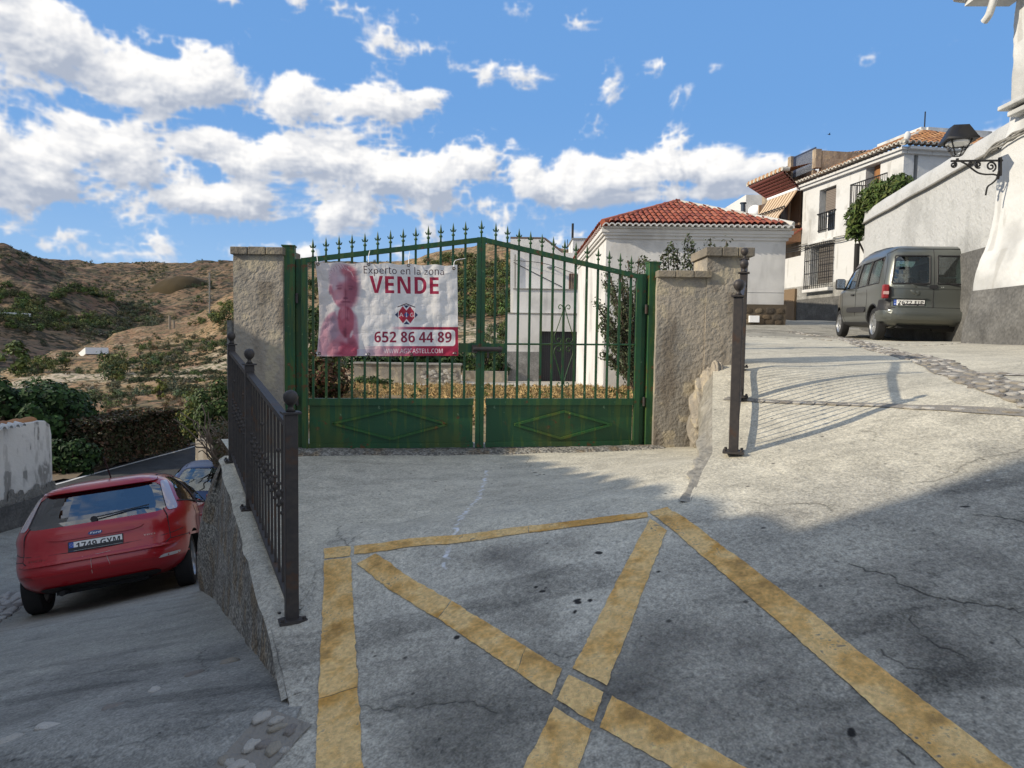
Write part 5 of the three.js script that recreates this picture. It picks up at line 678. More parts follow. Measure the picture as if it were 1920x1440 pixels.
  const seam = (side, pts, r = .005, off = 0) => { const c = []; for (let i = 0; i < pts.length - 1; i++) for (let k = 0; k < 8; k++) c.push(place(side, lerp(pts[i][0], pts[i + 1][0], k / 8), lerp(pts[i][1], pts[i + 1][1], k / 8), off)); c.push(place(side, ...pts[pts.length - 1], off)); return new THREE.TubeGeometry(new THREE.CatmullRomCurve3(c), c.length * 2, r, 5); };
  return { geo, sx, sz, sy, place, slab, face, seam };
}
const ev = new Evaluator(); ev.useGroups = true; ev.attributes = ['position', 'normal', 'uv'];
function carve(geo, m, cuts, liner) { let a = new Brush(geo, m); a.updateMatrixWorld(true); for (const c of cuts) { const b = new Brush(c, liner); b.updateMatrixWorld(true); a = ev.evaluate(a, b, SUBTRACTION); a.updateMatrixWorld(true); } return a; }
const rubber = mat({ color: [.016, .016, .017], roughness: .85 }), liner = mat({ color: [.012, .012, .013], roughness: .9 }), trim = mat({ color: [.02, .02, .022], roughness: .55 }), seatM = mat({ color: [.04, .042, .048], roughness: .9 });
const paneM = phys({ color: [.62, .72, .72], roughness: .02, transmission: 1, thickness: 0, ior: 1.9, side: THREE.DoubleSide }), tintM = phys({ color: [.34, .40, .46], roughness: .02, transmission: 1, thickness: 0, ior: 2.3, side: THREE.DoubleSide });
const alloy = mat({ color: [.45, .46, .47], roughness: .35, metalness: .8 }), lampRed = phys({ color: [.24, .008, .012], roughness: .35, clearcoat: .25 }), lampClear = phys({ color: [.55, .55, .57], roughness: .1, clearcoat: 1 }), chrome = mat({ color: [.7, .7, .7], roughness: .2, metalness: 1 });
function wheel(car, x, z, r, w, s, spokes) {
  const o = new THREE.Group(); o.name = 'wheel'; car.add(o);
  const tp = [[r * .66, -w / 2 + .01], [r * .8, -w / 2], [r * .95, -w / 2 + .012], [r, -w / 2 + .035], [r, w / 2 - .035], [r * .95, w / 2 - .012], [r * .8, w / 2], [r * .66, w / 2 - .01]];
  part(o, 'tyre', T(lathe(tp, 36), x, r, z, 0, 0, Math.PI / 2), rubber);
  const g = [T(lathe([[r * .66, -w / 2 + .012], [r * .62, -w / 2 + .03], [r * .6, w / 2 - .05], [r * .66, w / 2 - .012], [r * .68, w / 2 - .008]], 36), 0, 0, 0)], cap = cyl(.055, .06, .03, 0, w / 2 - .05, 0, 16);
  for (let i = 0; i < spokes; i++) g.push(T(rb(r * .52, .025, .075, .01, r * .36, w / 2 - .05, 0), 0, 0, 0, 0, i / spokes * 6.283)); g.push(cap, cyl(r * .6, r * .6, .01, 0, -w / 2 + .05, 0, 20));
  part(o, 'rim', T(mg(g), x, r, z, 0, 0, s > 0 ? -Math.PI / 2 : Math.PI / 2), alloy); part(o, 'brake_disc', T(cyl(r * .5, r * .5, .02, 0, 0, 0, 20), x - s * .03, r, z, 0, 0, Math.PI / 2), trim);
}
function plate(text, gap) { const c = document.createElement('canvas'); c.width = 512; c.height = 110; const g = c.getContext('2d'); g.fillStyle = '#e9e9e6'; g.fillRect(0, 0, 512, 110); g.fillStyle = '#1c4fae'; g.fillRect(4, 4, 44, 102); g.fillStyle = '#f3d34a'; for (let i = 0; i < 12; i++) { g.beginPath(); g.arc(26 + 14 * Math.cos(i * .5236), 34 + 14 * Math.sin(i * .5236), 2.2, 0, 7); g.fill(); } g.fillStyle = '#fff'; g.font = 'bold 30px sans-serif'; g.fillText('E', 16, 92); g.fillStyle = '#16181c'; g.font = 'bold 96px sans-serif'; const m = g.measureText(text).width; g.save(); g.translate(66, 90); g.scale(430 / m, 1); g.fillText(text, 0, 0); g.restore(); g.strokeStyle = '#222'; g.lineWidth = 4; g.strokeRect(2, 2, 508, 106); const t = new THREE.CanvasTexture(c); t.colorSpace = THREE.SRGBColorSpace; return mat({ map: t, roughness: .45 }); }
function lettering(text, col, font = 'bold 80px sans-serif') { const c = document.createElement('canvas'); c.width = 512; c.height = 110; const g = c.getContext('2d'); g.clearRect(0, 0, 512, 110); g.fillStyle = col; g.font = font; const m = g.measureText(text).width; g.save(); g.translate(6, 88); g.scale(500 / m, 1); g.fillText(text, 0, 0); g.restore(); const t = new THREE.CanvasTexture(c); t.colorSpace = THREE.SRGBColorSpace; return mat({ map: t, transparent: true, roughness: .35, metalness: .3 }); }
function setOn(car, rear, head, up) { const z = head.clone().normalize(), x = V().crossVectors(up, z).normalize(), y = V().crossVectors(z, x); car.quaternion.setFromRotationMatrix(new THREE.Matrix4().makeBasis(x, y, z)); car.position.copy(rear); }
function seats(car, zs, w, y) { for (const z of zs) for (const s of [-1, 1]) { part(car, 'seat', [rb(.5, .16, .5, .05, s * w, y, z), T(rb(.5, .62, .14, .06, 0, .31, 0), s * w, y, z - .25, -.22), rb(.28, .2, .1, .04, s * w, y + .72, z - .40)], seatM); } }
function hatchback(name, label, paint, o) {
  const t = thing(name, label, 'car');
  const prof = [[.10, .30], [.03, .42], [.0, .52], [.02, .60], [.09, .645], [.11, .72], [.13, .86], [.18, .955], [.26, 1.0], [.42, 1.20], [.54, 1.345], [.60, 1.405], [.9, 1.455], [1.4, 1.485], [1.9, 1.48], [2.3, 1.43], [2.75, 1.22], [3.12, 1.02], [3.4, .96], [3.9, .84], [4.2, .70], [4.32, .55], [4.33, .40], [4.25, .24], [3.6, .20], [.6, .20], [.25, .24]];
  const Wf = (y, z) => (y < .95 ? 1 - .10 * Math.pow(clamp((.5 - y) / .35), 1.6) : 1 - .27 * Math.pow((y - .95) / .53, 1.25)) * (1 - .07 * sst(3.4, 4.33, z)) * (1 - .035 * sst(.5, 0, z)) * (1 + .012 * Math.exp(-(((y - .86) / .05) ** 2)));
  const s = shell(prof, .92, 5.2, Wf, 2.1, .78);
  const wells = []; for (const [z, r] of [[.80, .365], [3.44, .365]]) for (const k of [-1, 1]) wells.push(T(cyl(r, r, .42, 0, 0, 0, 32), k * .86, .32, z, 0, 0, Math.PI / 2));
  // openings: rear window, windscreen and side windows, with a hollow cabin behind
  const RW = [[-.71, .955], [.71, .955], [.60, 1.325], [-.60, 1.325]], WS = [[-.74, 1.045], [.74, 1.045], [.57, 1.405], [-.57, 1.405]];
  const sideW = [[[.60, 1.06], [1.28, .985], [1.30, 1.385], [.92, 1.375]], [[1.36, .985], [2.70, .985], [2.30, 1.34], [1.38, 1.40]]];
  const cab = shell([[.40, .58], [.36, .96], [.66, 1.36], [1.4, 1.425], [1.9, 1.42], [2.3, 1.37], [2.85, 1.06], [3.0, .9], [2.95, .5], [2.0, .42]], .84, 5.2, Wf, 1.75, .85).geo(80);
  const cuts = [...wells, cab, s.slab('B', RW, -.30, .06, 14, 8, 9), s.slab('F', WS, -.35, .06, 12, 8, 9)]; for (const q of sideW) for (const d of ['L', 'R']) cuts.push(s.slab(d, q, -.14, .08, 12, 6, 9));
  const body = carve(s.geo(), paint, cuts, liner), bm = new THREE.Mesh(body.geometry, body.material); bm.name = 'body'; bm.castShadow = bm.receiveShadow = true; t.add(bm);
  const rw = part(t, 'rear_window', s.slab('B', RW, -.014, -.008, 14, 8, 9), tintM); part(rw, 'window_band', [s.slab('B', [[-.70, .962], [.70, .962], [.685, 1.0], [-.685, 1.0]], -.024, -.016), s.slab('B', [[-.62, 1.275], [.62, 1.275], [.60, 1.32], [-.60, 1.32]], -.024, -.016)], trim);
  part(t, 'windscreen', s.slab('F', WS, -.014, -.008, 12, 8, 9), paneM); for (const q of sideW) for (const d of ['L', 'R']) part(t, 'side_window', s.slab(d, q, -.014, -.008, 10, 6, 9), tintM); for (const d of ['L', 'R']) part(t, 'window_trim', [s.slab(d, [[.56, 1.045], [2.76, .965], [2.74, .98], [.56, 1.06]], -.004, .006, 16, 1), s.slab(d, [[1.29, .985], [1.36, .985], [1.38, 1.40], [1.31, 1.40]], -.01, .004, 2, 8)], trim);
  part(t, 'dashboard', rb(1.3, .3, .5, .08, 0, .88, 2.75), trim); seats(t, [1.05, 1.85], .36, .55); part(t, 'steering_wheel', T(new THREE.TorusGeometry(.18, .018, 6, 24), .36, .98, 2.36, -.5), trim); part(t, 'inner_mirror', [rb(.24, .07, .03, .02, 0, 1.27, 2.25), bar(V(0, 1.2, 2.25), V(0, 1.1, 2.25), .01)], trim); part(t, 'hanging_ornament', [T(new THREE.OctahedronGeometry(.04), 0, 1.14, 2.23), T(new THREE.OctahedronGeometry(.03), 0, 1.07, 2.23)], trim);
  for (const [z] of [[.80], [3.44]]) for (const k of [-1, 1]) wheel(t, k * .765, z, .318, .205, k, 5);
  // rear: hatch seam, lamps, bumper line, plate, wiper, spoiler
  part(t, 'hatch_seam', [s.seam('B', [[-.66, .985], [-.70, .9], [-.715, .63], [-.66, .585], [.66, .585], [.715, .63], [.70, .9], [.66, .985]], .006, -.002)], trim); part(t, 'bumper_seam', [s.seam('B', [[-.88, .64], [-.72, .63]], .004), s.seam('B', [[.72, .63], [.88, .64]], .004), s.seam('L', [[.06, .66], [.42, .72]], .004), s.seam('R', [[.06, .66], [.42, .72]], .004)], trim);
  for (const k of [-1, 1]) part(t, 'tail_lamp', s.slab('B', k < 0 ? [[-.80, .965], [-.70, .955], [-.605, 1.325], [-.67, 1.33]] : [[.70, .955], [.80, .965], [.67, 1.33], [.605, 1.325]], -.02, .008, 6, 10, 7), o.lamp);
  for (const k of [-1, 1]) { const q = [[.58, .43], [.78, .44], [.80, .475], [.64, .468]]; part(t, 'fog_lamp', s.slab('B', k < 0 ? q.map(([a, b]) => [-a, b]) : [[.58, .43], [.78, .44], [.80, .475], [.64, .468]], -.01, .007, 8, 3, 6), k < 0 ? lampClear : lampRed); }
  part(t, 'bumper_step', s.slab('B', [[-.80, .565], [.80, .565], [.74, .60], [-.74, .60]], -.02, .022, 24, 4, 8), paint); part(t, 'bumper_ridge', s.slab('B', [[-.86, .44], [.86, .44], [.86, .46], [-.86, .46]], -.01, .008, 20, 2), paint); part(t, 'lower_valance', s.slab('B', [[-.55, .235], [.55, .235], [.6, .31], [-.6, .31]], -.02, .008, 14, 4, 8), trim);
  part(t, 'spoiler', s.slab('B', [[-.60, 1.335], [.60, 1.335], [.56, 1.40], [-.56, 1.40]], -.04, .045, 18, 4, 8), paint); part(t, 'handle_recess', s.slab('B', [[-.42, .80], [.42, .80], [.5, .865], [-.5, .865]], -.01, .014, 18, 3, 5), paint);
  const np = part(t, 'number_plate', s.slab('B', [[-.265, .665], [.265, .665], [.265, .775], [-.265, .775]], .004, .012, 6, 2), trim); part(np, 'plate_face', s.face('B', [[.26, .668], [-.26, .668], [-.26, .772], [.26, .772]], .0135), o.plate);
  part(t, 'badge', s.slab('B', [[-.07, .81], [.07, .81], [.07, .862], [-.07, .862]], .012, .02, 8, 6, 2), mat({ color: [.03, .06, .2], roughness: .2 })).add((() => { const m = new THREE.Mesh(s.face('B', [[.055, .82], [-.055, .82], [-.055, .855], [.055, .855]], .0215), o.badge); m.name = 'badge_script'; return m; })());
  part(t, 'model_lettering', s.face('B', [[.66, .615], [.47, .615], [.47, .65], [.66, .65]], .004), o.word1); part(t, 'engine_lettering', s.face('B', [[-.46, .70], [-.58, .70], [-.58, .73], [-.46, .73]], .006), o.word2);
  part(t, 'wiper', [bar(s.place('B', .02, 1.0, .02), s.place('B', -.52, 1.05, .02), .013, .012), T(cyl(.03, .035, .05, 0, 0, 0, 10), ...s.place('B', .02, .985, .01).toArray(), Math.PI / 2)], trim);
  if (o.scratch) part(t, 'scratch', [[[.04, .60], [.05, .40]], [[-.10, .60], [-.13, .47]], [[.30, .575], [.12, .60]], [[-.0, .60], [-.14, .61]]].map((p) => s.seam('B', p, .0022, .002)), mat({ color: [.6, .55, .5] }));
  // sides: doors, handles, mirrors, sill
  for (const d of ['L', 'R']) { part(t, 'door_seam', [s.seam(d, [[1.30, .97], [1.30, .55], [1.42, .34], [2.30, .30], [2.62, .42], [2.74, .8], [2.76, .96]], .004), s.seam(d, [[.98, .97], [1.05, .62], [1.22, .42]], .003)], trim); part(t, 'door_handle', [s.slab(d, [[1.46, .80], [1.66, .80], [1.66, .835], [1.46, .835]], 0, .03, 6, 3, 4)], paint); part(t, 'sill', s.slab(d, [[1.18, .235], [3.05, .235], [3.05, .30], [1.18, .30]], -.02, .012, 14, 3), trim); const k = d === 'L' ? 1 : -1; part(t, 'wing_mirror', [rb(.2, .15, .12, .045, k * (s.sx(2.55, 1.0) + .12), 1.03, 2.52), bar(V(k * s.sx(2.6, .97), .97, 2.6), V(k * (s.sx(2.55, 1.0) + .08), .99, 2.53), .05)], paint); part(t, 'mirror_glass', rb(.15, .1, .01, .004, k * (s.sx(2.55, 1.0) + .12), 1.035, 2.457), chrome); part(t, 'fuel_or_side_strip', s.slab(d, [[.55, .62], [3.9, .55], [3.9, .575], [.55, .65]], -.002, .006, 24, 2), paint); }
  // front
  for (const k of [-1, 1]) { const q = [[.45, .66], [.82, .70], [.78, .80], [.52, .77]]; part(t, 'headlamp', s.slab('F', k < 0 ? q.map(([a, b]) => [-a, b]) : q, -.02, .01, 8, 5, 4), lampClear); } part(t, 'grille', s.slab('F', [[-.5, .33], [.5, .33], [.45, .52], [-.45, .52]], -.02, .008, 12, 4, 5), trim); part(t, 'bonnet_seam', [s.seam('T', [[-.72, 3.1], [-.66, 3.9]], .004), s.seam('T', [[.72, 3.1], [.66, 3.9]], .004)], trim);
  part(t, 'roof_antenna', bar(V(0, 1.47, 1.15), V(0, 1.72, .88), .008, .008, 6), trim); part(t, 'underside', [bx(1.3, .12, 2.2, 0, .25, 2.1), bx(.9, .1, .5, 0, .26, .5), T(cyl(.03, .03, .3, 0, 0, 0, 8), .35, .24, .2, Math.PI / 2)], liner); part(t, 'roof_gutter', [s.seam('T', [[-.54, .9], [-.57, 2.1]], .008), s.seam('T', [[.54, .9], [.57, 2.1]], .008)], trim);
  return t;
}
{
  const paint = phys({ color: [.40, .008, .016], roughness: .3, clearcoat: .7, clearcoatRoughness: .1, metalness: .05 });
  const badge = lettering('Ford', '#dfe6f2', 'italic bold 90px serif'), car = hatchback('red_hatchback', 'dark red hatchback parked facing downhill beside the retaining wall', paint, { lamp: phys({ color: [.50, .42, .44], roughness: .12, clearcoat: 1 }), plate: plate('1749 GYM'), badge, word1: lettering('FOCUS', '#7d3a35'), word2: lettering('TDCi', '#d9b9b0'), scratch: true });
  const h = V(-.31, 0, -.95).normalize(), rl = V(-5.21, 0, -7.75), rr = V(-3.81, 0, -8.25), mid = rl.clone().add(rr).multiplyScalar(.5), gy = (p) => LD(p.x, -p.z);
  const rt = V(.95, 0, -.31).normalize(), a = mid.clone().addScaledVector(rt, -.76), b = mid.clone().addScaledVector(rt, .76), c = mid.clone().addScaledVector(h, 2.64); for (const p of [a, b, c]) p.y = gy(p);
  const up = V().crossVectors(b.clone().sub(a), c.clone().sub(a)).normalize(), m = a.clone().add(b).multiplyScalar(.5), head = c.clone().sub(m).normalize(); if (up.y < 0) up.negate();
  setOn(car, m.addScaledVector(head, -.80), head, up); car.scale.set(.985, .955, .985);
  const bp = phys({ color: [.012, .03, .11], roughness: .5, clearcoat: .25, clearcoatRoughness: .2 });
  const blue = hatchback('blue_hatchback', 'dark blue car facing uphill beyond the red hatchback', bp, { lamp: lampRed, plate: plate('3306 HBK'), badge, word1: lettering(' ', '#888'), word2: lettering(' ', '#888') });
  blue.children.filter((q) => /lettering|number_plate|badge/.test(q.name)).forEach((q) => blue.remove(q));
  const h2 = V(.34, 0, .94).normalize(), c0 = V(-6.55, 0, -15.6); const p0 = c0.clone(), p1 = c0.clone().addScaledVector(h2, 2.64), p2 = c0.clone().addScaledVector(V(.94, 0, -.34), 1.5); for (const p of [p0, p1, p2]) p.y = gy(p); const u2 = V().crossVectors(p1.clone().sub(p0), p2.clone().sub(p0)).normalize(); if (u2.y < 0) u2.negate(); const hd = p1.clone().sub(p0).normalize(); setOn(blue, p0.addScaledVector(hd, -.8), hd, u2);
}
{ // grey green van
  const paint = phys({ color: [.115, .124, .113], roughness: .34, clearcoat: .7, clearcoatRoughness: .15, metalness: .45 });
  const t = thing('grey_van', 'grey green small van with dented rear door parked by the white garden wall', 'van');
  const prof = [[.12, .34], [.0, .40], [-.02, .50], [.0, .60], [.05, .64], [.05, 1.0], [.09, 1.25], [.17, 1.60], [.24, 1.74], [.36, 1.80], [.8, 1.83], [1.6, 1.83], [2.1, 1.79], [2.45, 1.66], [2.85, 1.36], [3.1, 1.15], [3.5, 1.06], [3.9, .92], [4.08, .74], [4.12, .5], [4.06, .26], [3.6, .22], [.6, .24], [.2, .28]];
  const Wf = (y, z) => (y < 1.08 ? 1 - .06 * Math.pow(clamp((.5 - y) / .3), 1.6) : 1 - .17 * Math.pow((y - 1.08) / .75, 1.4)) * (1 - .10 * sst(3.2, 4.1, z)) * (1 + .012 * Math.exp(-(((y - .98) / .06) ** 2)));
  const s = shell(prof, .862, 8.5, Wf, 2.0, .95);
  const wells = []; for (const z of [.66, 3.35]) for (const k of [-1, 1]) wells.push(T(cyl(.37, .37, .42, 0, 0, 0, 32), k * .82, .32, z, 0, 0, Math.PI / 2));
  const RWl = [[.065, 1.08], [.70, 1.08], [.64, 1.60], [.065, 1.60]], RWr = [[-.70, 1.08], [-.065, 1.08], [-.065, 1.60], [-.64, 1.60]], WS = [[-.70, 1.2], [.70, 1.2], [.58, 1.68], [-.58, 1.68]];
  const SW = [[[.42, 1.10], [1.10, 1.08], [1.10, 1.56], [.46, 1.60]], [[1.16, 1.08], [1.85, 1.06], [1.80, 1.55], [1.16, 1.56]], [[1.98, 1.06], [2.98, 1.06], [2.52, 1.46], [1.96, 1.54]]];
  const cab = shell([[.24, .5], [.22, 1.0], [.28, 1.6], [.5, 1.75], [1.6, 1.77], [2.1, 1.73], [2.45, 1.58], [3.0, 1.12], [3.1, .9], [3.0, .5]], .785, 8.5, Wf, 1.7, 1.05).geo(80);
  const cuts = [...wells, cab, s.slab('B', RWl, -.3, .07, 10, 8, 7), s.slab('B', RWr, -.3, .07, 10, 8, 7), s.slab('F', WS, -.35, .06, 10, 8, 8)]; for (const q of SW) for (const d of ['L', 'R']) cuts.push(s.slab(d, q, -.14, .08, 10, 6, 9));
  const body = carve(s.geo(170), paint, cuts, liner), bm = new THREE.Mesh(body.geometry, body.material); bm.name = 'body'; bm.castShadow = bm.receiveShadow = true; t.add(bm);
  for (const q of [RWl, RWr]) { const w = part(t, 'rear_window', s.slab('B', q, -.012, -.006, 8, 6, 7), paneM); const c = q.map(([a, b]) => [a, b]); part(w, 'window_seal', s.seam('B', [c[0], c[1], c[2], c[3], c[0]].map(([a, b]) => [a * 1.0, b]), .016, -.002), trim); }
  part(t, 'windscreen', s.slab('F', WS, -.014, -.008, 10, 6, 8), paneM); for (const q of SW) for (const d of ['L', 'R']) { const w = part(t, 'side_window', s.slab(d, q, -.014, -.008, 8, 6, 9), paneM); part(w, 'window_seal', s.seam(d, [...q, q[0]], .012, -.002), trim); }
  part(t, 'dashboard', rb(1.3, .35, .5, .08, 0, .95, 2.8), trim); seats(t, [1.1, 2.0], .36, .62); part(t, 'steering_wheel', T(new THREE.TorusGeometry(.19, .018, 6, 24), .36, 1.1, 2.45, -.6), trim); part(t, 'luggage', [rb(.5, .3, .3, .05, -.35, .95, .55), T(rb(.4, .02, .5, .005), -.35, 1.16, .5, .2)], mat({ color: [.25, .27, .28] }));
  for (const z of [.66, 3.35]) for (const k of [-1, 1]) wheel(t, k * .745, z, .315, .185, k, 8);
  part(t, 'door_seam', [s.seam('B', [[.0, .63], [.0, 1.72]], .007), s.seam('B', [[-.80, .64], [.80, .64]], .006), s.seam('B', [[.80, .64], [.80, 1.1], [.72, 1.66], [.6, 1.735], [-.6, 1.735], [-.72, 1.66], [-.80, 1.1], [-.80, .64]], .005)], trim);
  part(t, 'rear_bumper', [s.slab('B', [[-.84, .38], [.84, .38], [.84, .58], [-.84, .58]], -.06, .05, 26, 6, 8), s.slab('L', [[.0, .38], [.40, .36], [.40, .56], [.02, .58]], -.02, .035, 8, 5, 8), s.slab('R', [[.0, .38], [.40, .36], [.40, .56], [.02, .58]], -.02, .035, 8, 5, 8)], paint, 'body coloured rear bumper'); for (const d of ['L', 'R']) part(t, 'bumper_corner', s.slab(d, [[.04, .585], [.38, .585], [.36, .78], [.06, .78]], -.01, .012, 8, 5, 6), trim, 'black plastic corner piece');
  for (const k of [1, -1]) { const d = k > 0 ? 'L' : 'R', tl = part(t, 'tail_lamp', rb(.105, .26, .12, .022, k * .812, .925, .085, 4), lampRed); part(tl, 'reversing_lamp', rb(.095, .06, .02, .006, k * .812, .90, .030), phys({ color: [.55, .36, .34], roughness: .15, clearcoat: 1 })); }
  const np = part(t, 'number_plate', s.slab('B', [[.13, .665], [.67, .665], [.67, .785], [.13, .785]], .004, .012, 6, 2), trim); part(np, 'plate_face', s.face('B', [[.665, .67], [.135, .67], [.135, .78], [.665, .78]], .0135), plate('7672 FJP')); part(t, 'plate_light_bar', s.slab('B', [[.10, .80], [.72, .80], [.70, .835], [.12, .835]], -.01, .035, 12, 3, 6), paint); part(t, 'plate_recess', s.slab('B', [[.09, .64], [.70, .64], [.70, .80], [.09, .80]], -.006, .003, 8, 4), mat({ color: [.08, .095, .085], roughness: .5 }));
  part(t, 'door_handle', s.slab('B', [[-.06, .985], [.075, .985], [.075, 1.06], [-.06, 1.06]], -.01, .022, 6, 4, 6), trim); for (const [a, b, c, d] of [[.12, 1.05, .33, 1.075], [-.42, 1.05, -.2, 1.10]]) part(t, 'wiper', bar(s.place('B', a, b, .02), s.place('B', c, d, .02), .02, .016), trim);
  const dent = (x, y, w, h, dz) => T(new THREE.SphereGeometry(1, 16, 12).scale(w, h, dz), ...s.place('B', x, y, -.002).toArray(), 0, 0, .6); part(t, 'dent', [dent(.33, .92, .07, .035, .02), dent(.27, .90, .05, .05, .015), dent(.33, 1.03, .06, .02, .016)], paint, 'creased dent in the rear door');
  part(t, 'door_crease', s.slab('B', [[-.78, .985], [.78, .985], [.78, 1.0], [-.78, 1.0]], -.01, .008, 26, 2), paint); part(t, 'maker_lettering', s.face('B', [[.72, 1.02], [.5, 1.02], [.5, 1.05], [.72, 1.05]], .003), lettering('CITROEN', '#aeb6ae')); part(t, 'trim_badge', s.face('B', [[-.12, 1.0], [-.17, 1.0], [-.17, 1.04], [-.12, 1.04]], .012), lettering('LX', '#c9cec9'));
  for (const d of ['L', 'R']) { const k = d === 'L' ? 1 : -1; part(t, 'side_moulding', [s.slab(d, [[1.14, .55], [2.55, .55], [2.55, .66], [1.14, .66]], -.01, .02, 16, 3, 10)], trim); part(t, 'side_seam', [s.seam(d, [[1.10, 1.0], [1.10, .36]], .005), s.seam(d, [[1.92, 1.66], [1.92, .32], [2.75, .30]], .005), s.seam(d, [[2.75, .30], [3.0, .6], [3.02, 1.05]], .005)], trim); part(t, 'sill', s.slab(d, [[1.02, .25], [2.98, .25], [2.98, .34], [1.02, .34]], -.02, .012, 12, 3), trim); part(t, 'side_handle', s.slab(d, [[2.05, .90], [2.22, .90], [2.22, .94], [2.05, .94]], 0, .03, 5, 3, 4), trim); part(t, 'arch_trim', s.seam(d, [...Array(13)].map((_, i) => { const a = Math.PI * (i / 12) * 1.06 - .1; return [.66 + .385 * Math.cos(a), .32 + .385 * Math.sin(a)]; }), .012), trim); part(t, 'wing_mirror', [rb(.2, .24, .12, .04, k * (s.sx(2.75, 1.1) + .13), 1.18, 2.78), bar(V(k * s.sx(2.8, 1.08), 1.08, 2.8), V(k * (s.sx(2.75, 1.1) + .1), 1.1, 2.78), .06)], trim); part(t, 'mirror_glass', rb(.16, .19, .01, .004, k * (s.sx(2.75, 1.1) + .13), 1.185, 2.717), chrome); }
  part(t, 'underside', [bx(1.3, .14, 2.4, 0, .32, 1.9), bx(.9, .1, .4, .1, .3, .35), T(cyl(.1, .1, .6, 0, 0, 0, 10), -.4, .3, .3, 0, 0, Math.PI / 2)], liner); for (const k of [-1, 1]) part(t, 'roof_rail', s.seam('T', [[k * .62, .5], [k * .62, 2.3]], .010), trim);
  for (const k of [-1, 1]) part(t, 'headlamp', s.slab('F', (k < 0 ? [[-.75, .72], [-.45, .70], [-.48, .86], [-.7, .88]] : [[.45, .70], [.75, .72], [.7, .88], [.48, .86]]), -.02, .01, 6, 5, 4), lampClear);
  const rlw = P(1643, 636, 14), h = V(.2, 0, -.98).normalize(), g = (p) => SD(p.x, -p.z); const rt = V(.98, 0, .2).normalize(), ax = rlw.clone().addScaledVector(rt, .745), a = ax.clone().addScaledVector(rt, -.745), b = ax.clone().addScaledVector(rt, .745), c = ax.clone().addScaledVector(h, 2.69); for (const p of [a, b, c]) p.y = g(p);
  const up = V().crossVectors(b.clone().sub(a), c.clone().sub(a)).normalize(); if (up.y < 0) up.negate(); const m = a.clone().add(b).multiplyScalar(.5), head = c.clone().sub(m).normalize(); setOn(t, m.addScaledVector(head, -.66), head, up);
}
// ---------- hills ----------
function hillSheet(cols, nu, nv, rough, colorAt, seed) {   // cols: [pixel column, [[row, distance], ...from near to far]]
  const n = cols[0][1].length, at = (px, t) => { let i = 1; while (i < cols.length - 1 && cols[i][0] < px) i++; const [a, b] = [cols[i - 1], cols[i]], k = clamp((px - a[0]) / (b[0] - a[0])), kk = k * k * (3 - 2 * k) * .4 + k * .6, f = clamp(t) * (n - 1), j = Math.min(n - 2, Math.floor(f)), m = f - j; const row = (c) => [lerp(c[j][0], c[j + 1][0], m), lerp(c[j][1], c[j + 1][1], m)]; const p = row(a[1]), q = row(b[1]); return [lerp(p[0], q[0], kk), lerp(p[1], q[1], kk)]; };
  const point = (px, t) => { const [py, d] = at(px, t), p = P(px, py, d), a = fbm(p.x / 26 + 50, p.z / 26, 5, seed) - .5, w = sst(0, .25, t) * (1 - .6 * sst(.85, 1, t)); p.y += a * rough * w * 2 + (fbm(p.x / 6, p.z / 6, 3, seed + 3) - .5) * rough * .35 * w; return p; };
  const x0 = cols[0][0], x1 = cols[cols.length - 1][0], g = gridGeo(nu, nv, (u, v) => point(lerp(x0, x1, u), v)), p = g.attributes.position, c = new Float32Array(p.count * 3), nn = g.attributes.normal;
  for (let i = 0; i < p.count; i++) { const q = colorAt(p.getX(i), p.getY(i), p.getZ(i), nn.getY(i), i / (nu + 1) / nv); c.set(q, i * 3); }
  g.setAttribute('color', new THREE.BufferAttribute(c, 3)); g.userData.keepUV = true; g.setAttribute('uv', new THREE.BufferAttribute(new Float32Array(p.count * 2).map((_, i) => (i % 2 ? -p.getZ(i >> 1) + p.getY(i >> 1) : p.getX(i >> 1))), 2));
  return { g, point, rowT(px, py) { let a = 0, b = 1; for (let i = 0; i < 30; i++) { const m = (a + b) / 2; at(px, m)[0] > py ? a = m : b = m; } return a; }, on(px, py) { return point(px, this.rowT(px, py)); } };
}
const speck = (per, metres, s, th) => tex(1024, (u, v) => { const a = fbm(u * per, v * per, 3, s, per), b = fbm(u * per * .25, v * per * .25, 4, s + 5, per * .25), c = fbm(u * per * 2, v * per * 2, 3, s + 9, per * 2); let m = mixc([.80, .76, .72], [1, .96, .90], c); m = mixc(m, [.40, .42, .28], sst(th, th + .07, a + (b - .5) * .35) * .9); return mixc(m, [1, 1, .98], sst(.64, .74, c) * sst(.5, .6, b) * .6); }, true, metres);
const hillB = bumpTex(512, 20, 14, 5, 95, .6), hillM = new THREE.MeshStandardMaterial({ vertexColors: true, roughness: 1, bumpMap: hillB, bumpScale: .28, map: speck(40, 30, 871, .54) }), farM = new THREE.MeshStandardMaterial({ vertexColors: true, roughness: 1, bumpMap: bumpTex(512, 20, 60, 5, 96, .6), bumpScale: 1.1, map: speck(48, 130, 881, .52) });
const dry = [.42, .31, .185], brown = [.29, .19, .115], olive = [.14, .145, .068], pale = [.54, .49, .40], rust = [.36, .20, .11];
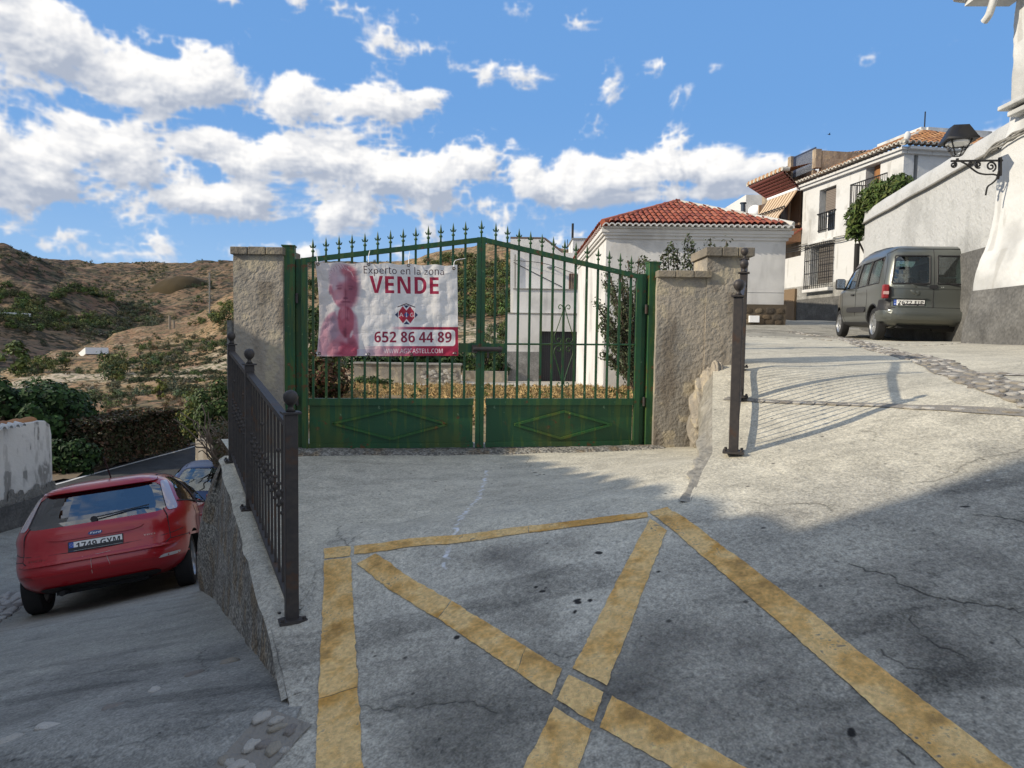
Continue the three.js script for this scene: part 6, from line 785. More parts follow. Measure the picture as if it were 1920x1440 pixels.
const farCol = (x, y, z, ny) => { const a = fbm(x / 60 + 3, z / 60, 5, 811), b = fbm(x / 14, z / 14 + y / 9, 4, 812), c = fbm(x / 5, z / 5, 3, 813); let m = mixc([.24, .165, .105], [.185, .118, .078], sst(.4, .6, a)); m = mixc(m, [.30, .22, .14], sst(.55, .7, b) * .7); m = mixc(m, [.075, .08, .042], sst(.48, .60, c) * .8 * (.4 + .6 * sst(.35, .6, a))); const ter = Math.abs(((y + 8 * vn(x / 70, z / 70, 814)) / 6.5) % 1); return mixc(m, [.30, .23, .15], (ter < .12 ? .6 : 0) * sst(.4, .6, b)); };
const far = hillSheet([
  [-700, [[690, 260], [600, 380], [500, 520], [420, 660], [470, 760]]], [0, [[705, 280], [625, 380], [545, 500], [462, 640], [500, 760]]], [60, [[705, 280], [625, 385], [552, 505], [477, 650], [510, 760]]],
  [95, [[705, 280], [630, 390], [558, 520], [486, 670], [520, 780]]], [140, [[705, 280], [635, 390], [560, 530], [484, 700], [520, 800]]], [172, [[705, 280], [640, 390], [565, 530], [491, 700], [530, 800]]], [240, [[700, 280], [640, 390], [570, 530], [491, 720], [530, 820]]],
  [330, [[690, 285], [635, 390], [560, 540], [490, 720], [530, 820]]], [437, [[680, 290], [610, 400], [545, 550], [488, 720], [530, 820]]], [560, [[660, 300], [600, 410], [545, 550], [490, 720], [530, 820]]], [700, [[640, 310], [590, 410], [545, 550], [494, 720], [530, 820]]],
  [1000, [[640, 310], [600, 410], [560, 550], [520, 720], [560, 820]]], [2600, [[640, 310], [600, 410], [580, 550], [560, 720], [600, 820]]]], 520, 260, 5, farCol, 820);
struct('hill', far.g, farM);
const shoulder = hillSheet([[-900, [[690, 250], [560, 330], [470, 420], [395, 500], [460, 590]]], [-300, [[690, 250], [600, 330], [500, 420], [430, 500], [480, 590]]], [0, [[700, 265], [620, 340], [545, 420], [462, 500], [510, 590]]], [60, [[700, 270], [630, 345], [560, 425], [479, 505], [530, 590]]], [100, [[700, 272], [640, 350], [575, 425], [494, 505], [545, 590]]], [150, [[702, 280], [655, 350], [600, 420], [520, 495], [570, 580]]], [200, [[706, 285], [668, 350], [625, 415], [556, 480], [600, 570]]], [250, [[712, 290], [680, 350], [650, 410], [605, 465], [640, 540]]], [310, [[720, 290], [705, 350], [690, 400], [668, 440], [690, 500]]]], 300, 190, 5, farCol, 840);
struct('hill', shoulder.g, farM);
// the brown round knoll and, out of frame to the left, the hill that keeps the valley floor in shade
struct('hill', (() => { const g = new THREE.SphereGeometry(1, 60, 30, 0, 6.2832, 0, 1.5), p = g.attributes.position, c = new Float32Array(p.count * 3), q = P(334, 536, 585); for (let i = 0; i < p.count; i++) { const x = p.getX(i), y = p.getY(i), z = p.getZ(i), k = .93 + .14 * fbm(x * 3, z * 3 + y, 4, 851); p.setXYZ(i, q.x + x * 32 * k, q.y - 16 + y * 25 * k, q.z - 14 + z * 34 * k); const t = vn(x * 9, z * 9, 853); c.set(mixc([.27, .17, .115], [.33, .21, .14], t), i * 3); } g.computeVertexNormals(); g.setAttribute('color', new THREE.BufferAttribute(c, 3)); g.userData.keepUV = true; return g; })(), farM);
struct('hill', (() => { const g = gridGeo(80, 40, (u, v) => { const x = lerp(-620, -215, u), z = lerp(-90, -420, v), h = 150 * Math.exp(-(((x + 345) / 62) ** 2) - ((z + 265) / 85) ** 2); return V(x, CY - 46 + h + 26 * (fbm(x / 70, z / 70, 4, 861) - .5), z); }), p = g.attributes.position, c = new Float32Array(p.count * 3); for (let i = 0; i < p.count; i++) c.set(farCol(p.getX(i), p.getY(i), p.getZ(i)), i * 3); g.setAttribute('color', new THREE.BufferAttribute(c, 3)); g.userData.keepUV = true; return g; })(), farM);
const spurCol = (x, y, z) => {
  const a = fbm(x / 22 + 9, z / 22, 5, 821), b = fbm(x / 5, z / 5 + y / 3, 4, 822), c = fbm(x / 1.8, z / 1.8, 3, 823), d = -z; let m = mixc(dry, brown, sst(.38, .62, a)); m = mixc(m, rust, sst(.5, .68, b) * .55); m = mixc(m, olive, sst(.52, .64, c) * .6);
  const band = sst(84, 92, d) * sst(128, 116, d); m = mixc(m, pale, band * sst(.36, .50, b) * .95 * sst(-100, -60, -Math.abs(x + 40))); const ter = ((y + 2.2 * vn(x / 30, z / 30, 824)) / 2.6) % 1; return mixc(m, pale, (Math.abs(ter) < .14 && d > 120 ? .4 : 0) * sst(.45, .55, b));
};
const spur = hillSheet([
  [-700, [[990, 24], [800, 45], [760, 75], [735, 110], [722, 150], [790, 200]]], [0, [[900, 27], [790, 50], [745, 80], [715, 115], [692, 160], [760, 215]]], [60, [[898, 27], [790, 50], [742, 80], [705, 120], [672, 170], [740, 225]]], [100, [[896, 27], [790, 50], [740, 80], [700, 122], [657, 185], [720, 235]]],
  [195, [[893, 27], [790, 50], [738, 80], [696, 122], [641, 205], [705, 255]]], [215, [[892, 27], [788, 50], [736, 80], [692, 122], [626, 214], [700, 262]]], [300, [[890, 27], [785, 50], [730, 80], [682, 125], [606, 230], [680, 280]]], [370, [[888, 27], [780, 50], [722, 82], [666, 130], [586, 250], [660, 300]]],
  [437, [[880, 27], [772, 50], [708, 84], [640, 140], [545, 260], [620, 310]]], [560, [[800, 30], [745, 52], [690, 86], [600, 155], [508, 270], [580, 320]]], [650, [[760, 40], [720, 60], [670, 90], [585, 160], [497, 280], [570, 330]]], [740, [[760, 40], [715, 60], [665, 90], [580, 155], [486, 275], [560, 330]]],
  [850, [[760, 40], [712, 60], [660, 90], [570, 150], [465, 265], [540, 320]]], [960, [[760, 40], [712, 60], [655, 90], [560, 150], [454, 255], [530, 310]]], [1080, [[760, 40], [715, 60], [660, 90], [575, 150], [466, 255], [540, 310]]], [1250, [[760, 40], [720, 60], [670, 90], [600, 150], [500, 255], [580, 310]]], [2400, [[760, 45], [720, 60], [680, 90], [630, 150], [570, 255], [620, 310]]]], 560, 240, 2.2, spurCol, 830);
struct('hillside', spur.g, hillM);
// ---------- foliage ----------
const leafM = new THREE.MeshPhysicalMaterial({ vertexColors: true, roughness: .8, side: THREE.DoubleSide, transmission: .25, thickness: 0, ior: 1.3 });
const leafFar = new THREE.MeshStandardMaterial({ vertexColors: true, roughness: .95, side: THREE.DoubleSide });
function leaves(n, seed, place, size, cols, aspect = 1.7, jitter = .6) {   // place(r) -> [position, outward]
  const r = rng(seed), pos = new Float32Array(n * 12), col = new Float32Array(n * 12), idx = new Uint32Array(n * 6), a = V(), b = V(), q = V();
  for (let i = 0; i < n; i++) {
    const [p, o] = place(r), s = size * (.6 + r() * .8), nn = V(o.x + (r() - .5) * 2 * jitter, o.y + (r() - .5) * 2 * jitter + .25, o.z + (r() - .5) * 2 * jitter).normalize(); a.set(r() - .5, r() - .5, r() - .5).cross(nn).normalize(); b.crossVectors(nn, a);
    const L = s * aspect * .5, W = s * .5, k = i * 12; const put = (j, u, v, w) => { q.copy(p).addScaledVector(a, u).addScaledVector(b, v).addScaledVector(nn, w); pos[k + j * 3] = q.x; pos[k + j * 3 + 1] = q.y; pos[k + j * 3 + 2] = q.z; }; put(0, -L, 0, 0); put(1, 0, -W, s * .12); put(2, L, 0, -s * .1); put(3, 0, W, s * .12);
    const c = cols[r() * cols.length | 0], t = .7 + r() * .6; for (let j = 0; j < 4; j++) { col[k + j * 3] = c[0] * t; col[k + j * 3 + 1] = c[1] * t; col[k + j * 3 + 2] = c[2] * t; }
    idx.set([i * 4, i * 4 + 1, i * 4 + 2, i * 4, i * 4 + 2, i * 4 + 3], i * 6);
  }
  const g = new THREE.BufferGeometry(); g.setAttribute('position', new THREE.BufferAttribute(pos, 3)); g.setAttribute('color', new THREE.BufferAttribute(col, 3)); g.setIndex(new THREE.BufferAttribute(idx, 1)); g.computeVertexNormals(); g.setAttribute('uv', new THREE.BufferAttribute(new Float32Array(n * 8), 2)); g.userData.keepUV = true; return g;
}
// clusters spread over the crown's volume, leaves spread in the clusters
function clumps(seed, k, rx, ry, rz, cr, fill = .45) { const r = rng(seed), c = []; for (let i = 0; i < k; i++) { const u = r() * 2 - 1, a = r() * 6.2832, s = Math.sqrt(1 - u * u), m = Math.pow(lerp(fill, 1, r()), .6) * (.8 + .35 * vn(u * 2.2 + seed, a * 1.2, seed)); c.push(V(s * Math.cos(a) * rx * m, u * ry * m, s * Math.sin(a) * rz * m)); } return (rr) => { const q = c[rr() * k | 0], d = V(rr() - .5, rr() - .5, rr() - .5).normalize().multiplyScalar(cr * Math.cbrt(rr())); return [q.clone().add(d), d.clone().normalize().add(q.clone().normalize().multiplyScalar(.6))]; }; }
const greens = { dark: [[.022, .055, .015], [.03, .07, .018], [.045, .09, .022], [.018, .04, .014]], mid: [[.05, .09, .025], [.07, .11, .03], [.04, .07, .02], [.09, .13, .035]], dryG: [[.10, .085, .04], [.08, .09, .035], [.14, .10, .05], [.06, .065, .03]], olive: [[.085, .10, .06], [.10, .115, .065], [.06, .075, .042], [.13, .14, .085]], yellow: [[.16, .17, .03], [.12, .15, .03], [.20, .19, .05]] };
const wood = mat({ color: [.10, .075, .055], roughness: .95 }), paleWood = mat({ color: [.26, .22, .17], roughness: .9 });
function bushThing(name, label, cat, p, rx, ry, rz, n, size, cols, seed, o = {}) {
  const t = thing(name, label, cat, [p.x, p.y, p.z], 0, o.group); const g = leaves(n, seed, clumps(seed, o.k ?? 40, rx, ry, rz, o.cr ?? rx * .32, o.fill ?? .45), size, cols, o.aspect); g.translate(0, o.lift ?? ry, 0); part(t, 'crown', g, leafM);
  const r = rng(seed + 1), st = []; for (let i = 0; i < (o.stems ?? 5); i++) { const a = r() * 6.28, e = V(Math.cos(a) * rx * .55, (o.lift ?? ry) + ry * (.1 + .5 * r()), Math.sin(a) * rz * .55); st.push(tube([V(e.x * .06, -.15, e.z * .06), V(e.x * .3, e.y * .45, e.z * .3), e], (o.sr ?? .03) * (.6 + r() * .6), 5, 8)); } part(t, o.stemName ?? 'stem', st, wood); return t;
}
// far woods and scrub: one mass each
const treeVar = [0, 1, 2].map((i) => leaves(200, 900 + i, clumps(900 + i, 10, .42, .4, .42, .22, .6), .095, [[1, 1, 1], [.75, .78, .7], [1.2, 1.15, 1], [.5, .55, .5]], 1.1, .5));
function mass(name, label, list, seed) {
  const r = rng(seed), by = [[], [], []]; for (const e of list) by[r() * 3 | 0].push(e); const root = new THREE.Group(); root.name = numbered(name); root.userData.kind = 'stuff'; root.userData.label = label; scene.add(root); const M4 = new THREE.Matrix4(), c = new THREE.Color();
  by.forEach((l, i) => { const m = new THREE.InstancedMesh(treeVar[i], leafFar, l.length); m.name = 'foliage'; m.userData.kind = 'stuff'; m.castShadow = m.receiveShadow = true; l.forEach(([p, w, h, col], j) => { M4.compose(V(p.x, p.y + h * .38, p.z), new THREE.Quaternion().setFromAxisAngle(V(0, 1, 0), r() * 6.28), V(w, h, w)); m.setMatrixAt(j, M4); m.setColorAt(j, c.setRGB(...col.map((q) => q * (.8 + r() * .4)))); }); root.add(m); });
}
{
  const r = rng(77), W = [], B = []; const pick = (a) => a[r() * a.length | 0];
  const scatter = (sheet, list, n, x0, x1, y0, y1, w0, w1, cols, keep = () => true, asp = .95) => { for (let i = 0; i < n; i++) { const px = lerp(x0, x1, r()), py = lerp(y0, y1, r()); if (!keep(px, py)) continue; const p = sheet.on(px, py), w = lerp(w0, w1, r() * r()); list.push([p, w, w * (asp * .85 + r() * .3), pick(cols)]); } };
  const pine = [[.075, .105, .032], [.10, .135, .04], [.13, .15, .045], [.055, .075, .028]], ol = [[.125, .14, .085], [.105, .12, .07], [.16, .175, .11], [.075, .085, .05]];
  const dens = (s, th) => (px, py) => fbm(px / 55, py / 34, 3, s) > th;
  scatter(shoulder, W, 900, -120, 250, 538, 622, 4, 7.5, pine, dens(3, .45)); scatter(shoulder, W, 500, -120, 290, 590, 660, 2.5, 5.5, ol, dens(4, .5)); scatter(shoulder, W, 700, -120, 190, 470, 560, 1.5, 3.4, [...ol, [.05, .06, .03]], dens(6, .47));
  scatter(far, W, 600, 150, 300, 560, 640, 3, 6, ol, dens(5, .46)); scatter(far, W, 3200, 60, 440, 490, 640, 1.3, 3.8, [...ol, ...pine], dens(7, .46)); scatter(far, W, 130, 300, 400, 533, 546, 3, 6, [[.055, .07, .035], [.07, .085, .04]], () => true); scatter(far, W, 500, 560, 760, 490, 600, 3, 6, pine, dens(8, .42));
  scatter(spur, B, 300, 350, 450, 520, 610, 2, 4.2, [...pine, [.15, .17, .045]], (px, py) => py > lerp(600, 535, (px - 350) / 90)); scatter(spur, B, 1300, 560, 1060, 455, 600, 2.2, 4.6, [...pine, ...pine, [.16, .17, .05]], dens(9, .44)); scatter(spur, B, 420, 560, 1000, 590, 700, 1, 2.6, [...pine, ...ol], dens(10, .50));
  scatter(spur, B, 1500, -30, 437, 600, 700, .7, 2.2, [...ol, ...pine, [.12, .10, .05]], dens(11, .50)); scatter(spur, B, 500, -60, 437, 690, 800, .5, 1.5, [...ol, ...pine, [.12, .10, .05]], dens(14, .54)); scatter(spur, B, 120, 170, 437, 738, 768, 1.0, 2.0, [[.045, .055, .03], ...ol], dens(12, .53)); scatter(spur, B, 500, -60, 437, 690, 830, .3, .7, [[.16, .10, .055], [.13, .10, .05], [.07, .08, .035]]); scatter(spur, B, 160, 0, 230, 655, 720, 1.6, 4, [...pine, [.13, .15, .04]], dens(13, .46));
  for (const [x0, y0, x1, y1, n] of [[262, 689, 437, 662, 44], [250, 695, 437, 669, 46], [262, 702, 437, 677, 44], [300, 705, 437, 686, 34], [232, 723, 437, 702, 40], [240, 730, 437, 709, 38], [290, 737, 437, 717, 22]]) for (let i = 0; i < n; i++) { const k = (i + r() * .7) / n, p = spur.on(lerp(x0, x1, k), lerp(y0, y1, k) + (r() - .5) * 2); const w = .55 + r() * .45; B.push([p, w, w * .95, pick([[.03, .05, .022], [.04, .06, .028], [.055, .075, .035]])]); }
  mass('hillside_woodland', 'dense olive and pine woodland covering the far hills', W, 1); mass('hillside_scrub', 'scrub, orchard rows and pines covering the near hillside', B, 2);
}
// single trees and buildings that stand out on the hillside
const loneTree = (label, px, py, w, h, cols, seed) => { const p = spur.on(px, py); bushThing('hillside_tree', label, 'tree', p, w / 2, h / 2, w / 2, 420, w * .12, cols, seed, { k: 14, cr: w * .2, stems: 3, sr: .08, stemName: 'trunk', group: 'single trees on the hillside' }); };
loneTree('small bright yellow green tree alone on the brown slope above the dry hedge', 301, 772, 1.0, 1.5, greens.yellow, 941); loneTree('round light green pine at the left edge of the hillside above the big leafy tree', 32, 704, 4.6, 6.2, [[.10, .14, .035], [.07, .10, .03], [.14, .17, .05]], 942); loneTree('small pale green tree just right of the round pine at the left', 73, 700, 1.8, 2.4, [[.12, .14, .05], [.09, .11, .04]], 943);
loneTree('dome shaped green tree beside the white hillside track', 170, 652, 6, 3.6, [[.12, .15, .04], [.09, .12, .035]], 944);
function strip(name, label, cat, a, b, sheet, w, h, m, parts) { const p = sheet.on(...a), q = sheet.on(...b), d = q.clone().sub(p), t = thing(name, label, cat, [0, 0, 0]); part(t, parts, bar(p.clone().setY(p.y + h * .6), q.clone().setY(q.y + h * .6), h, w), m); return [t, p, q]; }
const sheet0 = mat({ color: [.75, .76, .76], roughness: .5 });
strip('greenhouse', 'long white plastic greenhouse on the shaded valley side at the left edge', 'greenhouse', [-40, 597], [56, 602], shoulder, 6, 2.4, sheet0, 'plastic_roof'); strip('greenhouse', 'low white greenhouse strip on the spur behind the big leafy tree', 'greenhouse', [108, 662], [182, 661], spur, 5, 1.6, sheet0, 'plastic_roof'); strip('greenhouse', 'short white roof strip high on the spur below the pylon', 'greenhouse', [284, 619], [326, 613], spur, 3, 1.2, sheet0, 'plastic_roof');
{ const p = spur.on(94, 667), t = thing('farmhouse', 'tiny white farmhouse beside the greenhouse strip on the spur', 'house', [p.x, p.y, p.z]); part(t, 'wall', bx(4.6, 2.2, 4, 0, .9, 0), sheet0); part(t, 'roof', bx(5, .2, 4.6, 0, 2.1, 0), mat({ color: [.3, .3, .3] })); part(t, 'window', bx(.5, .6, .1, -.6, 1.1, 2.0), shade); part(t, 'door', bx(.6, 1.3, .1, .9, .6, 2.0), M.grey); }
{ const p = far.on(286, 574), t = thing('farm_ruin', 'small pale ruin on the far slope under the brown knoll', 'house', [p.x, p.y, p.z]); part(t, 'wall', [bx(7, 3, .6, 0, 1, 0), bx(.6, 3, 5, -3.5, 1, -2), bx(.6, 3, 5, 3.5, 1, -2)], mat({ color: [.5, .44, .36] })); }
const pole = (name, label, cat, px, y0, y1, d, w, m, extra) => { const a = P(px, y0, d), b = P(px, y1, d), t = thing(name, label, cat, [0, 0, 0]); part(t, 'pole', bar(a.setY(a.y - .4), b, w, w, 8), m); if (extra) extra(t, a, b); return t; };
pole('pylon', 'slim pale lattice pylon on the hillside left of the beige pillar', 'pylon', 393, 588, 511, 215, .22, M.grey, (t, a, b) => { const m = []; for (let i = 0; i < 9; i++) { const y = lerp(a.y, b.y, i / 9), y2 = lerp(a.y, b.y, (i + 1) / 9), w = lerp(1.0, .3, i / 9); m.push(bar(V(a.x - w, y, a.z), V(a.x + w, y2, a.z), .08), bar(V(a.x + w, y, a.z), V(a.x - w, y2, a.z), .08)); } part(t, 'lattice', m, M.grey); });
pole('utility_pole', 'pale utility pole on the spur below the knoll', 'pole', 318, 614, 592, 200, .3, paleWood); pole('utility_pole', 'shorter pale pole just right of the utility pole on the spur', 'pole', 326, 613, 600, 200, .3, paleWood);
pole('fence_post', 'pale bare post standing above the tan wall stub by the road', 'post', 378, 830, 750, 24, .11, paleWood); pole('street_pole', 'thin pole with small green lamp head beside the road hedge', 'pole', 327.5, 842, 784, 29, .07, mat({ color: [.08, .09, .06] }), (t, a, b) => part(t, 'lamp_head', rb(.35, .12, .2, .04, b.x + .1, b.y, b.z), mat({ color: [.25, .4, .25] }))); pole('drain_pipe', 'grey pipe rising beside the left gate pillar behind the far railing post', 'pipe', 432.5, 648, 601, 6.5, .035, M.grey);
pole('fence_post', 'short white post left of the yellow green roadside bush', 'post', 390.5, 814, 789, 24, .08, paleWood);

// ---------- lower road ----------
{
  const RY = (x, d) => L(x, d), road = struct('road', gridGeo(30, 60, (u, v) => { const d = lerp(17, 48, v), c = lerp(-11.3, -11.6, v), w = 5.4, x = c + (u - .5) * w; return V(x, RY(x, Math.min(d, 33)) + .02 + (d > 33 ? -(d - 33) * .03 : 0), -d); }), M.asphalt);
  const e = [[100, 911], [160, 894], [215, 879], [270, 864], [330, 848], [366, 838]].map(([a, b]) => onGround(a, b, RY, 12, 60)), line = new THREE.CatmullRomCurve3(e.map(([x, d]) => V(x, 0, -d))); part(road, 'road_marking', gridGeo(40, 1, (u, v) => { const p = line.getPointAt(u), t = line.getTangentAt(u), q = V(p.x + t.z * (v - .5) * .13, 0, p.z - t.x * (v - .5) * .13); q.y = RY(q.x, -q.z) + .03; return q; }), mat({ color: [.6, .6, .58] }), 'white edge line');
  struct('verge', gridGeo(60, 30, (u, v) => { const d = lerp(16, 46, u), x = lerp(-14.0, -34, v); return V(x, RY(Math.max(x, -15), Math.min(d, 33)) + .06 + (vn(x * 2, d * 2, 5) - .5) * .15 - Math.max(0, d - 33) * .04 - Math.max(0, -15 - x) * .04, -d); }), mat({ color: [.17, .13, .085], bumpMap: lumpB, bumpScale: .03 }));
  const stub = thing('stone_wall', 'tan rough stub wall at the road bend under dry branches', 'wall', [0, 0, 0]), a = P(366, 822, 19), b = P(440, 822, 17); part(stub, 'wall_face', (() => { const g = pillarBody(0, b.distanceTo(a), CY - 5.5, a.y, -.6, 0, 651); g.rotateY(Math.atan2(-(b.z - a.z), b.x - a.x)); return g.translate(a.x, 0, a.z); })(), M.render);
}
// ---------- white boundary wall at the left and the houses that shade the lower street ----------
{
  const pl = vplane(P(-60, 1020, 12.2), P(98, 977, 14.4)), t = inPlane(pl, thing('boundary_wall', 'stained white wall with red tile coping and grey base at the left edge', 'wall')), f = (a, b, o = 0) => pl.loc(a, b, o), len = f(98, 900)[0], yT = f(60, 793)[1], yd = f(50, 936)[1], y0 = f(50, 1040)[1];
  const r = .3, s = new THREE.Shape([[-4, y0], [len, y0], [len, yT - r], [len - .05, yT - .1], [len - .18, yT - .015], [len - .35, yT], [-4, yT - .03]].map(([x, y]) => new THREE.Vector2(x, y))), peel = mat({ map: tex(512, (u, v) => { const b = fbm(u * 5, v * 5, 6, 661, 5), c = fbm(u * 16, v * 5, 5, 662, 16); let k = .86 - .1 * sst(.4, .7, b); const m = [k, k * .985, k * .95]; return mixc(m, [.40, .39, .37], sst(.55, .72, c) * .6 * (b > .42 ? 1 : .4)); }, true, 2.6), bumpMap: plasterB, bumpScale: .015 });
  part(t, 'wall_face', new THREE.ExtrudeGeometry(s, { depth: .35, bevelEnabled: true, bevelSize: .02, bevelThickness: .02, bevelSegments: 2 }).translate(0, 0, -.37), peel); part(t, 'dado', bx(len + 4, yd - y0, .05, (len - 4) / 2, (yd + y0) / 2, .03), M.dado);
  const q = rng(3), pg = []; for (let i = 0; i < 60; i++) { const x = len * q(), h = .1 + .35 * q() * q(); pg.push(T(new THREE.CircleGeometry(.05 + .12 * q(), 7).scale(.7, h * 3, 1), x, yd + h * .35, .024 + i * .0002)); } part(t, 'bare_patch', pg, M.grey, 'flaked grey patches above the base').userData.kind = 'stuff';
  for (let i = 0; i < 14; i++) { const o = new THREE.Mesh(tileG, M.oldTile[i % 4]); o.name = 'coping_tile'; o.position.set(len - .35 - i * .36, yT + .01, -.18); o.rotation.set(0, -Math.PI / 2, 0); o.scale.set(1.9, 1.0, .9); o.castShadow = true; t.add(o); } const [tx, ty] = f(8, 802, .1); for (let i = 0; i < 8; i++) { const o = new THREE.Mesh(tileG, M.oldWhite); o.name = 'eave_tile'; o.position.set(tx + .28 - i * .17, ty - .0, .10); o.scale.set(.8, 1.0, .4); t.add(o); }
  const Y = (h) => h + CY, side = (pts, x0, x1, m, tt, n) => { const g = new THREE.ExtrudeGeometry(new THREE.Shape(pts.map(([d, h]) => new THREE.Vector2(d, Y(h)))), { depth: x0 - x1, bevelEnabled: false }); g.rotateY(Math.PI / 2); return part(tt, n, g.translate(x1, 0, 0), m); };
  const h1 = thing('street_house', 'white house with sloping tiled roof left of the camera across the lower street', 'house', [0, 0, 0]); side([[.7, -4], [8.5, -4.2], [8.5, 1.42], [5.2, 2.2], [1.25, 3.12], [.7, 3.12]], -6.52, -11, M.oldWhite, h1, 'wall'); for (let i = 0; i < 22; i++) { const o = new THREE.Mesh(tileG, M.oldTile[i % 4]); o.name = 'eave_tile'; const d = 1.3 + i * .42; if (d > 8.4) break; o.position.set(-6.50, Y(3.10 - .235 * (d - 1.25)), -d); o.rotation.set(0, -Math.PI / 2, 0); o.scale.set(2.3, 1.1, .8); o.castShadow = true; h1.add(o); }
  const h2 = thing('street_house', 'tall white house left of the camera, its corner shading the street', 'house', [0, 0, 0]); part(h2, 'wall', prism([[-6.5, 14], [-6.5, -1.2], [-12, .45], [-12, 14]], Y(-2.5), Y(6.6)), M.oldWhite); part(h2, 'roof', prism([[-6.4, 14], [-6.4, -1.25], [-12, .42], [-12, 14]], Y(6.6), Y(6.72)), M.oldTile[0]);
  const h3 = thing('street_house', 'two storey white house beyond the left edge shading the parked cars', 'house', [0, 0, 0]); side([[4, -5], [14.5, -5], [14.5, 3.6], [4, 3.6]], -13.2, -20, M.oldWhite, h3, 'wall'); part(h3, 'roof', bx(7.4, .12, 11, -16.6, Y(3.7), -9.25), M.oldTile[1]);
}
// ---------- garden behind the gate ----------
const GY = (x, d) => CY - 1.1 - .03 * (d - 7) + (vn(x * 1.5, d * 1.5, 61) - .5) * .08 + .35 * sst(1.5, 5, x) * sst(9, 15, d) * sst(34, 20, d) + .1 * sst(11, 17, d) * sst(24, 17, d) * vn(x, d * .5, 62);
{
  const c = new THREE.MeshStandardMaterial({ vertexColors: true, roughness: 1, bumpMap: lumpB, bumpScale: .03 }), g = gridGeo(100, 120, (u, v) => { const d = lerp(7.2, 47, v), x = lerp(-2.6 - (d - 7.2) * .32, 5, u); return V(x, GY(x, d), -d); }), p = g.attributes.position, cc = new Float32Array(p.count * 3); for (let i = 0; i < p.count; i++) { const x = p.getX(i), d = -p.getZ(i), a = fbm(x * .8, d * .8, 4, 63), b = fbm(x * 3, d * 3, 4, 64); let m = mixc([.36, .27, .15], [.25, .17, .09], sst(.4, .6, b)); m = mixc(m, [.14, .13, .06], sst(.55, .7, a) * .6); if (d > 23.5 && x > -4.5) m = mixc(m, [.46, .43, .37], sst(23.5, 24.5, d) * .9); cc.set(m, i * 3); } g.setAttribute('color', new THREE.BufferAttribute(cc, 3)); g.userData.keepUV = true; struct('garden', g, c);
  const blade = leaves(7, 71, (r) => { const a = r() * 6.28; return [V(Math.cos(a) * .05, .07 + r() * .05, Math.sin(a) * .05), V(Math.cos(a), .1, Math.sin(a))]; }, .035, [[1, 1, 1], [.8, .78, .7], [1.15, 1.1, 1]], 6, .3), r = rng(72), n = 9000, im = new THREE.InstancedMesh(blade, leafFar, n), m4 = new THREE.Matrix4(), col = new THREE.Color(); for (let i = 0; i < n; i++) { const d = 8 + 16 * Math.sqrt(r()), x = lerp(-2.4 - (d - 7) * .3, 4.6, r()), s = .35 + r() * .6; m4.compose(V(x, GY(x, d) - .01, -d), new THREE.Quaternion().setFromAxisAngle(V(0, 1, 0), r() * 6.28), V(s, s * (.5 + r()), s)); im.setMatrixAt(i, m4); const k = .7 + r() * .5, gr = r() < .14; im.setColorAt(i, col.setRGB(...(gr ? [.10, .13, .04] : [.42, .31, .16]).map((q) => q * k))); } im.name = 'dry_grass'; im.userData.kind = 'stuff'; im.userData.label = 'dry straw coloured grass in the garden behind the gate'; scene.add(im);
  const a = P(664, 722, 27), b = P(863, 722, 27), y1 = P(760, 684, 27).y, w = thing('garden_wall', 'low beige garden wall with grey coping seen under the sale banner', 'wall', [0, 0, 0]); part(w, 'wall_face', pillarBody(a.x, b.x, a.y - .3, y1, a.z - .3, a.z, 671), M.render); part(w, 'coping', rb(b.x - a.x + .1, .08, .42, .02, (a.x + b.x) / 2, y1 + .04, a.z - .15), M.grey); const s0 = P(791, 715, 26.95), r2 = rng(5); for (let i = 0; i < 46; i++) { const o = new THREE.Mesh(pebbles[i % 5], M.stone[r2() * 3 | 0]); o.name = 'stone'; o.position.set(s0.x + r2() * 1.4, s0.y + r2() * .42, a.z + .01); o.scale.set(.08 + r2() * .05, .05 + r2() * .03, .03); w.add(o); }
  const w2 = thing('garden_wall', 'short tan garden wall right of the gate latch by the white house', 'wall', [0, 0, 0]), c0 = P(866, 716, 31), c1 = P(952, 716, 31); part(w2, 'wall_face', pillarBody(c0.x, c1.x, c0.y - .5, P(900, 696, 31).y, c0.z - .3, c0.z, 672), M.render);
  bushThing('garden_bush', 'tall rust and green creeper bush behind the left end of the gate', 'bush', P(612, 752, 14), .52, .5, .4, 2600, .05, [[.10, .04, .025], [.06, .07, .025], [.09, .10, .03], [.045, .05, .02], [.14, .07, .04]], 951, { k: 40, cr: .16 }); bushThing('garden_bush', 'low dark green weeds at the foot of the garden wall', 'bush', P(692, 728, 23), .95, .16, .4, 1500, .06, [[.05, .09, .02], [.08, .12, .03], [.035, .06, .018]], 952, { k: 26, cr: .18, fill: .2 });
  bushThing('garden_hedge', 'clipped dark green hedge showing above the low garden wall', 'hedge', P(770, 700, 29.5), 2.6, .5, .6, 4200, .12, greens.dark, 953, { k: 70, cr: .35, fill: .1, lift: .5 });
  bushThing('garden_tree', 'round green citrus tree with pale trunk left of the gate latch', 'tree', P(905, 722, 34), 1.35, .85, 1.0, 2600, .11, greens.mid, 954, { k: 34, cr: .4, lift: 1.1, sr: .06, stemName: 'trunk' }); bushThing('garden_bush', 'dark shrub between the citrus tree and the white garage house', 'bush', P(937, 718, 33), .5, .6, .5, 1200, .09, greens.dark, 955, { k: 18, cr: .22 });
  bushThing('roadside_tree', 'olive green thicket on the slope behind the left edge of the gate', 'tree', P(585, 700, 40), 1.6, 1.9, 1.2, 2600, .16, greens.mid, 956, { k: 40, cr: .5, stemName: 'trunk', sr: .07 });
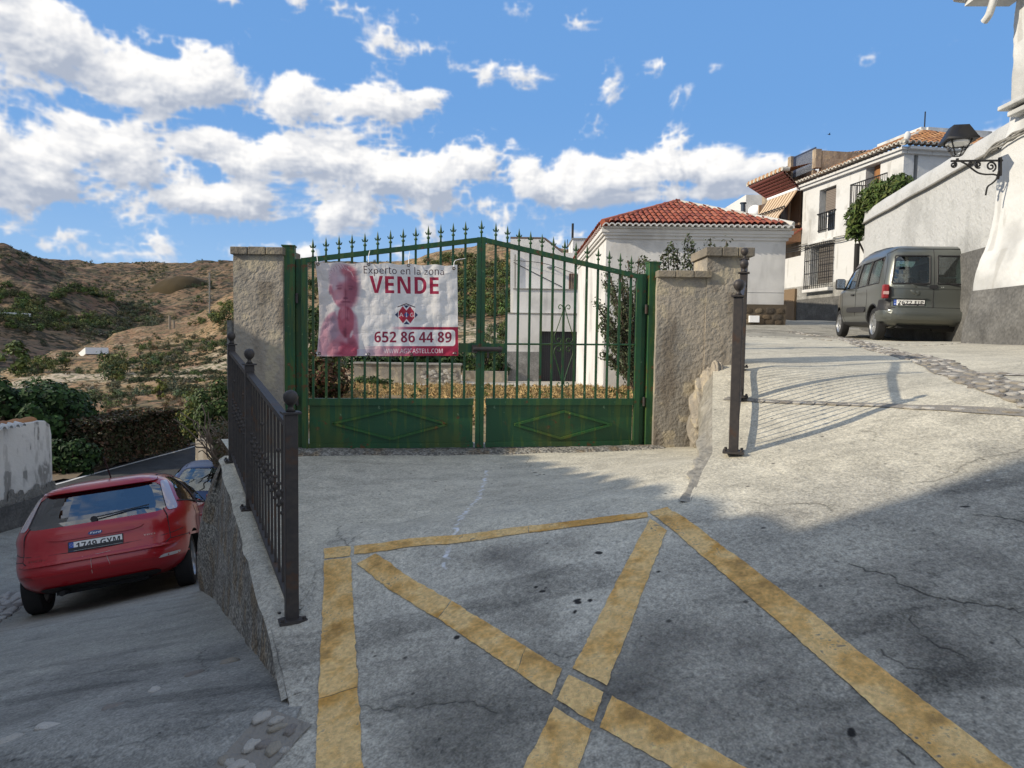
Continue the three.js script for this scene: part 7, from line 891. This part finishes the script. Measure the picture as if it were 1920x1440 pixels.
  // shrub behind the right leaf with upright shoots behind the low wall
  const sh = thing('garden_shrub', 'tall small leaved shrub behind the right leaf of the gate', 'shrub', [0, 0, 0]), base2 = P(1196, 745, 10.5), r3 = rng(81), st = [], tips = []; for (let i = 0; i < 110; i++) { const an = r3() * 6.283, rr0 = Math.sqrt(r3()), px = 1186 + Math.cos(an) * 74 * rr0, py = 592 + Math.sin(an) * 112 * rr0; const e = P(px, py, 10.5 + (r3() - .5) * .9), m = base2.clone().lerp(e, .55).add(V((r3() - .5) * .15, .12, (r3() - .5) * .15)); st.push(tube([base2, m, e], .009, 4, 10)); tips.push([base2, m, e]); }
  for (const [x, y] of [[1243, 478], [1252, 460], [1262, 455], [1270, 466], [1290, 440], [1296, 452], [1301, 462], [1284, 470], [1318, 470], [1332, 446], [1340, 458], [1362, 452], [1312, 478], [1345, 468], [1226, 500], [1216, 488], [1206, 485]]) { const e = P(x, y, 9.4), b0 = P(1236 + (x - 1236) * .8, 640, 9.4), m = b0.clone().lerp(e, .5).add(V(.03, .03, 0)); st.push(tube([b0, m, e], .006, 4, 10)); tips.push([b0, m, e]); }
  const lv = leaves(13500, 82, (r) => { const [a0, b0, c0] = tips[r() * tips.length | 0], k = .3 + .7 * Math.pow(r(), .6), p = a0.clone().multiplyScalar((1 - k) ** 2).addScaledVector(b0, 2 * k * (1 - k)).addScaledVector(c0, k * k), o = V(r() - .5, r() - .5, r() - .5).normalize(); return [p.addScaledVector(o, .085 * r() + .01), o]; }, .028, [[.07, .09, .048], [.09, .115, .055], [.05, .065, .035], [.13, .155, .09]], 1.6); part(sh, 'crown', lv, leafM); part(sh, 'stem', st, wood);
  // oleander over the garden wall by the street
  const ol = thing('wall_oleander', 'glossy green oleander spilling over the end of the white garden wall', 'bush', [0, 0, 0]), pts = [[1606, 425, 19.3], [1600, 410, 19.3], [1610, 395, 19.2], [1622, 385, 19], [1635, 375, 18.6], [1650, 365, 18.3], [1665, 356, 18], [1680, 348, 17.8], [1618, 405, 19.2], [1640, 388, 18.6], [1655, 376, 18.3], [1672, 364, 18], [1690, 346, 17.6], [1604, 435, 19.4], [1628, 370, 18.8], [1645, 356, 18.4]].map(([a, b, c]) => P(a, b, c + .25)); part(ol, 'crown', leaves(3600, 83, (r) => { const q = pts[r() * pts.length | 0], o = V(r() - .5, (r() - .5), r() - .5).normalize(); return [q.clone().addScaledVector(o, .27 * Math.cbrt(r())), V(o.x, .4, o.z)]; }, .055, [[.07, .12, .025], [.10, .15, .03], [.045, .08, .02], [.14, .17, .05]], 3.4), leafM); part(ol, 'stem', pts.slice(0, 9).map((q) => tube([V(q.x + .5, q.y - .9, q.z - .3), q.clone().add(V(.1, -.3, -.1)), q], .02, 5, 8)), wood);
}
// ---------- vegetation along the lower road ----------
bushThing('leafy_tree', 'large dark green broad leaved tree behind the white wall at the left', 'tree', P(82, 905, 25), 1.95, 1.25, 1.5, 9000, .13, [...greens.dark, [.05, .11, .03]], 961, { k: 90, cr: .42, lift: 2.35, sr: .1, stems: 7, stemName: 'trunk', aspect: 1.5 });
bushThing('leafy_tree', 'upright leafy shoots of a green tree rising at the left edge', 'tree', P(4, 850, 24), .45, .95, .5, 1500, .13, greens.dark, 962, { k: 20, cr: .25, lift: 1.5, sr: .06, stemName: 'trunk' });
{ const t = thing('dry_hedge', 'long brown and green dry hedge along the road below the hill', 'hedge', [0, 0, 0]), a = P(160, 872, 24), b = P(325, 838, 29.5), up = 1.62; part(t, 'crown', leaves(14000, 963, (r) => { const k = r(), q = a.clone().lerp(b, k), h = up * (.92 + .2 * fbm(k * 9, 2, 3, 7)) * sst(0, .06, k) ** .4 * sst(1, .93, k) ** .5, s = r() < .5, w = .75, x = V((r() - .5) * 2 * w, 0, (r() - .5) * .8); q.add(x); const y = s ? h * (1 - .1 * r()) : h * r(); return [q.setY(q.y + y), V(s ? 0 : .7, s ? 1 : .1, s ? 0 : .7)]; }, .085, [[.075, .06, .03], [.05, .055, .022], [.11, .075, .04], [.04, .045, .018], [.06, .07, .025], [.13, .07, .04]], 1.6, .9), leafM); part(t, 'stem', [...Array(22)].map((_, i) => { const q = a.clone().lerp(b, (i + .5) / 22); return bar(q.clone().setY(q.y - .3), q.clone().setY(q.y + 1.1), .035); }), wood); }
bushThing('roadside_bush', 'green shrub filling the gap between leafy tree and dry hedge', 'bush', P(135, 890, 23.5), .9, .55, .7, 2200, .10, greens.dark, 964, { k: 30, cr: .3 }); bushThing('roadside_bush', 'yellow green bush beside the bare post above the road bend', 'bush', P(372, 828, 25), .62, .85, .6, 2200, .075, [...greens.yellow, ...greens.mid], 965, { k: 30, cr: .25 }); bushThing('roadside_bush', 'dark green bush behind dry branches left of the far railing', 'bush', P(408, 830, 23), .75, 1.05, .6, 2600, .085, greens.mid, 966, { k: 34, cr: .28 });
bushThing('roadside_bush', 'grey green shrub at the far end of the dry hedge', 'bush', P(338, 842, 31), .7, .5, .6, 1200, .09, greens.olive, 967, { k: 18, cr: .25 });
{ const t = thing('dry_shrub', 'tangle of bare dry branches beside the far end of the railing', 'shrub', [0, 0, 0]), r = rng(97), l = []; for (let i = 0; i < 70; i++) { const b = P(400 + r() * 36, 880 - r() * 20, 13 + r() * 2), p = [b]; let q = b.clone(), dx = (r() - .62) * .5, dy = .35 + r() * .4; for (let k = 0; k < 4; k++) { q = q.clone().add(V(dx * .4 + (r() - .5) * .2, dy * .42 - k * .05 + (r() - .5) * .14, (r() - .5) * .25)); p.push(q); } l.push(tube(p, .008 + r() * .007, 4, 10)); } part(t, 'branch', l, mat({ color: [.16, .12, .085] })).userData.kind = 'stuff'; part(t, 'foliage', leaves(500, 98, (rr) => [P(398 + rr() * 38, 790 + rr() * 90, 13 + rr() * 2), V(rr() - .5, rr(), rr() - .5)], .05, greens.dryG), leafM); }
// ---------- street lamp on its bracket ----------
{
  const d = 11.05, t = thing('street_lamp', 'black wrought iron lantern on a scrolled wall bracket at the right', 'street lamp', [0, 0, 0]), p = (x, y, o = 0) => { const q = P(x, y, d); q.z += o; return q; }, k = d / FPX;
  const c = p(1795, 297), lant = part(t, 'lantern', (() => { const l = [], N = 4, ring = (w, y) => [...Array(N)].map((_, i) => { const a = (i + .5) / N * 6.2832 + .2; return V(c.x + Math.cos(a) * w * .9, y, c.z + Math.sin(a) * w * .9); }), r1 = ring(.24, p(1795, 263).y), r0 = ring(.075, p(1795, 292).y), rm = ring(.16, p(1795, 280).y); for (let i = 0; i < N; i++) { l.push(bar(r0[i], r1[i], .016), bar(r1[i], r1[(i + 1) % N], .018), bar(r0[i], r0[(i + 1) % N], .014), bar(rm[i], rm[(i + 1) % N], .010)); } return l; })(), M.black);
  const hat = new THREE.CylinderGeometry(.15, .295, .21, 4, 1, false).rotateY(Math.PI / 4 - .2); part(lant, 'lantern_roof', T(hat, c.x, p(1795, 250).y + .0, c.z), M.black); part(lant, 'lantern_rim', T(new THREE.CylinderGeometry(.30, .31, .03, 4).rotateY(Math.PI / 4 - .2), c.x, p(1795, 264).y, c.z), M.black); part(lant, 'lamp_shade', T(cyl(.15, .17, .05, 0, 0, 0, 16), c.x, p(1795, 267).y, c.z), M.plateWhite, 'pale reflector inside the lantern'); part(lant, 'glass', T(new THREE.CylinderGeometry(.20, .066, .225, 4, 1, true).rotateY(Math.PI / 4 - .2), c.x, p(1795, 279).y, c.z), phys({ color: [.95, .96, .96], roughness: .03, transmission: 1, thickness: 0, side: THREE.DoubleSide }));
  const zz = (pts) => tube(pts.map(([x, y]) => p(x, y)), .013, 6, pts.length * 5); const spiral = (x, y, r0, s, dir, turns = 1.5) => [...Array(18)].map((_, i) => { const f = i / 17, a = s + dir * f * turns * 6.283, r = r0 * (1 - f * .8); return [x + Math.cos(a) * r, y + Math.sin(a) * r]; });
  part(t, 'bracket', [bar(p(1783, 302), p(1880, 301), .028, .022), zz([[1802, 303], [1812, 308], [1822, 316], [1834, 324], [1848, 327], [1862, 327], [1874, 330]]), zz(spiral(1788, 309, 6, -1.2, 1)), zz(spiral(1834, 309, 6.5, 1, 1)), zz(spiral(1858, 312, 10, 1.2, -1)), zz(spiral(1820, 307, 4, 0, 1)), zz([[1876, 300], [1875, 318], [1872, 336]]), bar(p(1795, 297), p(1795, 303), .03), bar(p(1875, 295), p(1875, 330), .05, .03)], M.black); part(t, 'lamp_cable', zz([[1873, 320], [1868, 336], [1860, 344], [1852, 350], [1848, 366]]), M.dark);
}
{ const t = thing('swallow', 'dark bird flying high over the tiled roofs', 'bird', P(1555, 252, 60).toArray()), s = .16; const g = new THREE.SphereGeometry(1, 10, 8).scale(.10, .045, .045), w = new THREE.BufferGeometry(); w.setAttribute('position', new THREE.Float32BufferAttribute([-.06, .02, 0, .05, .02, 0, -.05, .10, .28, -.06, .02, 0, -.05, .10, -.28, .05, .02, 0, -.09, 0, 0, -.2, .01, .05, -.2, .01, -.05], 3)); w.computeVertexNormals(); part(t, 'body', [g.toNonIndexed(), w], M.dark).material.side = THREE.DoubleSide; }
renderer.render(scene, camera);
